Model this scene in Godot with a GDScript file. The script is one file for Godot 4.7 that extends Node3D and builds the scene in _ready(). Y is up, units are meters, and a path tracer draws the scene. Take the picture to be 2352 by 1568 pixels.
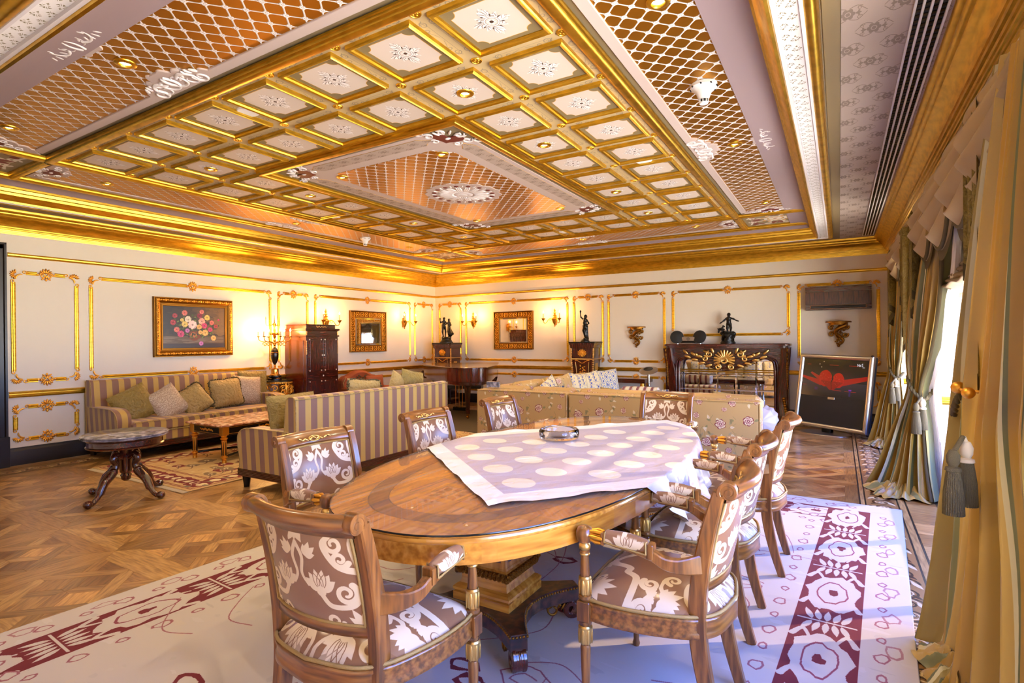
extends Node3D
# A gilded salon: x runs along the back wall, z towards the camera, y up; metres.
const RX := 8.925   # window wall
const RZ := 10.6    # wall behind the camera
const CY := 3.077   # painted ceiling
const SY := 2.95    # soffit round the tray
var M := {}
var rng := RandomNumberGenerator.new()

func _ready() -> void:
	rng.seed = 7
	view_and_light()
	make_textures()
	make_materials()
	build_shell()
	build_ceiling()
	build_walls()
	build_floor()
	build_dining()
	build_seating()
	build_wall_things()
	build_back_things()
	build_curtains()

func view_and_light() -> void:
	var cam := Camera3D.new()
	cam.name = "camera"
	cam.position = Vector3(8.249, 1.4, 10.1936)
	cam.rotation = Vector3(-0.00157, 0.54131, -0.00953)
	cam.fov = 64.183
	cam.near = 0.05
	cam.far = 200.0
	add_child(cam)
	cam.current = true
	var sm := ProceduralSkyMaterial.new()
	sm.sky_top_color = Color(0.24, 0.42, 0.85)
	sm.sky_horizon_color = Color(0.72, 0.82, 0.97)
	sm.ground_horizon_color = Color(0.8, 0.8, 0.8)
	sm.ground_bottom_color = Color(0.72, 0.7, 0.66)
	sm.sky_energy_multiplier = 5.0
	sm.ground_energy_multiplier = 7.0
	var sky := Sky.new()
	sky.sky_material = sm
	var env := Environment.new()
	env.background_mode = Environment.BG_SKY
	env.sky = sky
	env.ambient_light_source = Environment.AMBIENT_SOURCE_DISABLED
	env.tonemap_mode = Environment.TONE_MAPPER_LINEAR
	env.tonemap_exposure = 0.8
	env.sdfgi_enabled = true
	env.ssao_enabled = true
	env.ssil_enabled = true
	var we := WorldEnvironment.new()
	we.name = "world_environment"
	we.environment = env
	add_child(we)
	var sun := DirectionalLight3D.new()
	sun.name = "sun"
	sun.light_color = Color(1.0, 0.86, 0.66)
	sun.light_energy = 3.0
	sun.light_angular_distance = 0.6
	sun.shadow_enabled = true
	add_child(sun)
	sun.look_at_from_position(Vector3(20, 10, 0), Vector3(20, 10, 0) + Vector3(-0.70, -0.36, 0.55))

# ---------------------------------------------------------------- mesh builder
class MB:
	var v := PackedVector3Array()
	var n := PackedVector3Array()
	var t := PackedVector2Array()
	var i := PackedInt32Array()
	var X := Transform3D()
	func p(a: Vector3, nn: Vector3, uv := Vector2.ZERO) -> int:
		v.append(X * a)
		n.append((X.basis * nn).normalized())
		t.append(uv)
		return v.size() - 1
	func f3(a: int, b: int, c: int) -> void:
		i.append(a); i.append(b); i.append(c)
	func f4(a: int, b: int, c: int, d: int) -> void:
		i.append(a); i.append(b); i.append(c)
		i.append(a); i.append(c); i.append(d)
	func tri(a: Vector3, b: Vector3, c: Vector3, out := Vector3.ZERO) -> void:
		var nn := (b - a).cross(c - a).normalized()
		if out != Vector3.ZERO and nn.dot(out) < 0: nn = -nn
		f3(p(a, nn), p(b, nn), p(c, nn))
	func quad(a: Vector3, b: Vector3, c: Vector3, d: Vector3, out := Vector3.ZERO, us := 1.0, vs := 1.0) -> void:
		var nn := (b - a).cross(c - a).normalized()
		if out != Vector3.ZERO and nn.dot(out) < 0: nn = -nn
		f4(p(a, nn, Vector2(0, vs)), p(b, nn, Vector2(us, vs)), p(c, nn, Vector2(us, 0)), p(d, nn, Vector2(0, 0)))
	func box(c: Vector3, s: Vector3, bev := 0.004) -> void:
		var h := s * 0.5
		bev = minf(bev, minf(h.x, minf(h.y, h.z)) * 0.9)
		for ax in 3:
			for sg in [-1.0, 1.0]:
				var nn := Vector3.ZERO
				nn[ax] = sg
				var q := []
				for k in [[-1, -1], [1, -1], [1, 1], [-1, 1]]:
					var a := Vector3.ZERO
					a[ax] = sg * h[ax]
					a[(ax + 1) % 3] = k[0] * (h[(ax + 1) % 3] - bev)
					a[(ax + 2) % 3] = k[1] * (h[(ax + 2) % 3] - bev)
					q.append(p(c + a, nn, Vector2((k[0] + 1) * 0.5, (1 - k[1]) * 0.5)))
				f4(q[0], q[1], q[2], q[3])
		if bev < 0.0005: return
		for ax in 3:
			var b1 := (ax + 1) % 3
			var b2 := (ax + 2) % 3
			for s1 in [-1.0, 1.0]:
				for s2 in [-1.0, 1.0]:
					var n1 := Vector3.ZERO
					n1[b1] = s1
					var n2 := Vector3.ZERO
					n2[b2] = s2
					var q := []
					for k in [[-1, 0], [1, 0], [1, 1], [-1, 1]]:
						var a := Vector3.ZERO
						a[ax] = k[0] * (h[ax] - bev)
						a[b1] = s1 * (h[b1] - (bev if k[1] == 1 else 0.0))
						a[b2] = s2 * (h[b2] - (bev if k[1] == 0 else 0.0))
						q.append(p(c + a, n1 if k[1] == 0 else n2))
					f4(q[0], q[1], q[2], q[3])
		for sx in [-1.0, 1.0]:
			for sy in [-1.0, 1.0]:
				for sz in [-1.0, 1.0]:
					var s0 := Vector3(sx, sy, sz)
					tri(c + s0 * (h - Vector3(0, bev, bev)), c + s0 * (h - Vector3(bev, 0, bev)), c + s0 * (h - Vector3(bev, bev, 0)), s0)
	# surface over a grid of points: f(u, v) with u, v in 0..1
	func grid(nu: int, nv: int, f: Callable, flip := false, us := 1.0, vs := 1.0) -> void:
		var q := PackedVector3Array()
		q.resize((nu + 1) * (nv + 1))
		for b in nv + 1:
			for a in nu + 1:
				q[b * (nu + 1) + a] = f.call(float(a) / nu, float(b) / nv)
		var cu: bool = q[0].distance_to(q[nu]) < 1e-5 and q[(nv / 2) * (nu + 1)].distance_to(q[(nv / 2) * (nu + 1) + nu]) < 1e-5
		var cv: bool = q[0].distance_to(q[nv * (nu + 1)]) < 1e-5 and q[nu / 2].distance_to(q[nv * (nu + 1) + nu / 2]) < 1e-5
		var st := v.size()
		for b in nv + 1:
			for a in nu + 1:
				var a0 := a - 1 if a > 0 else (nu - 1 if cu else 0)
				var a1 := a + 1 if a < nu else (1 if cu else nu)
				var b0 := b - 1 if b > 0 else (nv - 1 if cv else 0)
				var b1 := b + 1 if b < nv else (1 if cv else nv)
				var du := q[b * (nu + 1) + a1] - q[b * (nu + 1) + a0]
				var dv := q[b1 * (nu + 1) + a] - q[b0 * (nu + 1) + a]
				if du.length_squared() < 1e-12:
					var bb := b + 1 if b < nv else b - 1
					du = q[bb * (nu + 1) + a1] - q[bb * (nu + 1) + a0]
				if dv.length_squared() < 1e-12:
					var aa := a + 1 if a < nu else a - 1
					dv = q[b1 * (nu + 1) + aa] - q[b0 * (nu + 1) + aa]
				var nn := du.cross(dv)
				p(q[b * (nu + 1) + a], -nn if flip else nn, Vector2(us * a / nu, vs * b / nv))
		for b in nv:
			for a in nu:
				var k := st + b * (nu + 1) + a
				f4(k, k + 1, k + nu + 2, k + nu + 1)
	# turned solid about y; prof: [r, y] from bottom to top; sharp where it bends by more than 35 degrees
	func lathe(prof: Array, seg := 20, c := Vector3.ZERO, us := 1.0) -> void:
		var m := prof.size()
		var sn := []
		for k in m - 1:
			var d := Vector2(prof[k + 1][0] - prof[k][0], prof[k + 1][1] - prof[k][1])
			sn.append(Vector2(d.y, -d.x).normalized())
		for k in m - 1:
			var na: Vector2 = sn[k]
			var nb: Vector2 = sn[k]
			if k > 0 and sn[k - 1].dot(sn[k]) > 0.8: na = (sn[k - 1] + sn[k]).normalized()
			if k < m - 2 and sn[k + 1].dot(sn[k]) > 0.8: nb = (sn[k + 1] + sn[k]).normalized()
			var st := v.size()
			for s in seg + 1:
				var an := TAU * s / seg
				var cs := cos(an)
				var si := sin(an)
				p(c + Vector3(cs * prof[k][0], prof[k][1], si * prof[k][0]), Vector3(cs * na.x, na.y, si * na.x), Vector2(us * s / seg, prof[k][1]))
				p(c + Vector3(cs * prof[k + 1][0], prof[k + 1][1], si * prof[k + 1][0]), Vector3(cs * nb.x, nb.y, si * nb.x), Vector2(us * s / seg, prof[k + 1][1]))
			for s in seg:
				f4(st + s * 2, st + s * 2 + 1, st + s * 2 + 3, st + s * 2 + 2)
	# round tube along points; rad a number or one per point
	func tube(pts: Array, rad, seg := 8, flat := 1.0) -> void:
		var m := pts.size()
		var u := Vector3.ZERO
		var st := v.size()
		for k in m:
			var a: Vector3 = pts[maxi(k - 1, 0)]
			var b: Vector3 = pts[mini(k + 1, m - 1)]
			var d := (b - a).normalized()
			if u == Vector3.ZERO:
				u = d.cross(Vector3.UP if absf(d.y) < 0.9 else Vector3.RIGHT).normalized()
			u = (u - d * u.dot(d)).normalized()
			var w := d.cross(u)
			var r: float = rad[k] if rad is Array else rad
			for s in seg + 1:
				var an := TAU * s / seg
				var q := u * cos(an) + w * sin(an) * flat
				p(pts[k] + q * r, u * cos(an) + w * sin(an) / flat, Vector2(float(s) / seg, float(k) / (m - 1)))
		for k in m - 1:
			for s in seg:
				var g := st + k * (seg + 1) + s
				f4(g, g + 1, g + seg + 2, g + seg + 1)
		for e in 2:
			var k := 0 if e == 0 else m - 1
			var d: Vector3 = (pts[0] - pts[1]).normalized() if e == 0 else (pts[m - 1] - pts[m - 2]).normalized()
			var c0 := p(pts[k] + d * (rad[k] if rad is Array else rad) * 0.4, d)
			for s in seg: f3(c0, st + k * (seg + 1) + s, st + k * (seg + 1) + s + 1)
	# profile (x = out, y = up) drawn from a to b; ends shift along the run by the dot of ma / mb with the profile point (mitres)
	func run(prof: Array, a: Vector3, b: Vector3, out: Vector3, up: Vector3, ma := Vector2.ZERO, mb := Vector2.ZERO, closed := false) -> void:
		var d := (b - a).normalized()
		var len := a.distance_to(b)
		var m := prof.size()
		var segs := m if closed else m - 1
		var sn := []
		var area := 0.0
		for k in m:
			var q0: Vector2 = prof[k]
			var q1: Vector2 = prof[(k + 1) % m]
			area += q0.cross(q1)
		for k in segs:
			var e: Vector2 = prof[(k + 1) % m] - prof[k]
			sn.append((Vector2(e.y, -e.x) * (signf(area) if closed else 1.0)).normalized())
		var w := 0.0
		for k in segs:
			var q0: Vector2 = prof[k]
			var q1: Vector2 = prof[(k + 1) % m]
			var na: Vector2 = sn[k]
			var nb: Vector2 = sn[k]
			var kp: int = k - 1 if k > 0 else (segs - 1 if closed else -1)
			var kn: int = k + 1 if k < segs - 1 else (0 if closed else -1)
			if kp >= 0 and sn[kp].dot(sn[k]) > 0.75: na = (sn[kp] + sn[k]).normalized()
			if kn >= 0 and sn[kn].dot(sn[k]) > 0.75: nb = (sn[kn] + sn[k]).normalized()
			var wl := q0.distance_to(q1)
			var r0 := out * q0.x + up * q0.y
			var r1 := out * q1.x + up * q1.y
			var n0 := out * na.x + up * na.y
			var n1 := out * nb.x + up * nb.y
			f4(p(a + r0 + d * ma.dot(q0), n0, Vector2(0, w)), p(b + r0 + d * mb.dot(q0), n0, Vector2(len, w)), p(b + r1 + d * mb.dot(q1), n1, Vector2(len, w + wl)), p(a + r1 + d * ma.dot(q1), n1, Vector2(0, w + wl)))
			w += wl
		if closed:
			var pk := PackedVector2Array(prof)
			var ix := Geometry2D.triangulate_polygon(pk)
			for e in 2:
				var nn := -d if e == 0 else d
				var o := a if e == 0 else b
				var mm := ma if e == 0 else mb
				var id := []
				for q in prof: id.append(p(o + out * q.x + up * q.y + d * mm.dot(q), nn))
				for k in range(0, ix.size(), 3): f3(id[ix[k]], id[ix[k + 1]], id[ix[k + 2]])
	# flat polygon (in x, z) raised from y0 to y1, its top edge chamfered by bev
	func slab(poly: PackedVector2Array, y0: float, y1: float, bev := 0.0, uvs := 1.0, under := true) -> void:
		var m := poly.size()
		var area := 0.0
		for k in m: area += poly[k].cross(poly[(k + 1) % m])
		var sg := signf(area)
		var ins := PackedVector2Array()
		for k in m:
			var e0 := (poly[k] - poly[(k + m - 1) % m]).normalized()
			var e1 := (poly[(k + 1) % m] - poly[k]).normalized()
			var n0 := Vector2(-e0.y, e0.x) * sg
			var n1 := Vector2(-e1.y, e1.x) * sg
			var b := (n0 + n1)
			ins.append(poly[k] + b / maxf(0.4, 1.0 + n0.dot(n1)) * bev)
		var ix := Geometry2D.triangulate_polygon(poly)
		if ix.is_empty(): return
		var up := Vector3.UP if y1 > y0 else Vector3.DOWN
		var id := []
		for q in ins: id.append(p(Vector3(q.x, y1, q.y), up, q * uvs))
		for k in range(0, ix.size(), 3): f3(id[ix[k]], id[ix[k + 1]], id[ix[k + 2]])
		if under:
			id = []
			for q in poly: id.append(p(Vector3(q.x, y0, q.y), -up, q * uvs))
			for k in range(0, ix.size(), 3): f3(id[ix[k]], id[ix[k + 1]], id[ix[k + 2]])
		var ys := y1 - (y1 - y0) * minf(1.0, bev / maxf(1e-6, absf(y1 - y0)))
		for k in m:
			var q0 := poly[k]
			var q1 := poly[(k + 1) % m]
			var e := (q1 - q0).normalized()
			var nn := Vector3(e.y, 0, -e.x) * sg
			f4(p(Vector3(q0.x, y0, q0.y), nn, q0 * uvs), p(Vector3(q1.x, y0, q1.y), nn, q1 * uvs), p(Vector3(q1.x, ys, q1.y), nn, q1 * uvs), p(Vector3(q0.x, ys, q0.y), nn, q0 * uvs))
			if bev > 0:
				var i0 := ins[k]
				var i1 := ins[(k + 1) % m]
				var nb := (nn + up).normalized()
				f4(p(Vector3(q0.x, ys, q0.y), nb, q0 * uvs), p(Vector3(q1.x, ys, q1.y), nb, q1 * uvs), p(Vector3(i1.x, y1, i1.y), nb, i1 * uvs), p(Vector3(i0.x, y1, i0.y), nb, i0 * uvs))
	func ell(c: Vector3, r: Vector3, seg := 12, rings := 7, b := Basis()) -> void:
		var st := v.size()
		for k in rings + 1:
			var la := PI * k / rings - PI / 2
			for s in seg + 1:
				var an := TAU * s / seg
				var q := Vector3(cos(la) * cos(an), sin(la), cos(la) * sin(an))
				p(c + b * (q * r), b * (q / r), Vector2(float(s) / seg, float(k) / rings))
		for k in rings:
			for s in seg:
				var g := st + k * (seg + 1) + s
				f4(g, g + 1, g + seg + 2, g + seg + 1)
	func mesh() -> ArrayMesh:
		var c := i.size()
		for k in range(0, c, 3):
			var a := v[i[k]]
			if (v[i[k + 1]] - a).cross(v[i[k + 2]] - a).dot(n[i[k]] + n[i[k + 1]] + n[i[k + 2]]) > 0:
				var s := i[k + 1]
				i[k + 1] = i[k + 2]
				i[k + 2] = s
		var ar := []
		ar.resize(Mesh.ARRAY_MAX)
		ar[Mesh.ARRAY_VERTEX] = v
		ar[Mesh.ARRAY_NORMAL] = n
		ar[Mesh.ARRAY_TEX_UV] = t
		ar[Mesh.ARRAY_INDEX] = i
		var m := ArrayMesh.new()
		m.add_surface_from_arrays(Mesh.PRIMITIVE_TRIANGLES, ar)
		return m

# ---------------------------------------------------------------- nodes
func part(called: String, shape, mat: Material, parent: Node = null, at := Vector3.ZERO, rot := Vector3.ZERO) -> MeshInstance3D:
	var o := MeshInstance3D.new()
	o.name = called
	o.mesh = shape.mesh() if shape is MB else shape
	o.material_override = mat
	o.position = at
	o.rotation = rot
	(parent if parent else self).add_child(o, true)
	return o
func tag(o: Node, label: String, category: String, group := "") -> Node:
	o.set_meta("label", label)
	o.set_meta("category", category)
	if group: o.set_meta("group", group)
	return o
func thing(called: String, label: String, category: String, at := Vector3.ZERO, turn := 0.0, group := "") -> Node3D:
	var o := Node3D.new()
	o.name = called
	o.position = at
	o.rotation.y = turn
	add_child(o, true)
	tag(o, label, category, group)
	return o
func struct(called: String, shape = null, mat: Material = null, label := "") -> Node3D:
	var o: Node3D
	if shape == null:
		o = Node3D.new()
		o.name = called
		add_child(o, true)
	else:
		o = part(called, shape, mat)
	o.set_meta("kind", "structure")
	if label: o.set_meta("label", label)
	return o
func again(o: Node3D, at: Vector3, turn: float, label: String) -> Node3D:
	var c: Node3D = o.duplicate()
	add_child(c, true)
	c.position = at
	c.rotation.y = turn
	c.set_meta("label", label)
	return c
func frame_at(o: Vector3, ex: Vector3, ey: Vector3) -> Transform3D:
	return Transform3D(Basis(ex, ey, ex.cross(ey)), o)
func curve(pts: Array, per := 6) -> Array:
	var r := []
	var m := pts.size()
	for k in m - 1:
		var p0 = pts[maxi(k - 1, 0)]
		var p3 = pts[mini(k + 2, m - 1)]
		for s in per: r.append(pts[k].cubic_interpolate(pts[k + 1], p0, p3, float(s) / per))
	r.append(pts[m - 1])
	return r
func ring(rx: float, ry: float, m := 32, pw := 2.0, c := Vector2.ZERO, rot := 0.0) -> PackedVector2Array:
	var r := PackedVector2Array()
	for k in m:
		var a := TAU * k / m
		var q := Vector2(signf(cos(a)) * pow(absf(cos(a)), 2.0 / pw) * rx, signf(sin(a)) * pow(absf(sin(a)), 2.0 / pw) * ry)
		r.append(c + q.rotated(rot))
	return r

# ---------------------------------------------------------------- textures
var T := {}
func sheet(w: int, h: int, c: Color) -> Image:
	var im := Image.create_empty(w, h, false, Image.FORMAT_RGBA8)
	im.fill(c)
	return im
func keep(called: String, im: Image) -> void:
	T[called] = ImageTexture.create_from_image(im)
func fillp(im: Image, pts, c: Color) -> void:
	var m: int = pts.size()
	var lo := 1e9
	var hi := -1e9
	for q in pts:
		lo = minf(lo, q.y)
		hi = maxf(hi, q.y)
	for y in range(maxi(0, floori(lo)), mini(im.get_height() - 1, ceili(hi)) + 1):
		var xs := []
		var yc := y + 0.5
		for k in m:
			var a: Vector2 = pts[k]
			var b: Vector2 = pts[(k + 1) % m]
			if (a.y <= yc) != (b.y <= yc): xs.append(a.x + (yc - a.y) * (b.x - a.x) / (b.y - a.y))
		xs.sort()
		for k in range(0, xs.size() - 1, 2):
			var x0 := roundi(xs[k])
			var x1 := roundi(xs[k + 1])
			if x1 > x0: im.fill_rect(Rect2i(x0, y, x1 - x0, 1), c)
func disc(im: Image, c: Vector2, r: float, col: Color, sy := 1.0) -> void:
	for y in range(maxi(0, floori(c.y - r * sy)), mini(im.get_height() - 1, ceili(c.y + r * sy)) + 1):
		var dy := (y + 0.5 - c.y) / sy
		if absf(dy) < r:
			var w := sqrt(r * r - dy * dy)
			im.fill_rect(Rect2i(roundi(c.x - w), y, maxi(1, roundi(2 * w)), 1), col)
func stroke(im: Image, pts: Array, w0: float, w1: float, c: Color) -> void:
	var m := pts.size()
	for k in m - 1:
		var a: Vector2 = pts[k]
		var b: Vector2 = pts[k + 1]
		var ra := lerpf(w0, w1, float(k) / (m - 1)) * 0.5
		var rb := lerpf(w0, w1, float(k + 1) / (m - 1)) * 0.5
		var d := (b - a).normalized().orthogonal()
		fillp(im, [a + d * ra, b + d * rb, b - d * rb, a - d * ra], c)
		if ra > 1.0: disc(im, a, ra, c)
	if w1 > 2.0: disc(im, pts[m - 1], w1 * 0.5, c)
func leafp(a: Vector2, b: Vector2, w: float, bend := 0.0) -> Array:
	var r := []
	var d := b - a
	var o := d.orthogonal().normalized()
	for k in 9:
		var s := k / 8.0
		r.append(a + d * s + o * (sin(PI * pow(s, 0.8)) * w + sin(PI * s) * bend))
	for k in range(7, 0, -1):
		var s := k / 8.0
		r.append(a + d * s + o * (-sin(PI * pow(s, 0.8)) * w + sin(PI * s) * bend))
	return r
func spiral(c: Vector2, r: float, a0: float, turns: float, end := 0.25) -> Array:
	var p := []
	var m := int(absf(turns) * 18) + 4
	for k in m + 1:
		var s := float(k) / m
		p.append(c + Vector2.from_angle(a0 + TAU * turns * s) * r * lerpf(1.0, end, s))
	return p
func fanp(im: Image, c: Vector2, r: float, ang: float, spread: float, m: int, w: float, col: Color) -> void:
	for k in m:
		var s := (float(k) / (m - 1) - 0.5) if m > 1 else 0.0
		var a := ang + s * spread
		fillp(im, leafp(c, c + Vector2.from_angle(a) * r * (1.0 - 0.35 * absf(s) * 2.0), w), col)
func blob(c: Vector2, rx: float, ry: float, m: int, jag: float, seedv: int) -> Array:
	var g := RandomNumberGenerator.new()
	g.seed = seedv
	var r := []
	for k in m:
		var a := TAU * k / m
		var q := 1.0 + g.randf_range(-jag, jag)
		r.append(c + Vector2(cos(a) * rx, sin(a) * ry) * q)
	return r
func flower(im: Image, c: Vector2, r: float, m: int, col: Color, dark: Color, mid: Color, a0 := 0.0) -> void:
	for k in m:
		var a := a0 + TAU * k / m
		var d := Vector2.from_angle(a)
		disc(im, c + d * r * 0.6, r * 0.44, dark)
	for k in m:
		var a := a0 + TAU * k / m
		disc(im, c + Vector2.from_angle(a) * r * 0.58, r * 0.34, col)
	disc(im, c, r * 0.3, dark)
	disc(im, c, r * 0.2, mid)
func mirror_x(im: Image) -> void:
	var h := im.duplicate() as Image
	h.flip_x()
	var w := im.get_width() / 2
	im.blit_rect(h, Rect2i(w, 0, w, im.get_height()), Vector2i(w, 0))
func mirror_y(im: Image) -> void:
	var h := im.duplicate() as Image
	h.flip_y()
	var w := im.get_height() / 2
	im.blit_rect(h, Rect2i(0, w, im.get_width(), w), Vector2i(0, w))
func half(im: Image) -> Image:
	im.resize(im.get_width() / 2, im.get_height() / 2, Image.INTERPOLATE_BILINEAR)
	return im
func noise(called: String, freq: float, oct: int, cols: Array, offs: Array, size := 512, kind := FastNoiseLite.TYPE_SIMPLEX_SMOOTH, warp := 0.0) -> void:
	var f := FastNoiseLite.new()
	f.seed = called.hash() % 1000
	f.noise_type = kind
	f.frequency = freq
	f.fractal_octaves = oct
	if warp > 0:
		f.domain_warp_enabled = true
		f.domain_warp_amplitude = warp
		f.domain_warp_frequency = freq * 0.6
	var g := Gradient.new()
	g.colors = PackedColorArray(cols)
	g.offsets = PackedFloat32Array(offs)
	var t := NoiseTexture2D.new()
	t.width = size
	t.height = size
	t.seamless = true
	t.noise = f
	t.color_ramp = g
	T[called] = t
func pair(called: String, im: Image, gold: Color) -> void:
	# where the picture is gold leaf, metal; elsewhere paint
	keep(called, im)
	var w := im.get_width()
	var h := im.get_height()
	var mt := Image.create_empty(w, h, false, Image.FORMAT_RGB8)
	for y in h:
		for x in w:
			var c := im.get_pixel(x, y)
			var d := absf(c.r - gold.r) + absf(c.g - gold.g) + absf(c.b - gold.b)
			var k := clampf(1.0 - d * 4.0, 0, 1)
			mt.set_pixel(x, y, Color(lerpf(0.75, 0.34, k), k, 0))
	keep(called + "_metal", mt)

func make_textures() -> void:
	# wood grains (stretched by the materials), stones, leather-like mottles
	noise("oak", 0.018, 4, [Color(0.5, 0.37, 0.21), Color(0.64, 0.5, 0.31), Color(0.72, 0.59, 0.39)], [0.15, 0.5, 0.9])
	noise("honey", 0.014, 4, [Color(0.33, 0.19, 0.07), Color(0.47, 0.28, 0.1), Color(0.56, 0.36, 0.15)], [0.2, 0.5, 0.85])
	noise("yew", 0.012, 3, [Color(0.6, 0.37, 0.1), Color(0.72, 0.47, 0.15), Color(0.8, 0.56, 0.22)], [0.2, 0.55, 0.9])
	noise("mahogany", 0.016, 4, [Color(0.13, 0.035, 0.018), Color(0.25, 0.075, 0.035), Color(0.36, 0.12, 0.055)], [0.2, 0.5, 0.9])
	noise("walnut", 0.016, 4, [Color(0.14, 0.065, 0.035), Color(0.27, 0.135, 0.075), Color(0.35, 0.19, 0.11)], [0.2, 0.5, 0.9])
	noise("burl", 0.012, 4, [Color(0.08, 0.03, 0.02), Color(0.2, 0.085, 0.045), Color(0.3, 0.15, 0.08)], [0.25, 0.5, 0.8], 512, FastNoiseLite.TYPE_SIMPLEX_SMOOTH, 40.0)
	noise("rosy_marble", 0.01, 5, [Color(0.62, 0.4, 0.29), Color(0.8, 0.6, 0.46), Color(0.9, 0.78, 0.66)], [0.3, 0.5, 0.75], 512, FastNoiseLite.TYPE_SIMPLEX_SMOOTH, 30.0)
	noise("grey_marble", 0.01, 5, [Color(0.3, 0.29, 0.31), Color(0.44, 0.42, 0.44), Color(0.58, 0.55, 0.56)], [0.3, 0.5, 0.75], 512, FastNoiseLite.TYPE_SIMPLEX_SMOOTH, 30.0)
	noise("leaf_tone", 0.02, 3, [Color(0.88, 0.87, 0.85), Color(0.95, 0.95, 0.94), Color(1, 1, 1)], [0.25, 0.5, 0.8])
	noise("pile", 0.12, 3, [Color(0.25, 0.25, 0.25), Color(0.8, 0.8, 0.8)], [0.2, 0.8])
	noise("crease", 0.012, 3, [Color(0, 0, 0), Color(1, 1, 1)], [0.3, 0.7], 512, FastNoiseLite.TYPE_SIMPLEX_SMOOTH, 60.0)
	noise("brocade", 0.02, 3, [Color(0.58, 0.5, 0.42), Color(0.6, 0.52, 0.44), Color(0.72, 0.66, 0.58)], [0.3, 0.5, 0.54], 512, FastNoiseLite.TYPE_SIMPLEX_SMOOTH, 50.0)
	noise("gilt_relief", 0.03, 3, [Color(0, 0, 0), Color(1, 1, 1)], [0.3, 0.7], 512, FastNoiseLite.TYPE_SIMPLEX_SMOOTH, 25.0)
	t_damask()
	t_stripes()
	t_floral()
	t_ceiling()
	t_rugs()
	t_pictures()
	t_cloth()

func t_damask() -> void:
	var W := 800
	var Hh := 1120
	var bg := Color(0.49, 0.335, 0.225)
	var fg := Color(0.82, 0.735, 0.6)
	var im := sheet(W, Hh, bg)
	var cx := W * 0.5
	# ogee arch in the left half, mirrored later
	stroke(im, curve([Vector2(cx, 150), Vector2(cx - 130, 165), Vector2(cx - 190, 240), Vector2(cx - 260, 250), Vector2(cx - 330, 360), Vector2(cx - 395, 420)], 8), 46, 52, fg)
	# palmette on the axis
	for k in 5:
		var a := -PI / 2 - k * 0.42
		fillp(im, leafp(Vector2(cx, 440), Vector2(cx, 440) + Vector2.from_angle(a) * (190 - k * 26), 30), fg)
	stroke(im, spiral(Vector2(cx - 120, 400), 46, 0.3, 1.1), 34, 22, fg)
	disc(im, Vector2(cx, 460), 40, fg)
	# stem with big scrolls
	stroke(im, curve([Vector2(cx, 460), Vector2(cx - 20, 560), Vector2(cx, 700), Vector2(cx, 860)], 8), 40, 36, fg)
	stroke(im, curve([Vector2(cx, 720), Vector2(cx - 120, 680), Vector2(cx - 190, 560), Vector2(cx - 150, 500)], 8), 44, 34, fg)
	stroke(im, spiral(Vector2(cx - 120, 545), 62, -1.6, -1.3), 36, 18, fg)
	stroke(im, spiral(Vector2(cx - 95, 640), 52, 0.4, 1.3), 34, 18, fg)
	stroke(im, spiral(Vector2(cx - 90, 860), 70, -0.9, 1.4), 40, 18, fg)
	# lotus at the side
	for k in 6:
		var a := -PI / 2 - 0.95 + k * 0.38
		fillp(im, leafp(Vector2(cx - 250, 860), Vector2(cx - 250, 860) + Vector2.from_angle(a) * (150 - absf(k - 2.5) * 8), 34), fg if k % 2 == 0 else fg)
	for k in 3: stroke(im, leafp(Vector2(cx - 250, 850), Vector2(cx - 250 + (k - 1) * 44, 740), 22), 5, 5, bg)
	disc(im, Vector2(cx - 250, 860), 34, fg)
	stroke(im, curve([Vector2(cx - 250, 880), Vector2(cx - 190, 950), Vector2(cx - 60, 940), Vector2(cx, 860)], 8), 34, 34, fg)
	# eight-petalled flower on the edge
	for k in 8: fillp(im, leafp(Vector2(0, 470), Vector2(0, 470) + Vector2.from_angle(TAU * k / 8 + 0.2) * 105, 26), fg)
	disc(im, Vector2(0, 470), 16, bg)
	stroke(im, curve([Vector2(0, 560), Vector2(40, 650), Vector2(20, 760), Vector2(60, 830)], 8), 30, 20, fg)
	fanp(im, Vector2(70, 640), 120, -0.9, 1.4, 4, 22, fg)
	# top scrolls and foot palmette
	stroke(im, spiral(Vector2(cx - 95, 60), 60, 2.2, -1.4), 40, 18, fg)
	fanp(im, Vector2(cx - 10, 60), 90, -PI / 2 - 0.6, 1.2, 4, 20, fg)
	fanp(im, Vector2(cx, 1090), 150, -PI / 2 - 0.5, 1.6, 5, 24, fg)
	stroke(im, spiral(Vector2(cx - 190, 1050), 55, 0.2, 1.2), 34, 16, fg)
	stroke(im, curve([Vector2(cx - 190, 1100), Vector2(cx - 90, 1110), Vector2(cx, 1040)], 6), 30, 26, fg)
	mirror_x(im)
	keep("damask", half(im))
	var ro := T.damask.get_image().duplicate() as Image
	ro.convert(Image.FORMAT_L8)
	keep("damask_mask", ro)

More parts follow.
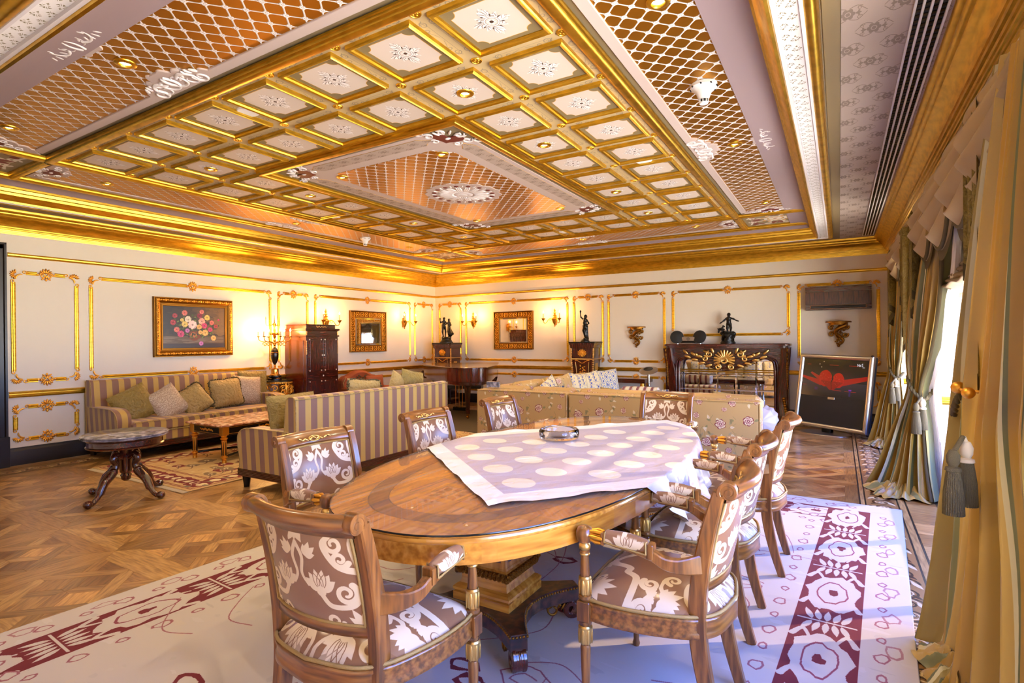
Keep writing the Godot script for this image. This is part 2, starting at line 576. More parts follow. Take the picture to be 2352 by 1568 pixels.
func t_stripes() -> void:
	var a := sheet(256, 8, Color(0.47, 0.33, 0.27))
	a.fill_rect(Rect2i(0, 0, 118, 8), Color(0.68, 0.56, 0.27))
	a.fill_rect(Rect2i(116, 0, 4, 8), Color(0.6, 0.5, 0.3))
	keep("sofa_stripe", a)
	var c := sheet(512, 8, Color(0.6, 0.46, 0.16))
	for s in [[0, 90, Color(0.63, 0.48, 0.17)], [90, 8, Color(0.3, 0.31, 0.16)], [98, 60, Color(0.53, 0.45, 0.2)], [158, 16, Color(0.74, 0.7, 0.55)], [174, 8, Color(0.36, 0.36, 0.22)], [182, 110, Color(0.6, 0.47, 0.17)], [292, 26, Color(0.42, 0.42, 0.26)], [318, 90, Color(0.67, 0.55, 0.27)], [408, 12, Color(0.75, 0.72, 0.58)], [420, 10, Color(0.35, 0.36, 0.2)]]:
		c.fill_rect(Rect2i(s[0], 0, s[1], 8), s[2])
	keep("curtain_stripe", c)
	var b := sheet(256, 8, Color(0.78, 0.74, 0.66))
	for s in [[20, 46, Color(0.42, 0.2, 0.24)], [72, 6, Color(0.5, 0.42, 0.3)], [150, 46, Color(0.42, 0.2, 0.24)], [140, 5, Color(0.35, 0.4, 0.55)], [206, 5, Color(0.35, 0.4, 0.55)]]:
		b.fill_rect(Rect2i(s[0], 0, s[1], 8), s[2])
	keep("bolster_stripe", b)
	var d := sheet(256, 256, Color(0.74, 0.67, 0.5))
	var g := RandomNumberGenerator.new()
	g.seed = 5
	for k in 10:
		var q := Vector2(30 + (k % 2) * 128 + g.randf() * 40, k * 25.6)
		stroke(d, spiral(q, 26, g.randf() * 6, 1.1), 8, 4, Color(0.16, 0.2, 0.42))
		fillp(d, leafp(q, q + Vector2(40, -24), 12), Color(0.2, 0.26, 0.5))
		disc(d, q + Vector2(60, 14), 9, Color(0.36, 0.4, 0.6))
	keep("blue_print", d)
	var e := sheet(256, 256, Color(0.72, 0.66, 0.5))
	for x in 3:
		for y in 3:
			for o in 2:
				var q := Vector2(x * 128 + o * 64, y * 128 + o * 64)
				fillp(e, leafp(q + Vector2(0, 60), q - Vector2(0, 60), 34), Color(0.36, 0.42, 0.55))
				fillp(e, leafp(q + Vector2(0, 48), q - Vector2(0, 40), 24), Color(0.76, 0.7, 0.55))
				fillp(e, leafp(q + Vector2(0, 34), q - Vector2(0, 20), 14), Color(0.22, 0.28, 0.48))
	keep("peacock_print", e)

func t_floral() -> void:
	var im := sheet(1024, 1024, Color(0.63, 0.5, 0.3))
	var g := RandomNumberGenerator.new()
	g.seed = 21
	var olive := Color(0.46, 0.42, 0.25)
	var cream := Color(0.76, 0.69, 0.56)
	var wine := Color(0.42, 0.1, 0.15)
	for k in 26:
		var q := Vector2(g.randf() * 1024, g.randf() * 1024)
		stroke(im, curve([q, q + Vector2(g.randf_range(-90, 90), g.randf_range(30, 90)), q + Vector2(g.randf_range(-60, 60), 160)], 6), 5, 3, olive)
		for j in 5:
			var a := g.randf() * TAU
			var s := q + Vector2(g.randf_range(-60, 60), g.randf_range(0, 150))
			fillp(im, leafp(s, s + Vector2.from_angle(a) * 62, 16), [olive, cream, Color(0.55, 0.48, 0.34)][j % 3])
			stroke(im, [s, s + Vector2.from_angle(a) * 50], 3, 1, wine if j % 2 else olive)
	var spots := [[150, 160, 92], [520, 120, 62], [830, 220, 96], [330, 420, 60], [650, 470, 92], [930, 560, 58], [130, 640, 96], [430, 760, 74], [760, 800, 92], [250, 930, 60], [980, 960, 70], [560, 960, 58], [60, 400, 48], [880, 20, 50]]
	for s in spots:
		var q := Vector2(s[0], s[1])
		for r in [[0.8, wine], [0.7, cream], [0.5, Color(0.5, 0.17, 0.22)], [0.42, Color(0.74, 0.62, 0.55)], [0.22, wine]]:
			for k in 6:
				var a: float = TAU * k / 6 + r[0] * 1.5 + s[0]
				var d := Vector2.from_angle(a)
				fillp(im, blob(q + d * s[2] * r[0] * 0.52, s[2] * r[0] * g.randf_range(0.34, 0.48), s[2] * r[0] * g.randf_range(0.3, 0.42), 12, 0.12, k), r[1])
		for k in 9: stroke(im, [q, q + Vector2.from_angle(k * 0.7) * s[2] * 0.6], 2, 1, wine)
		disc(im, q, s[2] * 0.1, cream)
	keep("floral", half(im))

func t_ceiling() -> void:
	var gold := Color(0.78, 0.55, 0.14)
	var pale := Color(0.75, 0.71, 0.69)
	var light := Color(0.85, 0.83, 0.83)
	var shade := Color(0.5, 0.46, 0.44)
	# lattice: flowers on a quincunx joined by rods
	var im := sheet(512, 512, gold)
	var cell := [Vector2(0, 0), Vector2(512, 0), Vector2(0, 512), Vector2(512, 512), Vector2(256, 256)]
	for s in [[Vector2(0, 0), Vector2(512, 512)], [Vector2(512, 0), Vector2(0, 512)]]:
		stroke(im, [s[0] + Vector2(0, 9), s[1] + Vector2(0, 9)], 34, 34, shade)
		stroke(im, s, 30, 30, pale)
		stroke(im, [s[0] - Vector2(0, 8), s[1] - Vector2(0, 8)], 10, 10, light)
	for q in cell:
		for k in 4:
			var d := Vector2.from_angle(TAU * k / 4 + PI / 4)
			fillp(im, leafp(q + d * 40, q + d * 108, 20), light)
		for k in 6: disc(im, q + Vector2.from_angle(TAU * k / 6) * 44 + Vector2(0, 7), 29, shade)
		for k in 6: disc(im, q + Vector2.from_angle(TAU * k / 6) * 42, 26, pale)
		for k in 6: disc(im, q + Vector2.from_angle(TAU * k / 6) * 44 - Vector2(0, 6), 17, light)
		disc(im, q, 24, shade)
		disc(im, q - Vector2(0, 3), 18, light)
	pair("lattice", half(im), gold)
	# coffer: rosette on pale ground
	var cr := Color(0.74, 0.69, 0.65)
	var c := sheet(768, 768, Color(0.45, 0.39, 0.27))
	var m := Vector2(384, 384)
	var ins := PackedVector2Array()
	for k in 4:
		var b := Vector2.from_angle(-PI * 0.75 + k * PI / 2) * 384.0 * sqrt(2.0) * 0.86
		var u := Vector2.from_angle(-PI * 0.75 + k * PI / 2)
		var e0 := u.rotated(-PI * 0.75)
		var e1 := u.rotated(PI * 0.75)
		for s in 9:
			var f := s / 8.0
			ins.append(m + b - u * 10 + (e0 * cos(f * PI / 2) + e1 * sin(f * PI / 2)) * 90)
	fillp(c, ins, gold)
	var ins2 := PackedVector2Array()
	for q in ins: ins2.append(m + (q - m) * 0.984)
	fillp(c, ins2, cr)
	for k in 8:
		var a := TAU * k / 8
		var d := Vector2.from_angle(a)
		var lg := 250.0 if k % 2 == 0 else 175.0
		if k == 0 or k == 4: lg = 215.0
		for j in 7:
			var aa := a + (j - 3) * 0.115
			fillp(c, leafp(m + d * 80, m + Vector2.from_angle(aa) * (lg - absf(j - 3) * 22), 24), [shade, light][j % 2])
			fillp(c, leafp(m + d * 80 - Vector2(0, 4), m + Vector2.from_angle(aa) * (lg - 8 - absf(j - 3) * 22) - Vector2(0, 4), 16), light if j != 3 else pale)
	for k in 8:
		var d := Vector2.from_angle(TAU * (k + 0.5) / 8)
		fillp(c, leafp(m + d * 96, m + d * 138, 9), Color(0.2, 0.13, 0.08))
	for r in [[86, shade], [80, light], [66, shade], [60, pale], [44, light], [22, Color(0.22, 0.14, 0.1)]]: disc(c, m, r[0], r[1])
	for k in 6: disc(c, m + Vector2.from_angle(TAU * k / 6) * 36, 10, pale)
	keep("coffer", half(c))
	# beams between coffers: scrolls in the corners, a fine line along the middle
	var bg := Color(0.66, 0.58, 0.42)
	var ln := Color(0.47, 0.42, 0.36)
	var b := sheet(512, 512, bg)
	for s in [[16, 2], [70, 2]]:
		b.fill_rect(Rect2i(s[0] + 0, 120, s[1], 400), ln)
		b.fill_rect(Rect2i(120, s[0] + 0, 400, s[1]), ln)
	stroke(b, spiral(Vector2(120, 30), 22, 2.6, 1.4), 5, 3, ln)
	stroke(b, spiral(Vector2(30, 120), 22, -1.1, -1.4), 5, 3, ln)
	stroke(b, spiral(Vector2(170, 44), 18, 0.2, 1.3), 5, 3, ln)
	stroke(b, spiral(Vector2(44, 170), 18, 1.3, -1.3), 5, 3, ln)
	stroke(b, curve([Vector2(90, 20), Vector2(140, 66), Vector2(200, 40), Vector2(240, 26)], 6), 5, 2, ln)
	stroke(b, curve([Vector2(20, 90), Vector2(66, 140), Vector2(40, 200), Vector2(26, 240)], 6), 5, 2, ln)
	mirror_x(b)
	mirror_y(b)
	keep("beam", half(b))
	# soffit stencil
	var s0 := Color(0.62, 0.56, 0.52)
	var s1 := Color(0.47, 0.41, 0.37)
	var s := sheet(512, 512, s0)
	for o in [Vector2(0, 0), Vector2(512, 0), Vector2(0, 512), Vector2(512, 512), Vector2(256, 256)]:
		for k in 6: disc(s, o + Vector2.from_angle(TAU * k / 6) * 44, 26, s1)
		disc(s, o, 30, s0)
		disc(s, o, 22, s1)
		for d in [Vector2(1, 1), Vector2(-1, 1), Vector2(1, -1), Vector2(-1, -1)]:
			stroke(s, curve([o + d * Vector2(20, 70), o + d * Vector2(90, 90), o + d * Vector2(150, 40), o + d * Vector2(180, 10)], 7), 9, 6, s1)
			stroke(s, spiral(o + d * Vector2(112, 60), 26, 0.5, 1.3), 8, 5, s1)
			disc(s, o + d * Vector2(104, 24), 10, s1)
		fillp(s, leafp(o + Vector2(70, 0), o + Vector2(130, 0), 16), s1)
		fillp(s, leafp(o - Vector2(70, 0), o - Vector2(130, 0), 16), s1)
	keep("soffit", half(s))
	# pierced white band
	var pb := sheet(256, 256, Color(0.86, 0.85, 0.85))
	var hole := Color(0.5, 0.47, 0.38)
	for o in [Vector2(128, 90), Vector2(0, 218), Vector2(256, 218)]:
		for k in 8:
			var d := Vector2.from_angle(TAU * k / 8)
			if k % 2 == 0: fillp(pb, [o + d * 26, o + d * 52 + d.orthogonal() * 18, o + d * 72, o + d * 52 - d.orthogonal() * 18], hole)
			else: fillp(pb, leafp(o + d * 16, o + d * 66, 6), hole)
	keep("pierced", pb)
	# corner square: red and gold scrolls
	var q := sheet(512, 512, Color(0.5, 0.44, 0.33))
	var red := Color(0.42, 0.12, 0.1)
	var cc := Color(0.82, 0.79, 0.75)
	for k in 4:
		for sg in [-1.0, 1.0]:
			var a := k * PI / 2
			var o := Vector2(256, 256)
			var p := []
			for w in curve([Vector2(60, 20 * sg), Vector2(130, 60 * sg), Vector2(190, 20 * sg), Vector2(200, 110 * sg), Vector2(220, 180 * sg)], 6): p.append(o + w.rotated(a))
			stroke(q, p, 26, 16, cc)
			stroke(q, spiral(o + Vector2(190, 70 * sg).rotated(a), 34, a, 1.2 * sg), 18, 10, cc)
			fillp(q, leafp(o + Vector2(120, 14 * sg).rotated(a), o + Vector2(214, 40 * sg).rotated(a), 22), red)
			disc(q, o + Vector2(178, 128 * sg).rotated(a), 22, red)
			disc(q, o + Vector2(96, 60 * sg).rotated(a), 16, gold)
		fillp(q, leafp(Vector2(256, 256) + Vector2(150, 150).rotated(k * PI / 2), Vector2(256, 256) + Vector2(216, 216).rotated(k * PI / 2), 22), red)
	disc(q, Vector2(256, 256), 92, cc)
	disc(q, Vector2(256, 256), 70, Color(0.6, 0.53, 0.4))
	flower(q, Vector2(256, 256), 62, 8, cc, gold, red)
	keep("corner_square", half(q))

func t_rugs() -> void:
	var W := 1536
	var L := 2048
	var px := 1536.0 / 3.64
	var wool := Color(0.69, 0.65, 0.6)
	var red := Color(0.37, 0.04, 0.075)
	var ln := Color(0.47, 0.2, 0.24)
	var im := sheet(W, L, wool)
	var g := RandomNumberGenerator.new()
	g.seed = 3
	for k in 900:
		var q := Vector2(g.randf() * W, g.randf() * L)
		fillp(im, blob(q, g.randf_range(4, 26), g.randf_range(2, 9), 10, 0.35, k), wool.lerp([Color(0.72, 0.66, 0.56), Color(0.6, 0.58, 0.55), Color(0.73, 0.71, 0.69)][k % 3], g.randf_range(0.15, 0.5)))
	var o0 := int(0.21 * px)
	var o1 := int(0.495 * px)
	# red band, drawn along each side
	for side in 4:
		var len := L if side % 2 == 0 else W
		var put := func(a: float, b: float) -> Vector2:  # a along the side, b in from the edge
			match side:
				0: return Vector2(b, a)
				1: return Vector2(a, b)
				2: return Vector2(W - b, L - a)
			return Vector2(W - a, L - b)
		var lo := float(o0)
		var hi := float(o1)
		fillp(im, [put.call(lo, lo), put.call(len - lo, lo), put.call(len - lo, hi), put.call(lo, hi)], red)
		var mid := (lo + hi) * 0.5
		var hw := (hi - lo) * 0.5
		var step := 0.34 * px
		var a := lo + hw
		var n := 0
		while a < len - lo - hw * 0.5:
			if n % 2 == 0:
				var bl := []
				for w in blob(Vector2(a, mid), step * 0.62, hw * 0.86, 26, 0.13, n + side * 50): bl.append(put.call(w.x, w.y))
				fillp(im, bl, wool)
				for r in [[0.40, 0.5], [0.36, 0.45]]:
					var e := []
					for w in blob(Vector2(a, mid), step * r[0], hw * r[1], 18, 0.1, n): e.append(put.call(w.x, w.y))
					fillp(im, e, ln if r[0] > 0.38 else wool)
				var d := []
				for w in blob(Vector2(a, mid), step * 0.1, hw * 0.16, 9, 0.4, n): d.append(put.call(w.x, w.y))
				fillp(im, d, red)
			else:
				for sg in [-1.0, 1.0]:
					for k in 5:
						var b := mid + (k - 2) * hw * 0.36
						var lf := []
						for w in leafp(Vector2(a + sg * 4, mid + (k - 2) * hw * 0.22), Vector2(a + sg * step * 0.34, b), hw * 0.11): lf.append(put.call(w.x, w.y))
						fillp(im, lf, wool)
				stroke(im, [put.call(a, mid - hw * 0.86), put.call(a, mid + hw * 0.86)], 5, 5, wool)
			for sg in [-1.0, 1.0]:
				var sc := []
				for w in curve([Vector2(a - step * 0.5, mid + sg * hw * 0.9), Vector2(a - step * 0.3, mid + sg * hw * 0.62), Vector2(a - step * 0.62, mid + sg * hw * 0.3)], 5): sc.append(put.call(w.x, w.y))
				stroke(im, sc, 13, 5, wool)
			a += step
			n += 1
		# guard rows of small outlined flowers
		for row in [[o0 - 34.0, 3], [o1 + 34.0, 3]]:
			a = lo
			n = 0
			while a < len - lo:
				var c := Vector2(a, row[0])
				var r := 13.0 if n % 2 else 9.0
				for ring_r in [r, r - 3.5]:
					var e := []
					for w in blob(c, ring_r * 1.3, ring_r, 9, 0.25, n): e.append(put.call(w.x, w.y))
					fillp(im, e, ln.lerp(wool, 0.25) if ring_r == r else wool)
				a += 0.155 * px
				n += 1
		for k in int(len / 130):
			var c := Vector2(60 + k * 130, o0 * 0.42)
			for ring_r in [15.0, 11.0]:
				var e := []
				for w in blob(c, ring_r * 1.5, ring_r, 9, 0.3, k): e.append(put.call(w.x, w.y))
				fillp(im, e, ln.lerp(wool, 0.45) if ring_r > 12 else wool)
	# sparse field: vines, buds and palmettes
	for k in 70:
		var q := Vector2(g.randf_range(o1 + 90, W - o1 - 90), g.randf_range(o1 + 90, L - o1 - 90))
		var d := Vector2.from_angle(g.randf() * TAU)
		var kind := k % 5
		if kind < 2:
			stroke(im, curve([q, q + d * 60 + d.orthogonal() * 30, q + d * 130, q + d * 190 - d.orthogonal() * 40], 6), 3, 2, ln.lerp(wool, 0.3))
		elif kind == 2:
			fillp(im, blob(q, 34, 20, 14, 0.25, k), red)
			fillp(im, blob(q, 24, 11, 12, 0.2, k), wool)
		elif kind == 3:
			fillp(im, blob(q, 13, 9, 9, 0.4, k), red)
		else:
			stroke(im, blob(q, 46, 30, 14, 0.18, k), 3, 3, ln.lerp(wool, 0.2))
			stroke(im, blob(q, 24, 14, 10, 0.2, k), 3, 3, ln.lerp(wool, 0.3))
	keep("rug", im)
	# the small rug
	var s := sheet(768, 1024, Color(0.68, 0.55, 0.36))
	var r2 := Color(0.4, 0.09, 0.08)
	for k in 240:
		var q := Vector2(g.randf() * 768, g.randf() * 1024)
		fillp(s, blob(q, g.randf_range(4, 20), g.randf_range(2, 8), 9, 0.4, k), Color(0.68, 0.55, 0.36).lerp(Color(0.74, 0.66, 0.5), 0.5))
	for e in [14, 22, 120, 128]:
		for w in [[e, e, 768 - 2 * e, 4], [e, 1020 - e, 768 - 2 * e, 4], [e, e, 4, 1024 - 2 * e], [764 - e, e, 4, 1024 - 2 * e]]: s.fill_rect(Rect2i(w[0], w[1], w[2], w[3]), r2)
	for k in 64:
		var along := k / 64.0
		for sd in 4:
			var q := Vector2(70, along * 1024) if sd == 0 else Vector2(698, along * 1024) if sd == 1 else Vector2(along * 768, 70) if sd == 2 else Vector2(along * 768, 954)
			if k % 4 == 0: fillp(s, blob(q, 40, 32, 14, 0.3, k + sd), r2)
			if k % 4 == 0: fillp(s, blob(q, 22, 16, 10, 0.3, k), Color(0.76, 0.68, 0.52))
			if k % 4 == 2: fillp(s, blob(q, 18, 13, 9, 0.4, k), Color(0.42, 0.36, 0.28))
	for k in 46:
		var q := Vector2(g.randf_range(160, 608), g.randf_range(160, 864))
		fillp(s, blob(q, g.randf_range(18, 48), g.randf_range(12, 34), 14, 0.35, k), r2 if k % 2 else Color(0.45, 0.35, 0.24))
		fillp(s, blob(q, 12, 9, 9, 0.3, k), Color(0.76, 0.68, 0.52))
		stroke(s, curve([q, q + Vector2(60, 40), q + Vector2(20, 110)], 5), 5, 3, Color(0.4, 0.28, 0.2))
	keep("small_rug", s)
	# marquetry border of the floor: running scroll with flowers
	var b := sheet(512, 192, Color(0.55, 0.39, 0.21))
	var dk := Color(0.2, 0.1, 0.05)
	var lt := Color(0.82, 0.72, 0.52)
	for o in [0.0, 256.0, 512.0]:
		for e in 2:
			var f := 1.0 if e == 0 else -1.0
			var c := Vector2(o + e * 128, 96)
			stroke(b, spiral(c, 74, PI * (0.5 + e), 1.35), 15, 7, dk)
			stroke(b, spiral(c, 54, PI * (0.5 + e), 1.1), 9, 5, lt)
			fillp(b, leafp(c + Vector2(-20, f * 40), c + Vector2(60, f * 84), 14), lt)
			fillp(b, leafp(c + Vector2(20, -f * 30), c + Vector2(70, -f * 70), 12), dk)
			flower(b, c, 24, 5, lt, dk, Color(0.5, 0.2, 0.1))
	keep("marquetry", b)

func t_pictures() -> void:
	# flower piece
	var im := sheet(720, 492, Color(0.17, 0.13, 0.12))
	var g := RandomNumberGenerator.new()
	g.seed = 11
	for k in 260:
		var q := Vector2(g.randf() * 720, g.randf() * 340)
		var f := clampf(q.x / 720.0, 0, 1)
		fillp(im, blob(q, g.randf_range(20, 60), g.randf_range(14, 36), 10, 0.3, k), Color(0.1, 0.09, 0.12).lerp(Color(0.42, 0.32, 0.2), clampf(f * 1.2 - 0.15 + g.randf_range(-0.12, 0.12), 0, 1)))
	im.fill_rect(Rect2i(0, 352, 720, 92), Color(0.3, 0.23, 0.17))
	for k in 60: fillp(im, blob(Vector2(g.randf() * 720, 360 + g.randf() * 70), 60, 8, 10, 0.3, k), Color(0.3, 0.24, 0.18).lerp(Color(0.48, 0.42, 0.36), g.randf() * 0.6))
	im.fill_rect(Rect2i(0, 440, 720, 52), Color(0.17, 0.11, 0.13))
	fillp(im, leafp(Vector2(270, 345), Vector2(450, 345), 62), Color(0.4, 0.19, 0.1))
	fillp(im, leafp(Vector2(300, 338), Vector2(390, 338), 34), Color(0.62, 0.38, 0.2))
	for k in 170:
		var a := g.randf() * TAU
		var q := Vector2(360, 240) + Vector2(cos(a) * 270, sin(a) * 130) * sqrt(g.randf())
		fillp(im, leafp(q, q + Vector2.from_angle(g.randf() * TAU) * 34, 9), [Color(0.12, 0.17, 0.1), Color(0.2, 0.28, 0.14), Color(0.35, 0.42, 0.18), Color(0.1, 0.14, 0.14)][k % 4])
	var fl := [[130, 110, 30, 0], [110, 190, 34, 0], [240, 75, 34, 1], [280, 150, 40, 3], [210, 160, 22, 2], [240, 210, 38, 2], [330, 215, 54, 4], [415, 105, 34, 5], [440, 55, 28, 1], [505, 125, 36, 2], [440, 170, 42, 6], [470, 225, 36, 7], [410, 240, 32, 8], [560, 185, 30, 1], [610, 230, 26, 0], [540, 270, 30, 7], [480, 310, 40, 8], [420, 305, 26, 8], [580, 375, 34, 8], [150, 275, 34, 1], [195, 325, 42, 7], [270, 285, 28, 9], [430, 440, 28, 9], [645, 150, 14, 7]]
	var cols := [Color(0.62, 0.12, 0.2), Color(0.82, 0.4, 0.36), Color(0.85, 0.74, 0.36), Color(0.9, 0.85, 0.74), Color(0.94, 0.8, 0.78), Color(0.5, 0.07, 0.22), Color(0.93, 0.66, 0.58), Color(0.76, 0.16, 0.4), Color(0.9, 0.68, 0.36), Color(0.72, 0.38, 0.66)]
	for s in fl:
		var q := Vector2(s[0], s[1])
		var c: Color = cols[s[3]]
		for ringk in 3:
			var r: float = s[2] * (1.0 - ringk * 0.3)
			for k in 8:
				var a: float = TAU * k / 8 + ringk * 0.4 + s[0]
				disc(im, q + Vector2.from_angle(a) * r * 0.62, r * 0.36, c.darkened(g.randf() * 0.3).lerp(Color(0.95, 0.9, 0.85), g.randf() * 0.25) if k % 2 else c.darkened(0.1))
		disc(im, q, s[2] * 0.22, c.darkened(0.4))
	keep("flower_picture", im)
	# the picture on the television
	var tv := sheet(640, 420, Color(0.07, 0.065, 0.085))
	for k in 40: tv.fill_rect(Rect2i(0, k * 6, 640, 6), Color(0.07, 0.065, 0.085).lerp(Color(0.15, 0.14, 0.18), k / 60.0))
	for k in 14: tv.fill_rect(Rect2i(0, 250 + k * 12, 640, 12), Color(0.2, 0.17, 0.22).lerp(Color(0.06, 0.05, 0.08), k / 13.0))
	fillp(tv, [Vector2(0, 195), Vector2(190, 235), Vector2(200, 300), Vector2(0, 220)], Color(0.62, 0.08, 0.08))
	fillp(tv, [Vector2(640, 165), Vector2(390, 225), Vector2(380, 300), Vector2(640, 210)], Color(0.66, 0.08, 0.09))
	fillp(tv, [Vector2(80, 165), Vector2(95, 150), Vector2(230, 220), Vector2(190, 250)], Color(0.6, 0.1, 0.1))
	fillp(tv, blob(Vector2(240, 215), 66, 92, 26, 0.03, 1), Color(0.68, 0.05, 0.06))
	fillp(tv, blob(Vector2(370, 230), 58, 84, 26, 0.03, 2), Color(0.72, 0.07, 0.07))
	fillp(tv, [Vector2(190, 240), Vector2(420, 250), Vector2(330, 340), Vector2(290, 340)], Color(0.55, 0.04, 0.06))
	for k in 240:
		var q := Vector2(g.randf_range(180, 420), g.randf_range(130, 320))
		if q.distance_to(Vector2(240, 215)) < 66 or q.distance_to(Vector2(370, 230)) < 58: tv.fill_rect(Rect2i(int(q.x), int(q.y), 3, 3), Color(0.25, 0.02, 0.03) if k % 3 else Color(0.95, 0.4, 0.35))
	stroke(tv, [Vector2(305, 170), Vector2(318, 215), Vector2(300, 260), Vector2(310, 330)], 9, 4, Color(0.05, 0.02, 0.03))
	for s in [[270, 62, 90, 4], [460, 60, 110, 4], [40, 66, 40, 3], [320, 338, 90, 4], [440, 340, 110, 4], [10, 300, 40, 3]]: tv.fill_rect(Rect2i(s[0], s[1], s[2], s[3]), Color(0.7, 0.12, 0.1))
	for s in [[210, 30], [170, 60], [190, 92]]: disc(tv, Vector2(s[0], s[1]), 5, Color(0.85, 0.75, 0.6))
	tv.fill_rect(Rect2i(478, 320, 26, 12), Color(0.5, 0.12, 0.75))
	tv.fill_rect(Rect2i(482, 332, 18, 60), Color(0.16, 0.1, 0.34))
	tv.fill_rect(Rect2i(140, 320, 30, 30), Color(0.2, 0.1, 0.3))
	# the channel's mark: «Nr1» with a small HD below
	var wh := Color(0.85, 0.85, 0.9)
	for p in [[[538, 62], [538, 38], [554, 62], [554, 38]], [[560, 62], [560, 46], [570, 46], [570, 52], [560, 54], [570, 62]], [[577, 40], [584, 32], [584, 60]], [[578, 62], [590, 62]]]:
		var w := []
		for q in p: w.append(Vector2(q[0], q[1]))
		stroke(tv, w, 5, 5, wh)
	for p in [[[588, 68], [588, 78]], [[588, 73], [595, 73]], [[595, 68], [595, 78]], [[600, 68], [600, 78], [606, 75], [606, 71], [600, 68]]]:
		var w := []
		for q in p: w.append(Vector2(q[0], q[1]))
		stroke(tv, w, 2.2, 2.2, wh)
	keep("tv_picture", tv)

func t_cloth() -> void:
	# organza with a plain hem and opaque round spots; drawn per square metre over 1.5 x 2.2 m
	var W := 768
	var L := 1126
	var im := sheet(W, L, Color(0.74, 0.72, 0.8, 0.8))
	var g := RandomNumberGenerator.new()
	g.seed = 17
	var hem := 62
	var w := Color(0.88, 0.86, 0.86, 1.0)
	im.fill_rect(Rect2i(0, 0, W, hem), w)
	im.fill_rect(Rect2i(0, L - hem, W, hem), w)
	im.fill_rect(Rect2i(0, 0, hem, L), w)
	im.fill_rect(Rect2i(W - hem, 0, hem, L), w)
	for y in 8:
		for x in 5:
			var q := Vector2(130 + x * 140 + (y % 2) * 64, 130 + y * 124)
			if q.x < W - 100: disc(im, q, 42, Color(0.86, 0.82, 0.79, 1.0))
	keep("cloth", im)

# ---------------------------------------------------------------- materials
func std(c: Color, rough := 0.7, metal := 0.0, spec := 0.5) -> StandardMaterial3D:
	var m := StandardMaterial3D.new()
	m.albedo_color = c
	m.roughness = rough
	m.metallic = metal
	m.metallic_specular = spec
	return m
func texm(t: Texture2D, rough := 0.7, uvs := Vector3.ONE, triplanar := false, tint := Color.WHITE) -> StandardMaterial3D:
	var m := std(tint, rough)
	m.albedo_texture = t
	m.uv1_scale = uvs
	m.uv1_triplanar = triplanar
	m.uv1_triplanar_sharpness = 8.0
	return m
func wood(t: String, axis: int, rough := 0.3, tint := Color.WHITE, coat := 0.4, along := 0.5, across := 5.0) -> StandardMaterial3D:
	var s := Vector3.ONE * across
	s[axis] = along
	var m := texm(T[t], rough, s, true, tint)
	if coat > 0:
		m.clearcoat_enabled = true
		m.clearcoat = coat
		m.clearcoat_roughness = 0.12
	return m
func relief(m: StandardMaterial3D, t: String, depth: float) -> StandardMaterial3D:
	m.heightmap_enabled = true
	m.heightmap_texture = T[t]
	m.heightmap_scale = depth
	return m
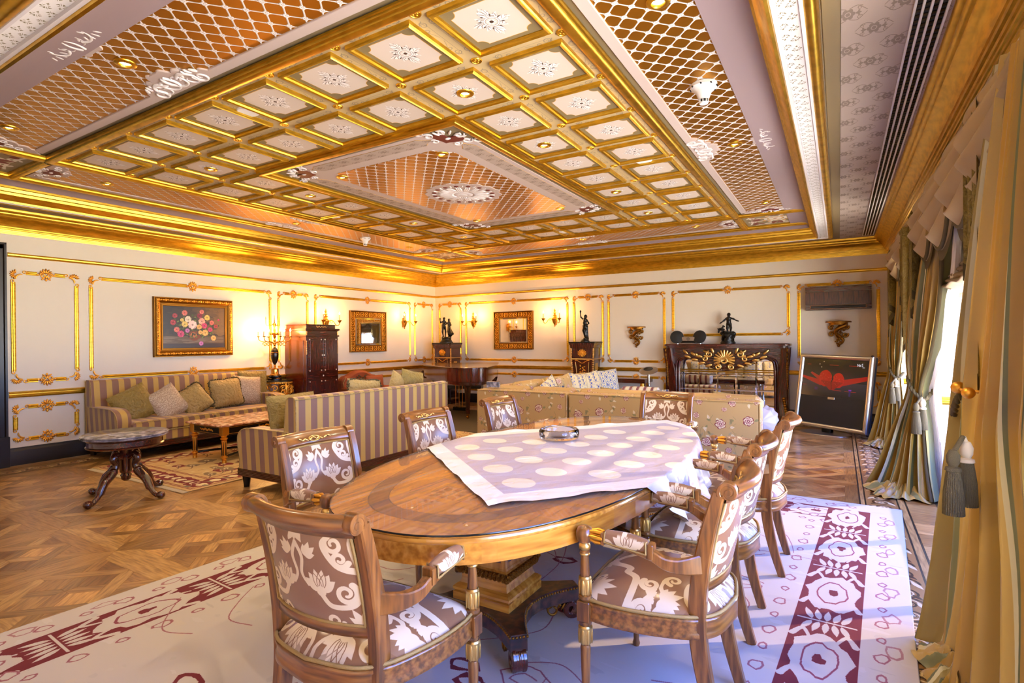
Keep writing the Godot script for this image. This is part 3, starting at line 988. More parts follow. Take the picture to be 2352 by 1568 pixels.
func make_materials() -> void:
	M.wall = std(Color(0.83, 0.795, 0.73), 0.75, 0, 0.35)
	M.gold = texm(T.leaf_tone, 0.3, Vector3(0.7, 3, 0.7), true, Color(0.93, 0.76, 0.27))
	M.gold.metallic = 1.0
	M.gilt = std(Color(0.9, 0.66, 0.26), 0.36, 1.0)
	M.gilt_pale = std(Color(0.87, 0.72, 0.42), 0.35, 1.0)
	M.old_gilt = std(Color(0.52, 0.35, 0.13), 0.4, 1.0)
	M.carved_gilt = relief(std(Color(0.6, 0.4, 0.15), 0.38, 1.0), "gilt_relief", 1.2)
	M.carved_gilt.uv1_triplanar = true
	M.carved_gilt.uv1_scale = Vector3(6, 6, 6)
	M.brass = std(Color(0.85, 0.62, 0.27), 0.2, 1.0)
	M.chrome = std(Color(0.75, 0.76, 0.78), 0.12, 1.0)
	M.silver = std(Color(0.72, 0.7, 0.67), 0.32, 1.0)
	M.bronze = std(Color(0.045, 0.042, 0.04), 0.33, 0.5)
	M.black = std(Color(0.02, 0.02, 0.022), 0.25)
	M.black_matt = std(Color(0.025, 0.025, 0.03), 0.7)
	M.white = std(Color(0.85, 0.85, 0.85), 0.5)
	M.grey = std(Color(0.45, 0.4, 0.34), 0.7)
	M.margin = std(Color(0.55, 0.48, 0.5), 0.7)
	M.taupe = std(Color(0.45, 0.39, 0.28), 0.7)
	M.pale = std(Color(0.68, 0.62, 0.6), 0.7)
	M.pale_relief = std(Color(0.8, 0.78, 0.79), 0.6)
	M.shade_relief = std(Color(0.55, 0.51, 0.48), 0.6)
	M.red = std(Color(0.36, 0.1, 0.08), 0.6)
	M.lattice = texm(T.lattice, 1.0, Vector3(1, 1, 1))
	M.lattice.metallic = 1.0
	M.lattice.metallic_texture = T.lattice_metal
	M.lattice.metallic_texture_channel = BaseMaterial3D.TEXTURE_CHANNEL_GREEN
	M.lattice.roughness_texture = T.lattice_metal
	M.lattice.roughness_texture_channel = BaseMaterial3D.TEXTURE_CHANNEL_RED
	M.coffer = texm(T.coffer, 0.6)
	M.beam = texm(T.beam, 0.7)
	M.soffit = texm(T.soffit, 0.75)
	M.pierced = texm(T.pierced, 0.6)
	M.corner_square = texm(T.corner_square, 0.6)
	M.ebony_wood = std(Color(0.055, 0.03, 0.024), 0.35)
	M.dark_trim = std(Color(0.075, 0.042, 0.034), 0.4)
	for a in 3:
		M["mahogany%d" % a] = wood("mahogany", a, 0.22, Color.WHITE, 0.8)
		M["walnut%d" % a] = wood("walnut", a, 0.35)
		M["honey%d" % a] = wood("honey", a, 0.3)
		M["yew%d" % a] = wood("yew", a, 0.22, Color.WHITE, 0.8, 0.5, 4.0)
	M.burl = texm(T.burl, 0.22, Vector3(3, 3, 3), true)
	M.burl.clearcoat_enabled = true
	M.burl.clearcoat = 0.6
	M.rosy_marble = texm(T.rosy_marble, 0.2, Vector3(2, 2, 2), true)
	M.grey_marble = texm(T.grey_marble, 0.15, Vector3(2, 2, 2), true)
	M.green_marble = texm(T.grey_marble, 0.15, Vector3(3, 3, 3), true, Color(0.12, 0.16, 0.16))
	M.pearl = std(Color(0.8, 0.76, 0.68), 0.25)
	M.mirror = std(Color(0.9, 0.9, 0.9), 0.02, 1.0)
	M.glass = std(Color(0.9, 0.95, 0.95, 0.06), 0.02)
	M.glass.transparency = BaseMaterial3D.TRANSPARENCY_ALPHA
	M.crystal = std(Color(1, 1, 1, 0.0), 0.0)
	M.crystal.refraction_enabled = true
	M.crystal.refraction_scale = 0.05
	M.damask = texm(T.damask, 1.0, Vector3(2.6, 1.86, 2.6), true)
	M.damask.roughness_texture = T.damask_mask
	M.damask.roughness = 0.62
	M.damask.rim_enabled = true
	M.damask.rim = 0.25
	M.damask_seat = M.damask.duplicate()
	M.damask_seat.uv1_scale = Vector3(2.2, 1.6, 1.6)
	M.braid = relief(std(Color(0.6, 0.47, 0.24), 0.6), "pile", 0.2)
	M.braid.uv1_triplanar = true
	M.braid.uv1_scale = Vector3(8, 8, 8)
	M.stripe = texm(T.sofa_stripe, 0.5, Vector3(7.2, 7.2, 7.2), true)
	M.stripe.rim_enabled = true
	M.stripe.rim = 0.4
	M.curtain = texm(T.curtain_stripe, 0.42, Vector3(1, 1, 1))
	M.curtain.rim_enabled = true
	M.curtain.rim = 0.3
	M.curtain.backlight_enabled = true
	M.curtain.backlight = Color(0.25, 0.2, 0.08)
	M.swag = std(Color(0.58, 0.49, 0.34), 0.42)
	M.swag.rim_enabled = true
	M.swag.rim = 0.3
	M.olive_silk = relief(std(Color(0.5, 0.42, 0.18), 0.4), "crease", 1.0)
	M.gold_silk = relief(std(Color(0.62, 0.52, 0.3), 0.4), "crease", 1.0)
	for k in ["olive_silk", "gold_silk"]:
		M[k].uv1_triplanar = true
		M[k].uv1_scale = Vector3(3, 3, 3)
		M[k].rim_enabled = true
		M[k].rim = 0.4
	M.brocade = texm(T.brocade, 0.5, Vector3(5, 5, 5), true)
	M.sheer = std(Color(0.92, 0.9, 0.87), 0.7)
	M.sheer.backlight_enabled = true
	M.sheer.backlight = Color(0.6, 0.58, 0.55)
	M.blind = std(Color(0.52, 0.45, 0.36), 0.7)
	M.fringe = relief(std(Color(0.34, 0.29, 0.17), 0.8), "pile", 0.5)
	M.fringe.uv1_triplanar = true
	M.fringe.uv1_scale = Vector3(6, 6, 6)
	M.floral = texm(T.floral, 0.65, Vector3(1.35, 1.35, 1.35), true)
	M.blue_print = texm(T.blue_print, 0.6, Vector3(4, 4, 4), true)
	M.peacock = texm(T.peacock_print, 0.6, Vector3(4, 4, 4), true)
	M.bolster = texm(T.bolster_stripe, 0.5, Vector3(4.5, 4.5, 4.5), true)
	M.orange = std(Color(0.58, 0.27, 0.11), 0.7)
	M.rug = relief(texm(T.rug, 0.95), "pile", 0.0)
	M.rug.heightmap_enabled = false
	M.small_rug = texm(T.small_rug, 0.95)
	M.fringe_white = std(Color(0.75, 0.68, 0.55), 0.9)
	M.grey_rug = relief(std(Color(0.36, 0.29, 0.19), 0.95), "pile", 1.0)
	M.grey_rug.uv1_triplanar = true
	M.grey_rug.uv1_scale = Vector3(8, 8, 8)
	M.marquetry = texm(T.marquetry, 0.3)
	M.cloth = texm(T.cloth, 0.34)
	M.cloth.transparency = BaseMaterial3D.TRANSPARENCY_ALPHA
	M.cloth.heightmap_enabled = true
	M.cloth.heightmap_texture = T.crease
	M.cloth.heightmap_scale = 0.6
	M.bulb = std(Color(1, 0.95, 0.85), 0.5)
	M.bulb.emission_enabled = true
	M.bulb.emission = Color(1.0, 0.82, 0.55)
	M.bulb.emission_energy_multiplier = 9.0
	M.spot_face = std(Color(1, 0.97, 0.9), 0.5)
	M.spot_face.emission_enabled = true
	M.spot_face.emission = Color(1.0, 0.93, 0.8)
	M.spot_face.emission_energy_multiplier = 6.0
	M.picture = texm(T.flower_picture, 0.35)
	M.tv = std(Color(0.01, 0.01, 0.012), 0.12)
	M.tv.emission_enabled = true
	M.tv.emission_texture = T.tv_picture
	M.tv.emission = Color.BLACK
	M.tv.emission_energy_multiplier = 1.0

# ---------------------------------------------------------------- room shell
func rect_run(b: MB, prof: Array, x0: float, z0: float, x1: float, z1: float, y: float) -> void:
	# profile x runs inward from the rectangle's sides
	var ma := Vector2(1, 0)
	b.run(prof, Vector3(x0, y, z0), Vector3(x0, y, z1), Vector3(1, 0, 0), Vector3.UP, ma, -ma)
	b.run(prof, Vector3(x1, y, z0), Vector3(x1, y, z1), Vector3(-1, 0, 0), Vector3.UP, ma, -ma)
	b.run(prof, Vector3(x0, y, z0), Vector3(x1, y, z0), Vector3(0, 0, 1), Vector3.UP, ma, -ma)
	b.run(prof, Vector3(x0, y, z1), Vector3(x1, y, z1), Vector3(0, 0, -1), Vector3.UP, ma, -ma)
func vv(a: Array) -> Array:
	var r := []
	for q in a: r.append(Vector2(q[0], q[1]))
	return r
func box_of(b: MB, x0: float, y0: float, z0: float, x1: float, y1: float, z1: float, bev := 0.0) -> MB:
	b.box(Vector3(x0 + x1, y0 + y1, z0 + z1) * 0.5, Vector3(x1 - x0, y1 - y0, z1 - z0), bev)
	return b
const BAYS := [[1.52, 3.56], [4.0, 7.3], [7.75, 9.9]]
func build_shell() -> void:
	struct("wall_left", box_of(MB.new(), -0.2, 0, -0.2, 0, 3.3, RZ + 0.2), M.wall, "cream plaster wall with gilt panel frames behind the striped sofa")
	struct("wall_back", box_of(MB.new(), 0, 0, -0.2, RX, 3.3, 0), M.wall, "cream plaster wall with gilt panel frames behind the fireplace")
	struct("wall_front", box_of(MB.new(), 0, 0, RZ, RX, 3.3, RZ + 0.2), M.wall)
	var b := MB.new()
	var zs := -0.2
	for w in BAYS:
		box_of(b, RX, 0, zs, RX + 0.5, 3.3, w[0])
		box_of(b, RX, 2.6, w[0], RX + 0.5, 3.3, w[1])
		box_of(b, RX + 0.3, 0, w[0], RX + 0.5, 0.3, w[1])
		zs = w[1]
	box_of(b, RX, 0, zs, RX + 0.5, 3.3, RZ + 0.2)
	struct("wall_right", b, M.wall, "cream window wall with deep bays behind the gold curtains")
	var k := 0
	for w in BAYS:
		k += 1
		var o := struct("window_%d" % k, null, null, "white window in a deep bay of the right wall")
		var f := MB.new()
		var x := RX + 0.4
		box_of(f, x - 0.03, 0.3, w[0], x + 0.03, 0.38, w[1], 0.004)
		box_of(f, x - 0.03, 2.52, w[0], x + 0.03, 2.6, w[1], 0.004)
		part("sash", f, M.white, o)
		var m := 3 if k == 2 else 2
		for j in m + 1:
			f = MB.new()
			var z: float = lerpf(w[0] + 0.035, w[1] - 0.035, float(j) / m)
			box_of(f, x - 0.03, 0.38, z - 0.035, x + 0.03, 2.52, z + 0.035, 0.004)
			part("mullion", f, M.white, o)
			if j < m:
				f = MB.new()
				var z1: float = lerpf(w[0] + 0.035, w[1] - 0.035, float(j + 1) / m)
				f.quad(Vector3(x, 0.38, z + 0.03), Vector3(x, 0.38, z1 - 0.03), Vector3(x, 2.52, z1 - 0.03), Vector3(x, 2.52, z + 0.03), Vector3(-1, 0, 0))
				part("pane", f, M.glass, o)
	b = MB.new()
	box_of(b, -0.2, 3.3, -0.2, RX + 0.5, 3.5, RZ + 0.2)
	var roof := struct("ceiling", b, M.taupe, "gilded and painted coffered ceiling of the salon")
	# soffit ring round the tray, and the boards above it
	b = MB.new()
	box_of(b, 0, SY, 0, 0.8, 3.3, RZ)
	box_of(b, 8.12, SY, 0, RX, 3.3, RZ)
	box_of(b, 0.8, SY, 0, 8.12, 3.3, 0.8)
	box_of(b, 0.8, SY, 9.24, 8.12, 3.3, RZ)
	part("soffit", b, M.grey, roof)
	# cornice on the walls
	b = MB.new()
	var cor := vv([[0, 0], [0.012, 0], [0.014, 0.012], [0.022, 0.014], [0.024, 0.028], [0.034, 0.03], [0.036, 0.042], [0.046, 0.046], [0.05, 0.06], [0.064, 0.064], [0.068, 0.078], [0.078, 0.082], [0.086, 0.1], [0.102, 0.126], [0.122, 0.15], [0.146, 0.168], [0.15, 0.178], [0.164, 0.184], [0.176, 0.198], [0.178, 0.212], [0.196, 0.222], [0.205, 0.238], [0.205, 0.262]])
	rect_run(b, cor, 0, 0, RX, RZ, 2.69)
	struct("trim_1", b, M.gold, "heavy gilded cornice under the ceiling")
	# gold bead, pierced white band and gilt rim of the tray
	b = MB.new()
	rect_run(b, vv([[0, 0], [0.0, -0.05], [0.01, -0.068], [0.03, -0.078], [0.048, -0.074], [0.058, -0.066]]), 0.745, 0.745, 8.18, 9.295, SY)
	part("gold_bead", b, M.gold, roof)
	b = MB.new()
	rect_run(b, vv([[0.058, -0.066], [0.06, -0.072], [0.074, -0.072], [0.076, -0.064]]), 0.745, 0.745, 8.18, 9.295, SY)
	rect_run(b, vv([[0.166, -0.05], [0.168, -0.068], [0.186, -0.068], [0.188, -0.055]]), 0.745, 0.745, 8.18, 9.295, SY)
	part("white_fillet", b, M.pale_relief, roof)
	b = MB.new()
	rect_run(b, vv([[0.0, 0.0], [0.03, 0.008], [0.06, 0.011], [0.09, 0.014]]), 0.821, 0.821, 8.104, 9.219, SY - 0.064)
	for q in b.t.size(): b.t[q] = Vector2(b.t[q].x / 0.11, b.t[q].y / 0.092)
	part("pierced_band", b, M.pierced, roof)
	b = MB.new()
	rect_run(b, vv([[0.186, -0.062], [0.19, -0.082], [0.205, -0.085], [0.208, -0.066], [0.222, -0.055], [0.24, -0.02], [0.252, -0.012], [0.256, 0.012], [0.268, 0.02], [0.275, 0.048], [0.288, 0.054], [0.29, 0.075], [0.29, 0.1]]), 0.745, 0.745, 8.18, 9.295, SY)
	part("gilt_rim", b, M.gold, roof)
	b = MB.new()
	rect_run(b, vv([[0.285, 0.07], [0.33, 0.1], [0.42, 0.112], [0.53, 0.115]]), 0.745, 0.745, 8.18, 9.295, SY)
	part("tray_margin", b, M.margin, roof)
	# picture rail, chair rail, skirting
	var pic := vv([[0, 0], [0.012, 0.002], [0.016, 0.012], [0.026, 0.018], [0.028, 0.03], [0.02, 0.036], [0.014, 0.046], [0, 0.05]])
	var rail := vv([[0, 0], [0.014, 0.0], [0.018, 0.012], [0.03, 0.02], [0.032, 0.032], [0.018, 0.038], [0.018, 0.046], [0.034, 0.052], [0.036, 0.062], [0.022, 0.07], [0, 0.074]])
	var base := vv([[0.02, 0], [0.02, 0.15], [0.017, 0.158], [0.017, 0.17], [0.01, 0.18], [0.008, 0.2], [0, 0.205]])
	var id := 2
	for e in [["picture rail", pic, 2.428, M.gold], ["chair rail", rail, 0.788, M.gold]]:
		b = MB.new()
		b.run(e[1], Vector3(0, e[2], 0), Vector3(0, e[2], 7.8), Vector3.RIGHT, Vector3.UP, Vector2(1, 0), Vector2.ZERO)
		b.run(e[1], Vector3(0, e[2], 0), Vector3(RX, e[2], 0), Vector3.BACK, Vector3.UP, Vector2(1, 0), Vector2(-1, 0))
		var z0 := 0.0
		for w in BAYS + [[RZ, RZ]]:
			b.run(e[1], Vector3(RX, e[2], z0), Vector3(RX, e[2], w[0]), Vector3.LEFT, Vector3.UP, Vector2(1, 0) if z0 == 0.0 else Vector2(-1, 0), Vector2(1, 0))
			if w[0] < RZ:
				b.run(e[1], Vector3(RX, e[2], w[0]), Vector3(RX + 0.36, e[2], w[0]), Vector3.BACK, Vector3.UP, Vector2(-1, 0), Vector2.ZERO)
				b.run(e[1], Vector3(RX, e[2], w[1]), Vector3(RX + 0.36, e[2], w[1]), Vector3.FORWARD, Vector3.UP, Vector2(-1, 0), Vector2.ZERO)
			z0 = w[1]
		struct("trim_%d" % id, b, e[3], "gilt %s along the cream walls" % e[0])
		id += 1
	b = MB.new()
	b.run(base, Vector3(0, 0, 0), Vector3(0, 0, 7.8), Vector3.RIGHT, Vector3.UP, Vector2(1, 0))
	struct("baseboard_left", b, M.dark_trim, "tall dark brown skirting along the left wall")
	b = MB.new()
	b.run(base, Vector3(0, 0, 0), Vector3(RX, 0, 0), Vector3.BACK, Vector3.UP, Vector2(1, 0), Vector2(-1, 0))
	struct("baseboard_back", b, M.dark_trim, "tall dark brown skirting along the back wall")
	b = MB.new()
	var z0 := 0.0
	for w in BAYS + [[RZ, RZ]]:
		b.run(base, Vector3(RX, 0, z0), Vector3(RX, 0, w[0]), Vector3.LEFT, Vector3.UP, Vector2(1, 0) if z0 == 0.0 else Vector2(-1, 0), Vector2(1, 0))
		if w[0] < RZ:
			b.run(base, Vector3(RX, 0, w[0]), Vector3(RX + 0.3, 0, w[0]), Vector3.BACK, Vector3.UP, Vector2(-1, 0), Vector2.ZERO)
			b.run(base, Vector3(RX, 0, w[1]), Vector3(RX + 0.3, 0, w[1]), Vector3.FORWARD, Vector3.UP, Vector2(-1, 0), Vector2.ZERO)
			b.run(base, Vector3(RX + 0.3, 0, w[0]), Vector3(RX + 0.3, 0, w[1]), Vector3.LEFT, Vector3.UP)
		z0 = w[1]
	struct("baseboard_right", b, M.dark_trim, "dark brown skirting round the window bays")
	# door at the left edge
	var d := struct("door_1", null, null, "dark brown moulded door case at the left end of the left wall")
	var arch := vv([[0, 0], [0.02, 0.0], [0.03, 0.02], [0.03, 0.05], [0.045, 0.06], [0.045, 0.1], [0.06, 0.11], [0.06, 0.13], [0, 0.13]])
	b = MB.new()
	b.run(arch, Vector3(0, 0.34, 7.95), Vector3(0, 2.58, 7.95), Vector3.RIGHT, Vector3(0, 0, -1), Vector2.ZERO, Vector2(0, 0))
	b.run(arch, Vector3(0, 0.34, 8.95), Vector3(0, 2.58, 8.95), Vector3.RIGHT, Vector3(0, 0, 1))
	b.run(arch, Vector3(0, 2.45, 7.82), Vector3(0, 2.45, 9.08), Vector3.RIGHT, Vector3.UP)
	part("architrave", b, M.ebony_wood, d)
	for z in [7.885, 9.015]:
		b = MB.new()
		box_of(b, 0, 0, z - 0.075, 0.075, 0.35, z + 0.075, 0.004)
		part("plinth_block", b, M.ebony_wood, d)
	b = MB.new()
	box_of(b, 0, 0, 7.95, 0.02, 2.45, 8.95, 0.003)
	part("leaf", b, M.ebony_wood, d)

# ---------------------------------------------------------------- ceiling
const GX := 0.597
const GZ := 0.581
func plate(poly: PackedVector2Array, y: float, th: float, bev := 0.0) -> MB:
	var b := MB.new()
	b.slab(poly, y, y - th, bev)
	return b
func rectp(x0: float, z0: float, x1: float, z1: float) -> PackedVector2Array:
	return PackedVector2Array([Vector2(x0, z0), Vector2(x1, z0), Vector2(x1, z1), Vector2(x0, z1)])
func flat_plate(x0: float, z0: float, x1: float, z1: float, y: float, us: float, vs: float, u0 := 0.0, v0 := 0.0) -> MB:
	var b := MB.new()
	box_of(b, x0, y, z0, x1, y + 0.02, z1)
	for k in b.t.size():
		var q := b.v[k]
		b.t[k] = Vector2((q.x - u0) * us, (q.z - v0) * vs)
	return b
func scallop(a: Vector2, b: Vector2, side: Vector2, depths: Array, rr: float) -> Array:
	# a scalloped edge from a to b bulging to one side
	var r := []
	var m := depths.size()
	for k in m:
		var p0: Vector2 = a.lerp(b, float(k) / m) + side * depths[k][0]
		var p1: Vector2 = a.lerp(b, float(k + 1) / m) + side * depths[k][1]
		var mid: Vector2 = (p0 + p1) * 0.5
		for s in 7:
			var f := s / 7.0
			r.append(p0.lerp(p1, f) + side * sin(PI * f) * rr + (p1 - p0).normalized().orthogonal() * 0.0)
	r.append(b + side * depths[m - 1][1])
	return r
func scroll_relief(b: MB, c: Vector2, ex: Vector2, ey: Vector2, y: float, s: float) -> void:
	# a pair of acanthus scrolls in low relief
	for sg in [-1.0, 1.0]:
		for e in [[0.0, 0.06, 0.16, 0.10, 1.2], [0.1, 0.02, 0.2, 0.09, -1.1], [0.2, 0.0, 0.1, 0.06, 1.3]]:
			var pts := []
			for q in spiral(Vector2(e[0] + 0.06, e[1]), e[3], 2.4, e[4], 0.2):
				var w: Vector2 = c + (ex * q.x * sg + ey * q.y) * s
				pts.append(Vector3(w.x, y, w.y))
			var rad := []
			for k in pts.size(): rad.append(lerpf(0.014, 0.004, float(k) / pts.size()) * s)
			b.tube(pts, rad, 6)
		for k in 5:
			var a := 0.5 + k * 0.42
			var q := Vector2(0.05 + 0.07 * k, 0.03) + Vector2.from_angle(a) * 0.06
			var w: Vector2 = c + (ex * q.x * sg + ey * q.y) * s
			b.ell(Vector3(w.x, y, w.y), Vector3(0.034, 0.01, 0.013) * s, 8, 4, Basis(Vector3.UP, -a * sg))
func build_ceiling() -> void:
	var roof := get_node("ceiling")
	var fx0 := 6.70 - 7.5 * GX
	var fx1 := 6.70 + 0.5 * GX
	var fz0 := 7.794 - 9.5 * GZ
	var fz1 := 7.794 + 0.5 * GZ
	part("plaster_bed", flat_plate(1.2, 1.2, 8.0, 9.1, CY + 0.012, 1, 1), M.taupe, roof)
	# the ground of the coffered field: four strips round the centre panel
	var cx0 := 6.70 - 5.5 * GX
	var cx1 := 6.70 - 1.5 * GX
	var cz0 := 7.794 - 7.5 * GZ
	var cz1 := 7.794 - 1.5 * GZ
	for s in [[fx0, fz0, fx1, cz0], [fx0, cz1, fx1, fz1], [fx0, cz0, cx0, cz1], [cx1, cz0, fx1, cz1]]:
		part("beam_face", flat_plate(s[0], s[1], s[2], s[3], CY, 1.0 / GX, 1.0 / GZ, fx0, fz0), M.beam, roof)
	# one coffer, shared
	var fr := MB.new()
	var pr := vv([[0, 0], [0.0, -0.022], [0.006, -0.028], [0.012, -0.024], [0.016, -0.03], [0.024, -0.026], [0.028, -0.014], [0.036, -0.01], [0.036, 0]])
	rect_run(fr, pr, -0.24, -0.238, 0.24, 0.238, 0)
	var frm := fr.mesh()
	var pn := MB.new()
	box_of(pn, -0.206, -0.006, -0.204, 0.206, 0.01, 0.204)
	for k in pn.t.size(): pn.t[k] = Vector2(pn.v[k].x / 0.412 + 0.5, pn.v[k].z / 0.408 + 0.5)
	var pnm := pn.mesh()
	for i in 8:
		for j in 10:
			if i > 1 and i < 6 and j > 1 and j < 8: continue
			var o := part("coffer_panel", pnm, M.coffer, roof, Vector3(6.70 - GX * i, CY, 7.794 - GZ * j))
			part("coffer_frame", frm, M.gold, o)
	# medallions where the beams cross
	var md := MB.new()
	md.lathe([[0.0, -0.004], [0.024, -0.005], [0.026, -0.008], [0.032, -0.008], [0.035, -0.003], [0.035, 0.0]], 20)
	for k in 4:
		var a := PI / 2 * k
		md.ell(Vector3(cos(a) * 0.014, -0.006, sin(a) * 0.014), Vector3(0.009, 0.004, 0.009), 8, 4)
	var mdm := md.mesh()
	for i in 9:
		for j in 11:
			if i > 1 and i < 7 and j > 1 and j < 9 and not (i in [2, 6] or j in [2, 8]): continue
			var dx := 0.03 if i == 0 else -0.03 if i == 8 else 0.0
			var dz := 0.03 if j == 0 else -0.03 if j == 10 else 0.0
			if (i in [2, 6] and j >= 2 and j <= 8) or (j in [2, 8] and i >= 2 and i <= 6): continue
			part("medallion", mdm, M.gold, roof, Vector3(fx1 - GX * i - dx, CY, fz1 - GZ * j - dz))
	# gilt ribs: field border, centre panel, outer frame and the links at the corners
	var rib := vv([[-0.05, 0], [-0.05, -0.012], [-0.042, -0.016], [-0.04, -0.03], [-0.026, -0.036], [-0.022, -0.044], [-0.008, -0.048], [0.008, -0.048], [0.022, -0.044], [0.026, -0.036], [0.04, -0.03], [0.042, -0.016], [0.05, -0.012], [0.05, 0]])
	var ox0 := 1.29
	var ox1 := 7.95
	var oz0 := 1.29
	var oz1 := 9.03
	for s in [["field_rib", fx0 - 0.045, fz0 - 0.045, fx1 + 0.045, fz1 + 0.045], ["centre_rib", cx0 + 0.03, cz0 + 0.03, cx1 - 0.03, cz1 - 0.03], ["outer_rib", ox0, oz0, ox1, oz1]]:
		var b := MB.new()
		rect_run(b, rib, s[1], s[2], s[3], s[4], CY)
		part(s[0], b, M.gold, roof)
	var lk := MB.new()
	for z in [fz0 - 0.045, fz1 + 0.045]:
		lk.run(rib, Vector3(ox0, CY, z), Vector3(fx0 - 0.09, CY, z), Vector3(0, 0, 1), Vector3.UP)
		lk.run(rib, Vector3(fx1 + 0.09, CY, z), Vector3(ox1, CY, z), Vector3(0, 0, 1), Vector3.UP)
	for x in [fx0 - 0.045, fx1 + 0.045]:
		lk.run(rib, Vector3(x, CY, oz0), Vector3(x, CY, fz0 - 0.09), Vector3(1, 0, 0), Vector3.UP)
		lk.run(rib, Vector3(x, CY, fz1 + 0.09), Vector3(x, CY, oz1), Vector3(1, 0, 0), Vector3.UP)
	part("link_rib", lk, M.gold, roof)
	# lattice bands with their pale borders and scroll cartouches
	var bx := [[fx1 + 0.135, 7.85], [1.37, fx0 - 0.135]]
	for k in 2:
		lattice_band(roof, Vector2((bx[k][0] + bx[k][1]) * 0.5, 5.18), Vector2(0, 1), (bx[k][1] - bx[k][0]) * 0.5, 2.77)
	for z in [[1.37, fz0 - 0.135], [fz1 + 0.135, 8.96]]:
		lattice_band(roof, Vector2(4.61, (z[0] + z[1]) * 0.5), Vector2(1, 0), (z[1] - z[0]) * 0.5, 2.26)
	for x in [[1.34, fx0 - 0.095], [fx1 + 0.095, 7.9]]:
		for z in [[1.34, fz0 - 0.095], [fz1 + 0.095, 8.98]]:
			part("corner_square", flat_plate(x[0], z[0], x[1], z[1], CY, 1.0 / (x[1] - x[0]), 1.0 / (z[1] - z[0]), x[0], z[0]), M.corner_square, roof)
	centre_panel(roof, (cx0 + cx1) * 0.5, (cz0 + cz1) * 0.5, (cx1 - cx0) * 0.5 - 0.08, (cz1 - cz0) * 0.5 - 0.08)
	ceiling_fittings()
func lattice_band(roof: Node, c: Vector2, ax: Vector2, hw: float, hl: float) -> void:
	var sd := Vector2(ax.y, ax.x)
	var w := MB.new()
	var inner := hw - 0.07
	var e := sd * inner + ax * hl
	w = flat_plate(c.x - e.x, c.y - e.y, c.x + e.x, c.y + e.y, CY + 0.002, 1.0 / 0.128, 1.0 / 0.1375, c.x, c.y)
	part("gilt_lattice", w, M.lattice, roof)
	# border strips
	for sg in [-1.0, 1.0]:
		var p := PackedVector2Array()
		var a: Vector2 = c + sd * sg * inner - ax * hl
		var b: Vector2 = c + sd * sg * inner + ax * hl
		p.append(c + sd * sg * hw - ax * (hl + 0.06))
		p.append(a - ax * 0.02)
		var m: Vector2 = c + sd * sg * inner
		p.append(m - ax * 0.36)
		for q in scallop(m - ax * 0.34, m - ax * 0.04, -sd * sg, [[0.0, 0.02], [0.03, 0.06], [0.075, 0.1], [0.1, 0.15]], 0.03): p.append(q)
		for q in scallop(m + ax * 0.04, m + ax * 0.34, -sd * sg, [[0.15, 0.1], [0.1, 0.075], [0.06, 0.03], [0.02, 0.0]], 0.03): p.append(q)
		p.append(b + ax * 0.02)
		p.append(c + sd * sg * hw + ax * (hl + 0.06))
		part("pale_border", plate(p, CY + 0.004, 0.012, 0.003), M.pale, roof)
		var r := MB.new()
		scroll_relief(r, m + sd * sg * 0.02, ax, -sd * sg, CY - 0.008, 0.9)
		part("scroll_relief", r, M.pale_relief, roof)
	for sg in [-1.0, 1.0]:
		var p := PackedVector2Array()
		var o: Vector2 = c + ax * sg * hl
		p.append(o + sd * hw + ax * sg * 0.1)
		p.append(o + sd * inner - ax * sg * 0.0)
		for q in scallop(o + sd * inner * 0.92, o, -ax * sg, [[0.0, 0.03], [0.03, 0.09], [0.09, 0.12]], 0.03): p.append(q)
		for q in scallop(o, o - sd * inner * 0.92, -ax * sg, [[0.12, 0.09], [0.09, 0.03], [0.03, 0.0]], 0.03): p.append(q)
		p.append(o - sd * inner)
		p.append(o - sd * hw + ax * sg * 0.1)
		part("pale_border", plate(p, CY + 0.003, 0.013, 0.003), M.pale, roof)
		shield(roof, o + ax * sg * 0.02, -ax * sg, 0.8)
func shield(roof: Node, c: Vector2, up: Vector2, s: float) -> void:
	# a red heart-shaped shield with pale scrolls
	var sd := up.orthogonal()
	var p := PackedVector2Array()
	for q in [[0, 0.02], [0.05, 0.07], [0.12, 0.06], [0.15, 0.0], [0.1, -0.05], [0.03, -0.09], [0, -0.12], [-0.03, -0.09], [-0.1, -0.05], [-0.15, 0.0], [-0.12, 0.06], [-0.05, 0.07]]:
		p.append(c + (sd * q[0] - up * q[1]) * s)
	part("red_shield", plate(p, CY - 0.007, 0.006, 0.002), M.red, roof)
	var r := MB.new()
	for sg in [-1.0, 1.0]:
		for e in [[0.17, 0.0, 0.05], [0.1, -0.1, 0.04], [0.08, 0.11, 0.045], [0.26, 0.03, 0.05]]:
			var pts := []
			for q in spiral(Vector2(e[0], e[1]), e[2], 0.6, 1.1 * sg, 0.3):
				var w: Vector2 = c + (sd * q.x * sg - up * q.y) * s
				pts.append(Vector3(w.x, CY - 0.01, w.y))
			r.tube(pts, 0.008 * s, 5)
	for k in 5:
		var d := up.rotated((k - 2) * 0.5)
		var w := c - d * 0.13 * s
		r.ell(Vector3(w.x, CY - 0.01, w.y), Vector3(0.05, 0.008, 0.013) * s, 8, 4, Basis(Vector3.UP, -d.angle()))
	r.ell(Vector3(c.x, CY - 0.014, c.y), Vector3(0.03, 0.008, 0.02) * s, 8, 4)
	part("scroll_relief", r, M.pale_relief, roof)
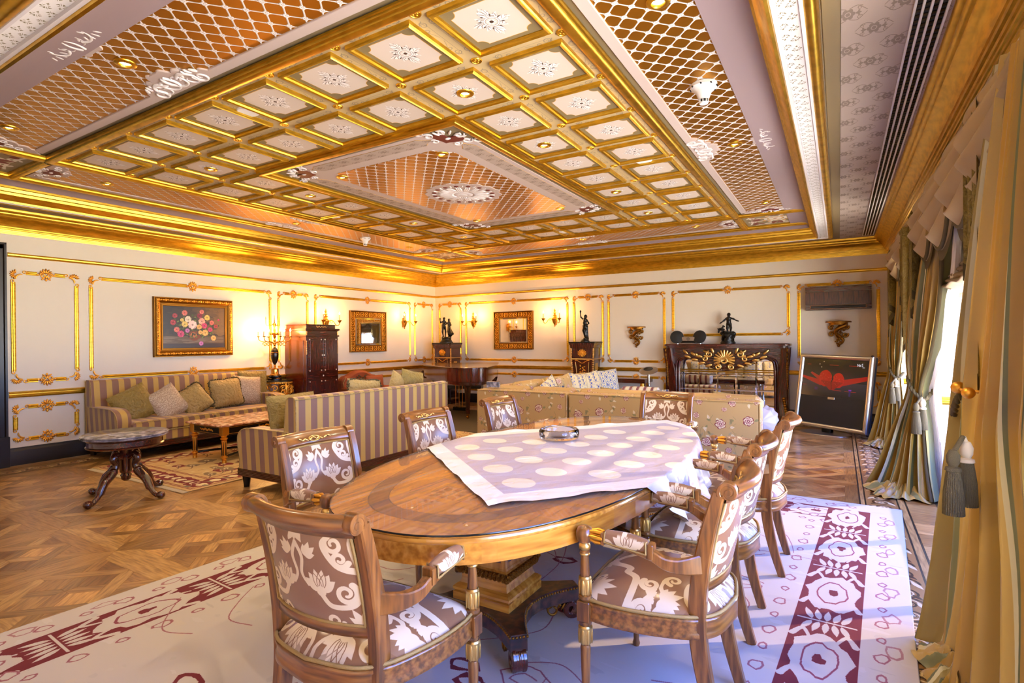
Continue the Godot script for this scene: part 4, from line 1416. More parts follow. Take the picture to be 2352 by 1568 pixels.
func centre_panel(roof: Node, cx: float, cz: float, hx: float, hz: float) -> void:
	part("centre_ground", flat_plate(cx - hx, cz - hz, cx + hx, cz + hz, CY - 0.002, 1, 1), M.taupe, roof)
	# pale field, notched at the corners
	var p := PackedVector2Array()
	for k in 4:
		var sx := 1.0 if k in [0, 3] else -1.0
		var sz := 1.0 if k < 2 else -1.0
		var q := [Vector2(hx - 0.07, hz - 0.34), Vector2(hx - 0.14, hz - 0.26), Vector2(hx - 0.24, hz - 0.24), Vector2(hx - 0.26, hz - 0.14), Vector2(hx - 0.34, hz - 0.07)]
		if k % 2 == 1: q.reverse()
		for w in q: p.append(Vector2(cx + w.x * sx, cz + w.y * sz))
	part("pale_field", plate(p, CY - 0.002, 0.006, 0.002), M.pale, roof)
	for sg in [-1.0, 1.0]:
		for e in 2:
			var ln := (hz if e == 0 else hx) - 0.42
			var of := (hx if e == 0 else hz) - 0.19
			var w := 0.07
			var q := PackedVector2Array()
			for f in [[-ln + 0.06, -w], [ln - 0.06, -w], [ln - 0.02, -w * 0.5], [ln + 0.06, 0], [ln - 0.02, w * 0.5], [ln - 0.06, w], [-ln + 0.06, w], [-ln + 0.02, w * 0.5], [-ln - 0.06, 0], [-ln + 0.02, -w * 0.5]]:
				q.append(Vector2(cx + (of * sg + f[1] if e == 0 else f[0]), cz + (f[0] if e == 0 else of * sg + f[1])))
			var gold_edge := PackedVector2Array()
			for f in q: gold_edge.append(f + (f - Vector2(cx + (of * sg if e == 0 else 0.0), cz + (0.0 if e == 0 else of * sg))).normalized() * 0.007)
			part("gold_outline", plate(gold_edge, CY - 0.006, 0.004), M.gold, roof)
			var b := plate(q, CY - 0.008, 0.004)
			for k in b.t.size(): b.t[k] *= 6.0
			part("stencil_strip", b, M.soffit, roof)
	# gold lattice, corners scooped
	var lp := PackedVector2Array()
	var lx := hx - 0.38
	var lz := hz - 0.38
	for k in 4:
		var sx := 1.0 if k in [0, 3] else -1.0
		var sz := 1.0 if k < 2 else -1.0
		var q := []
		for s in 7:
			var a := PI / 2 * s / 6.0
			q.append(Vector2(lx - cos(PI / 2 - a) * 0.12, lz - sin(PI / 2 - a) * 0.12) if true else Vector2.ZERO)
		q[0] = Vector2(lx, lz - 0.13)
		q[6] = Vector2(lx - 0.13, lz)
		for s in range(1, 6):
			var a := PI / 2 * s / 6.0
			q[s] = Vector2(lx, lz) - Vector2(sin(a), cos(a)) * 0.12
		if k % 2 == 1: q.reverse()
		for w in q: lp.append(Vector2(cx + w.x * sx, cz + w.y * sz))
	var lb := plate(lp, CY - 0.006, 0.006)
	for k in lb.t.size(): lb.t[k] = Vector2((lb.v[k].x - cx) / 0.128, (lb.v[k].z - cz) / 0.1375)
	part("gilt_lattice", lb, M.lattice, roof)
	for k in 4:
		var d := Vector2(1 if k in [0, 3] else -1, 1 if k < 2 else -1)
		var c := Vector2(cx, cz) + Vector2(hx - 0.22, hz - 0.22) * d
		shield(roof, c, -d.normalized(), 0.95)
	# rosette in the middle
	var ro := PackedVector2Array()
	for k in 96:
		var a := TAU * k / 96
		ro.append(Vector2(cx, cz) + Vector2.from_angle(a) * (0.40 + 0.035 * absf(sin(a * 8)) + (0.02 if k % 24 == 0 else 0.0)))
	part("rosette_ground", plate(ro, CY - 0.012, 0.006, 0.002), M.pale, roof)
	var b := MB.new()
	var rd := MB.new()
	for k in 16:
		var a := TAU * k / 16
		var d := Vector2.from_angle(a)
		for j in 3: b.ell(Vector3(cx + cos(a + (j - 1) * 0.1) * 0.2, CY - 0.018, cz + sin(a + (j - 1) * 0.1) * 0.2), Vector3(0.1, 0.01, 0.016), 8, 4, Basis(Vector3.UP, -a))
		rd.ell(Vector3(cx + d.x * 0.33, CY - 0.018, cz + d.y * 0.33), Vector3(0.03, 0.006, 0.028), 8, 4, Basis(Vector3.UP, -a))
		b.ell(Vector3(cx + cos(a + 0.2) * 0.33, CY - 0.019, cz + sin(a + 0.2) * 0.33), Vector3(0.03, 0.008, 0.012), 8, 4, Basis(Vector3.UP, -a))
	b.lathe([[0.0, -0.03], [0.04, -0.03], [0.05, -0.024], [0.07, -0.028], [0.1, -0.022], [0.11, -0.018]], 24, Vector3(cx, CY, cz))
	part("rosette_relief", b, M.pale_relief, roof)
	part("red_petal", rd, M.red, roof).set_meta("kind", "stuff")
func ceiling_fittings() -> void:
	# recessed spots
	var ringm := MB.new()
	ringm.lathe([[0.03, 0.004], [0.032, -0.006], [0.036, -0.012], [0.05, -0.011], [0.058, -0.006], [0.06, 0.0]], 24)
	var rm := ringm.mesh()
	var lens := MB.new()
	lens.lathe([[0.0, -0.004], [0.022, -0.003], [0.031, 0.002]], 18)
	var lm := lens.mesh()
	var spots := []
	for x in [6.1, 3.1]:
		for z in [7.2, 6.05, 4.3, 3.1]: spots.append([x, z, "in the rosette of a coffer"])
	for x in [5.235, 3.965]:
		for z in [6.355, 3.97]: spots.append([x, z, "at a corner of the centre panel"])
	for x in [7.49, 1.705]:
		for z in [7.49, 5.17, 2.82]: spots.append([x, z, "in a lattice band"])
	for z in [8.588, 1.804]:
		for x in [2.79, 4.61, 6.43]: spots.append([x, z, "in a lattice band"])
	var k := 0
	for s in spots:
		k += 1
		var rosette: bool = s[2].begins_with("in the")
		var o := thing("ceiling_spotlight", "recessed gold-ringed spotlight %s" % s[2], "spotlight", Vector3(s[0], CY - (0.006 if rosette else 0.012 if s[2].begins_with("at") else 0.0), s[1]), 0, "ceiling spotlights " + s[2])
		part("ring", rm, M.gold, o)
		part("lamp_face", lm, M.spot_face, o)
		var l := SpotLight3D.new()
		l.name = "spot_beam"
		l.light_color = Color(1.0, 0.9, 0.74)
		l.light_energy = SPOT_E
		l.spot_angle = 62.0
		l.spot_angle_attenuation = 0.8
		l.spot_range = 14.0
		l.spot_attenuation = 2.0
		l.light_size = 0.03
		l.shadow_enabled = true
		l.position = Vector3(0, -0.03, 0)
		l.rotation.x = -PI / 2
		o.add_child(l)
	# loudspeaker grilles
	var sp := MB.new()
	sp.lathe([[0.0, -0.01], [0.07, -0.01], [0.075, -0.006], [0.078, 0.0]], 24)
	var spm := sp.mesh()
	var wh := {0: "round white ceiling speaker on the beam nearest the camera side", 1: "round white ceiling speaker on the beam by the right lattice band", 2: "round white ceiling speaker on the beam by the left lattice band", 3: "round white ceiling speaker on the beam near the back wall"}
	var at := [[4.593, 7.79], [6.69, 5.17], [2.47, 5.11], [4.58, 2.54]]
	for q in 4: tag(part("ceiling_speaker", spm, M.white, self, Vector3(at[q][0], CY, at[q][1])), wh[q], "speaker", "round ceiling speakers")
	# smoke detectors
	for q in 2:
		var o := thing("smoke_detector", ["white funnel-shaped detector on the right lattice band of the ceiling", "white funnel-shaped detector on the far left lattice band of the ceiling"][q], "smoke detector", [Vector3(7.494, CY, 6.45), Vector3(1.72, CY, 3.89)][q], 0, "ceiling smoke detectors")
		var b := MB.new()
		b.lathe([[0.032, -0.1], [0.05, -0.05], [0.075, -0.028], [0.085, -0.02], [0.085, 0.0]], 28)
		part("base", b, M.white, o)
		b = MB.new()
		b.lathe([[0.0, -0.128], [0.026, -0.126], [0.03, -0.12], [0.03, -0.118]], 20)
		part("cap", b, M.white, o)
		b = MB.new()
		b.lathe([[0.024, -0.122], [0.026, -0.1]], 16)
		for k2 in 8:
			var a := TAU * k2 / 8
			b.box(Vector3(cos(a) * 0.083, -0.022, sin(a) * 0.083), Vector3(0.01, 0.004, 0.03), 0.001)
		part("slot", b, M.black_matt, o)
		b = MB.new()
		for k2 in 8:
			var a := TAU * k2 / 8
			b.box(Vector3(cos(a) * 0.028, -0.11, sin(a) * 0.028), Vector3(0.006, 0.022, 0.006), 0.001)
		part("cage", b, M.white, o)
	# stencilled soffit, plain strip and slot diffusers on the window side
	var roof := get_node("ceiling")
	part("stencilled_soffit", flat_plate(8.268, 0.21, 8.72, RZ, SY - 0.004, 4.4, 2.6), M.soffit, roof)
	part("plain_strip", flat_plate(8.19, 0.66, 8.266, RZ, SY - 0.008, 1, 1), M.taupe, roof)
	var o := thing("linear_diffuser", "long white slot air diffuser beside the gilded cornice over the windows", "air vent", Vector3(8.63, SY, 5.4))
	for q in 5:
		var b := MB.new()
		b.box(Vector3(-0.066 + q * 0.033, -0.012, 0), Vector3(0.011, 0.012, 10.0), 0.002)
		part("slat", b, M.white, o)
	var bk := MB.new()
	bk.box(Vector3(0, -0.005, 0), Vector3(0.14, 0.002, 9.98), 0.0)
	part("backing", bk, M.black_matt, o)
	bk = MB.new()
	for q in 4:
		for j in 200: bk.box(Vector3(-0.0495 + q * 0.033, -0.008, -4.95 + j * 0.0495), Vector3(0.02, 0.004, 0.022), 0.0)
	part("blade", bk, M.black, o).set_meta("kind", "stuff")
const SPOT_E := 1.9

# ---------------------------------------------------------------- gilt panel frames on the walls
func corner_ornament() -> ArrayMesh:
	# lies in x (right), y (down is -y) with its outer corner at the origin's upper left; z out of the wall
	var b := MB.new()
	for k in 7:
		var a := PI * 0.5 + 0.15 + k * 0.44
		var d := Vector3(cos(a), sin(a), 0)
		var c := Vector3(0.05, -0.05, 0.008)
		b.ell(c + d * 0.036, Vector3(0.024, 0.0095, 0.010), 8, 5, Basis(Vector3(0, 0, 1), a))
	var pts := []
	for k in 9:
		var a := PI * (1.05 - 0.62 * k / 8.0)
		pts.append(Vector3(0.098 + cos(a) * 0.052, -0.098 + sin(a) * 0.052, 0.012))
	b.tube(pts, [0.004, 0.008, 0.009, 0.009, 0.009, 0.009, 0.009, 0.008, 0.004], 6)
	for e in 2:
		var c := []
		for q in spiral(Vector2(0.128, -0.02), 0.018, 0.4, 0.8, 0.5): c.append(Vector3(q.x, q.y, 0.01) if e == 0 else Vector3(-q.y, -q.x, 0.01))
		b.tube(c, 0.006, 6)
		b.ell(Vector3(0.155, -0.022, 0.008) if e == 0 else Vector3(0.022, -0.155, 0.008), Vector3(0.012, 0.011, 0.009), 8, 5)
	return b.mesh()
func crest_ornament() -> ArrayMesh:
	var b := MB.new()
	for k in 7:
		var a := PI / 2 + (k - 3) * 0.42
		var d := Vector3(cos(a), sin(a), 0)
		b.ell(Vector3(0, -0.01, 0.009) + d * 0.05, Vector3(0.034 - absf(k - 3) * 0.003, 0.011, 0.011), 8, 5, Basis(Vector3(0, 0, 1), a))
	for sg in [-1.0, 1.0]:
		var p := []
		for q in spiral(Vector2(0.034, -0.022), 0.03, 0.2, 1.2, 0.3): p.append(Vector3(q.x * sg, q.y, 0.014))
		b.tube(p, 0.007, 6)
		b.ell(Vector3(0.08 * sg, -0.01, 0.009), Vector3(0.018, 0.014, 0.01), 8, 5)
		b.ell(Vector3(0.03 * sg, -0.055, 0.009), Vector3(0.022, 0.01, 0.01), 8, 5, Basis(Vector3(0, 0, 1), -0.7 * sg))
	b.ell(Vector3(0, -0.03, 0.014), Vector3(0.015, 0.02, 0.012), 8, 5)
	b.ell(Vector3(0, -0.066, 0.009), Vector3(0.014, 0.018, 0.01), 8, 5)
	return b.mesh()
var ORN := {}
func panel_frame(at: Vector3, ex: Vector3, w: float, h: float, label: String, crest := true, small := false) -> void:
	# at: lower left corner on the wall, ex: direction along the wall
	var o := Node3D.new()
	o.name = "trim_%d" % (5 + ORN.n)
	ORN.n += 1
	o.transform = frame_at(at, ex, Vector3.UP)
	add_child(o)
	o.set_meta("kind", "structure")
	o.set_meta("label", label)
	var pr := vv([[0, -0.024], [0.006, -0.024], [0.011, -0.019], [0.011, -0.013], [0.007, -0.009], [0.012, -0.004], [0.013, 0.005], [0.007, 0.01], [0.01, 0.015], [0.008, 0.022], [0, 0.024]])
	var m := 0.025
	var g := 0.14
	var cg := 0.085 if crest else 0.0
	var Z := Vector3(0, 0, 1)
	for s in [[Vector3(m, g, 0), Vector3(m, h - g, 0), Vector3.RIGHT], [Vector3(w - m, g, 0), Vector3(w - m, h - g, 0), Vector3.RIGHT]]:
		var b := MB.new()
		b.run(pr, s[0], s[1], Z, s[2])
		part("moulding", b, M.gold, o)
	for y in [m, h - m]:
		var b := MB.new()
		if w * 0.5 - cg > g + 0.02:
			b.run(pr, Vector3(g, y, 0), Vector3(w * 0.5 - cg, y, 0), Z, Vector3.UP)
			b.run(pr, Vector3(w * 0.5 + cg, y, 0), Vector3(w - g, y, 0), Z, Vector3.UP)
			part("moulding", b, M.gold, o)
		if crest:
			var c := part("crest_ornament", ORN.crest, M.gilt, o, Vector3(w * 0.5, y, 0))
			if y < h * 0.5: c.rotation.z = PI
	for k in 4:
		var c := part("corner_ornament", ORN.corner, M.gilt, o, Vector3(0.0 if k in [0, 3] else w, h if k < 2 else 0.0, 0))
		c.rotation.z = -PI / 2 * k
func build_walls() -> void:
	ORN = {"n": 0, "corner": corner_ornament(), "crest": crest_ornament()}
	var za := [[7.775, 7.11, "beside the dark door"], [7.005, 4.385, "behind the striped sofa and flower painting"], [4.27, 3.63, "above the mahogany cabinet"], [3.505, 0.89, "around the square mirror on the left wall"], [0.775, 0.105, "on the left wall next to the corner"]]
	for s in za:
		panel_frame(Vector3(0, 0.955, s[0]), Vector3(0, 0, -1), s[0] - s[1], 1.325, "tall gilt moulding frame " + s[2])
		panel_frame(Vector3(0, 0.27, s[0] - 0.01), Vector3(0, 0, -1), s[0] - s[1] - 0.02, 0.43, "low gilt moulding frame under the chair rail, " + s[2])
	var xb := [[0.1, 0.765, 0.955, "behind the dancing couple statue"], [0.87, 3.485, 0.955, "around the square mirror on the back wall"], [3.585, 4.255, 0.955, "behind the pedestal of the woman statue"], [4.33, 5.475, 0.955, "around the wall bracket left of the fireplace"], [5.59, 7.55, 1.445, "above the fireplace"], [7.655, 8.8, 0.955, "around the wooden air conditioner"]]
	for s in xb:
		panel_frame(Vector3(s[0], s[2], 0), Vector3(1, 0, 0), s[1] - s[0], 2.29 - s[2], "tall gilt moulding frame " + s[3])
		if s[2] < 1.0: panel_frame(Vector3(s[0], 0.27, 0), Vector3(1, 0, 0), s[1] - s[0], 0.43, "low gilt moulding frame under the chair rail, " + s[3])
	panel_frame(Vector3(RX, 0.955, 0.2), Vector3(0, 0, 1), 1.1, 1.335, "narrow gilt moulding frame beside the farthest curtain", false)
	panel_frame(Vector3(RX, 0.27, 0.2), Vector3(0, 0, 1), 1.1, 0.43, "low gilt moulding frame beside the farthest curtain", false)

# ---------------------------------------------------------------- floor
func build_floor() -> void:
	var b := MB.new()
	box_of(b, 0, -0.2, 0, RX, -0.012, RZ)
	box_of(b, RX, -0.2, 0, RX + 0.5, -0.0, RZ)
	var fl := struct("floor", b, std(Color(0.2, 0.13, 0.07), 0.6), "oak parquet floor laid in framed star squares")
	var tones := []
	for t in [Color(1.0, 0.97, 0.9), Color(0.86, 0.78, 0.68), Color(0.7, 0.6, 0.48), Color(1.1, 1.04, 0.94), Color(0.92, 0.86, 0.78), Color(0.78, 0.72, 0.62)]:
		var m := texm(T.oak, 0.3, Vector3.ONE, false, t)
		m.clearcoat_enabled = true
		m.clearcoat = 0.25
		m.clearcoat_roughness = 0.2
		tones.append(m)
	# one cell's pieces (corners in the unit cell), each with its grain direction
	var C := 0.872
	var h := C * 0.5
	var f := 0.105
	var w := 0.055
	var i := h - f
	var cellp := []
	var dd := i / sqrt(2.0)
	w = 0.04
	for k in 4:
		var fr := []
		for q in [Vector2(-h, -h), Vector2(h, -h), Vector2(i, -i), Vector2(-i, -i)]: fr.append(q.rotated(k * PI / 2))
		cellp.append([fr, k * PI / 2, 0])
		for e in [[[0, 0, w, w, dd - w, w, dd - w, -w, w, -w], 0.0, 1], [[dd + w, w, 2 * dd - w, w, 2 * dd, 0, 2 * dd - w, -w, dd + w, -w], 0.0, 1], [[dd - w, w - dd, dd, -dd, dd + w, w - dd, dd + w, dd - w, dd, dd, dd - w, dd - w], PI / 2, 1], [[w, w, dd - w, w, dd - w, dd - w, w, dd - w], PI / 2 * (k % 2), 2], [[dd + w, w, dd + w, dd - w, 2 * dd - w, w], -PI / 4, 3], [[dd + w, -w, dd + w, w - dd, 2 * dd - w, -w], PI / 4, 3]]:
			var pp := []
			for q in range(0, e[0].size(), 2): pp.append(Vector2(e[0][q], e[0][q + 1]).rotated(PI / 4 + k * PI / 2))
			cellp.append([pp, PI / 4 + k * PI / 2 + e[1], e[2]])
	# shared meshes: three grain offsets of each piece
	var shapes := []
	for pc in cellp:
		var vs := []
		for q in 3:
			var pb := MB.new()
			var cen := Vector2.ZERO
			for p in pc[0]: cen += p
			cen /= pc[0].size()
			var pp := PackedVector2Array()
			for p in pc[0]: pp.append(p + (cen - p).normalized() * 0.0008)
			pb.slab(pp, -0.012, 0.0, 0.0007, 1.0, false)
			for s in pb.t.size():
				var u := Vector2(pb.v[s].x, pb.v[s].z).rotated(-pc[1])
				pb.t[s] = Vector2(u.x * 0.5 + q * 0.37, u.y * 5.0 + q * 0.29)
			vs.append(pb.mesh())
		shapes.append(vs)
	var cells := []
	for a in range(-1, 11):
		for c in range(-1, 13):
			var x := 4.03 - 0.872 * 4 + 0.436 + a * C - 0.872 * 0
			var z := 8.425 - 0.872 * 9 + 0.436 + c * C
			if x - h < 0.5 or x + h > 8.42 or z - h < 0.5: continue
			if z + h > RZ + 0.3: continue
			if x > 5.3 and z > 5.5 and x < 8.2: continue   # under the big rug
			cells.append(Vector2(x, z))
	var cam := Vector2(8.25, 10.19)
	cells.sort_custom(func(p, q): return p.distance_to(cam) < q.distance_to(cam))
	var rest := {}
	var n := 0
	for c in cells:
		var to: Vector2 = c - cam
		var ang := rad_to_deg(to.angle_to(Vector2(-sin(0.541), -cos(0.541))))
		var visible: bool = absf(ang) < 48
		for k in cellp.size():
			var tone: int = [[0, 4, 0, 4][k % 4], [4, 5, 0][(k + int(c.x * 3)) % 3], [2, 3, 1][(k + int(c.y * 7) + int(c.x * 5)) % 3], [2, 5, 1][(k + int(c.y * 3)) % 3]][cellp[k][2]]
			tone = (tone + (1 if rng.randf() < 0.25 else 0)) % 6
			var sh: ArrayMesh = shapes[k][rng.randi() % 3]
			if visible and n < 298 and c.x < 4.95 and c.y > 6.0:
				part("parquet_board", sh, tones[tone], fl, Vector3(c.x, 0, c.y))
				n += 1
			else:
				if not rest.has(tone):
					rest[tone] = SurfaceTool.new()
					rest[tone].begin(Mesh.PRIMITIVE_TRIANGLES)
				rest[tone].append_from(sh, 0, Transform3D(Basis(), Vector3(c.x, 0, c.y)))
	for t in rest: part("parquet", rest[t].commit(), tones[t], fl).set_meta("kind", "stuff")
	# the ground under the rug and the strips between field and border
	var plain := MB.new()
	var add := func(x0: float, z0: float, x1: float, z1: float, along_z: bool, mb: MB) -> void:
		var st := mb.v.size()
		box_of(mb, x0, -0.012, z0, x1, -0.0006, z1)
		for s in range(st, mb.v.size()):
			mb.t[s] = Vector2(mb.v[s].z * 0.5, mb.v[s].x * 5.0) if along_z else Vector2(mb.v[s].x * 0.5, mb.v[s].z * 5.0)
	add.call(0.5, 0.5, 8.4, RZ, false, plain)
	for v in plain.v.size(): plain.v[v].y -= 0.003
	part("field_bed", plain, tones[4], fl)
	# border: dark line, marquetry, dark line, then wall boards
	var bx := [[0.27, 0.49], [8.435, 8.655]]
	var mq := MB.new()
	for s in [[bx[0][0], bx[0][1], true], [bx[1][0], bx[1][1], true]]:
		var st := mq.v.size()
		box_of(mq, s[0], -0.012, 0.27, s[1], 0.0, RZ)
		for q in range(st, mq.v.size()): mq.t[q] = Vector2(mq.v[q].z / 0.58, (mq.v[q].x - s[0]) / 0.22)
	var st2 := mq.v.size()
	box_of(mq, bx[0][1], -0.012, 0.27, bx[1][0], 0.0, 0.49)
	for q in range(st2, mq.v.size()): mq.t[q] = Vector2(mq.v[q].x / 0.58, (mq.v[q].z - 0.27) / 0.22)
	part("marquetry_border", mq, M.marquetry, fl)
	var dk := MB.new()
	for x in [8.39, 8.43, 8.66, 8.715, 0.495, 0.535, 0.21, 0.265]: box_of(dk, x - 0.006, -0.012, 0.2, x + 0.006, 0.0004, RZ)
	for z in [0.495, 0.535, 0.21, 0.265]: box_of(dk, 0.5, -0.012, z - 0.006, 8.4, 0.0004, z + 0.006)
	part("ebony_line", dk, M.ebony_wood, fl)
	var edge := MB.new()
	add.call(8.36, 0.5, 8.436, RZ, true, edge)
	add.call(8.655, 0.2, 8.72, RZ, true, edge)
	add.call(0.2, 0.2, 0.27, RZ, true, edge)
	add.call(0.49, 0.5, 0.56, RZ, true, edge)
	add.call(0.2, 0.2, 8.7, 0.27, false, edge)
	add.call(0.49, 0.49, 8.4, 0.56, false, edge)
	part("edge_strip", edge, tones[0], fl)
	# boards towards the walls
	for k in 26:
		var z := 3.5 + k * 0.27
		var pb := MB.new()
		var st := 0
		box_of(pb, 8.722, -0.012, z, RX + 0.3, 0.0, z + 0.268, 0.001)
		for q in pb.v.size(): pb.t[q] = Vector2(pb.v[q].x * 0.5 + k * 0.31, pb.v[q].z * 5.0)
		part("wall_board", pb, tones[[0, 4, 3, 1][k % 4]], fl)
	var wb := MB.new()
	add.call(8.722, 0.0, RX, 3.5, false, wb)
	add.call(0.0, 0.0, 0.205, RZ, true, wb)
	add.call(0.2, 0.0, 8.722, 0.2, false, wb)
	part("wall_strip", wb, tones[4], fl)

func rug(called: String, label: String, c: Vector2, w: float, l: float, turn: float, m: Material, th: float, fringe := 0.0, group := "") -> Node3D:
	var o := thing(called, label, "rug", Vector3(c.x, 0, c.y), turn, group)
	var b := MB.new()
	b.box(Vector3(0, th * 0.5 + 0.0006, 0), Vector3(w, th, l), th * 0.4)
	for q in b.t.size(): b.t[q] = Vector2(b.v[q].x / w + 0.5, b.v[q].z / l + 0.5)
	part("pile", b, m, o)
	if fringe > 0:
		var f := MB.new()
		var n := int(w / 0.012)
		for sg in [-1.0, 1.0]:
			for k in n:
				var x := -w * 0.5 + w * (k + 0.5) / n
				f.box(Vector3(x, 0.0035, sg * (l * 0.5 + fringe * 0.5 - 0.002)), Vector3(0.006, 0.004, fringe * rng.randf_range(0.8, 1.05)), 0.0)
		part("fringe", f, M.fringe_white, o).set_meta("kind", "stuff")
	return o

# ---------------------------------------------------------------- dining table and chairs
func bar(b: MB, pts: Array, side: Vector3, hw, ht) -> void:
	# rectangular bar along points; side: its width direction; half width and half thickness, numbers or one per point
	var m := pts.size()
	var rows := []
	for k in m:
		var d: Vector3 = (pts[mini(k + 1, m - 1)] - pts[maxi(k - 1, 0)]).normalized()
		var nn := d.cross(side).normalized()
		var w: float = hw[k] if hw is Array else hw
		var h: float = ht[k] if ht is Array else ht
		var c := minf(w, h) * 0.25
		rows.append([pts[k] + side * w + nn * (h - c), pts[k] + side * (w - c) + nn * h, pts[k] - side * (w - c) + nn * h, pts[k] - side * w + nn * (h - c), pts[k] - side * w - nn * (h - c), pts[k] - side * (w - c) - nn * h, pts[k] + side * (w - c) - nn * h, pts[k] + side * w - nn * (h - c), d, nn])
	for f in 8:
		var st := b.v.size()
		for k in m:
			var r: Array = rows[k]
			var a: Vector3 = r[f]
			var e: Vector3 = r[(f + 1) % 8]
			var nn: Vector3 = (e - a).cross(r[8]).normalized()
			if nn.dot((a + e) * 0.5 - pts[k]) < 0: nn = -nn
			b.p(a, nn)
			b.p(e, nn)
		for k in m - 1: b.f4(st + k * 2, st + k * 2 + 1, st + k * 2 + 3, st + k * 2 + 2)
	for e in 2:
		var r: Array = rows[0 if e == 0 else m - 1]
		var nn: Vector3 = -r[8] if e == 0 else r[8]
		var id := []
		for f in 8: id.append(b.p(r[f], nn))
		for f in range(1, 7): b.f3(id[0], id[f], id[f + 1])
func stile_z(y: float) -> float:
	return -0.14 - 0.085 * pow(clampf((y - 0.45) / 0.46, 0, 1), 1.7) - 0.08 * pow(clampf((0.4 - y) / 0.4, 0, 1), 1.6)
func bow(x: float) -> float:
	return -0.05 * (1.0 - pow(x / 0.22, 2.0))
func gilt_collar(b: MB, c: Vector3, y0: float, y1: float, r: float) -> void:
	b.lathe([[r * 0.9, y0], [r * 1.12, y0 + 0.004], [r * 1.2, lerpf(y0, y1, 0.4)], [r * 1.32, y1 - 0.006], [r * 1.1, y1]], 14, c)
	for k in 7:
		var a := TAU * k / 7
		b.ell(c + Vector3(cos(a) * r * 1.2, lerpf(y0, y1, 0.45), sin(a) * r * 1.2), Vector3(0.004, (y1 - y0) * 0.46, 0.008), 6, 5, Basis(Vector3.UP, -a))
func make_chair() -> Node3D:
	var o := thing("dining_chair", "", "chair", Vector3.ZERO, 0.0, "gilt-trimmed armchairs round the dining table")
	var w: Material = M.honey1
	for s in [-1.0, 1.0]:
		# front leg and arm post
		var c := Vector3(0.285 * s, 0, 0.24)
		var b := MB.new()
		b.lathe([[0.0, 0.0], [0.013, 0.0], [0.017, 0.012], [0.013, 0.026], [0.012, 0.03], [0.019, 0.27], [0.016, 0.28], [0.019, 0.285], [0.019, 0.35], [0.022, 0.355], [0.024, 0.362], [0.024, 0.368]], 16, c)
		b.box(c + Vector3(0, 0.405, 0), Vector3(0.05, 0.075, 0.05), 0.004)
		b.lathe([[0.02, 0.442], [0.025, 0.45], [0.024, 0.46], [0.018, 0.464]], 16, c)
		var leg := part("front_leg", b, w, o)
		b = MB.new()
		gilt_collar(b, c, 0.285, 0.352, 0.02)
		part("gilt_collar", b, M.gilt_pale, leg)
		b = MB.new()
		b.lathe([[0.017, 0.455], [0.017, 0.53], [0.018, 0.535], [0.0135, 0.61], [0.018, 0.614], [0.018, 0.622], [0.014, 0.626], [0.018, 0.645]], 16, c)
		b.lathe([[0.016, 0.65], [0.026, 0.656], [0.031, 0.672], [0.031, 0.69], [0.025, 0.704], [0.012, 0.712], [0.0, 0.714]], 16, c)
		var post := part("arm_post", b, w, o)
		b = MB.new()
		gilt_collar(b, c, 0.462, 0.53, 0.018)
		b.lathe([[0.014, 0.622], [0.021, 0.63], [0.022, 0.642], [0.017, 0.65]], 14, c)
		b.lathe([[0.0175, 0.606], [0.0195, 0.61], [0.0175, 0.615]], 14, c)
		part("gilt_collar", b, M.gilt_pale, post)
		# arm: carved leaf, pad, scooped rear end
		b = MB.new()
		bar(b, curve([Vector3(0.286 * s, 0.676, 0.13), Vector3(0.292 * s, 0.668, 0.06), Vector3(0.293 * s, 0.655, -0.012), Vector3(0.287 * s, 0.634, -0.055), Vector3(0.262 * s, 0.625, -0.105), Vector3(0.215 * s, 0.628, -0.16)], 4), Vector3(s, 0, 0.35 * 0), 0.017, [0.016, 0.016, 0.016, 0.016, 0.016, 0.016, 0.016, 0.017, 0.018, 0.018, 0.018, 0.019, 0.02, 0.021, 0.022, 0.023, 0.025, 0.027, 0.029, 0.031, 0.032])
		b.box(Vector3(0.293 * s, 0.668, -0.008), Vector3(0.044, 0.052, 0.022), 0.004)
		b.box(Vector3(0.286 * s, 0.68, 0.165), Vector3(0.04, 0.046, 0.014), 0.003)
		var arm := part("arm", b, w, o)
		b = MB.new()
		for k in 6:
			var a := TAU * k / 6
			b.tube([Vector3(0.286 * s + cos(a) * 0.019, 0.68 + sin(a) * 0.02, 0.166), Vector3(0.286 * s + cos(a) * 0.021, 0.682 + sin(a) * 0.021, 0.19), Vector3(0.285 * s + cos(a) * 0.014, 0.683 + sin(a) * 0.015, 0.222)], [0.007, 0.009, 0.004], 6)
		b.tube([Vector3(0.286 * s, 0.68, 0.16), Vector3(0.285 * s, 0.684, 0.23)], 0.015, 8)
		part("carved_leaf", b, M.gilt, arm)
		b = MB.new()
		var pp := []
		var pr := []
		for k in 9:
			var f := k / 8.0
			pp.append(Vector3((0.286 + 0.007 * f) * s, lerpf(0.688, 0.681, f), lerpf(0.157, 0.006, f)))
			pr.append(0.022 + 0.007 * sin(PI * f))
		b.tube(pp, pr, 12)
		part("arm_pad", b, M.damask, arm)
		b = MB.new()
		for sg in [-1.0, 1.0]: b.tube([Vector3(0.286 * s + 0.022 * sg, 0.672, 0.155), Vector3(0.293 * s + 0.024 * sg, 0.66, 0.006)], 0.0035, 5)
		b.tube([Vector3(0.286 * s - 0.022, 0.672, 0.157), Vector3(0.286 * s - 0.02, 0.705, 0.155), Vector3(0.286 * s + 0.02, 0.705, 0.155), Vector3(0.286 * s + 0.022, 0.672, 0.157)], 0.0035, 5)
		b.tube([Vector3(0.293 * s - 0.024, 0.66, 0.005), Vector3(0.293 * s - 0.02, 0.697, 0.007), Vector3(0.293 * s + 0.02, 0.697, 0.007), Vector3(0.293 * s + 0.024, 0.66, 0.005)], 0.0035, 5)
		part("braid", b, M.braid, arm)
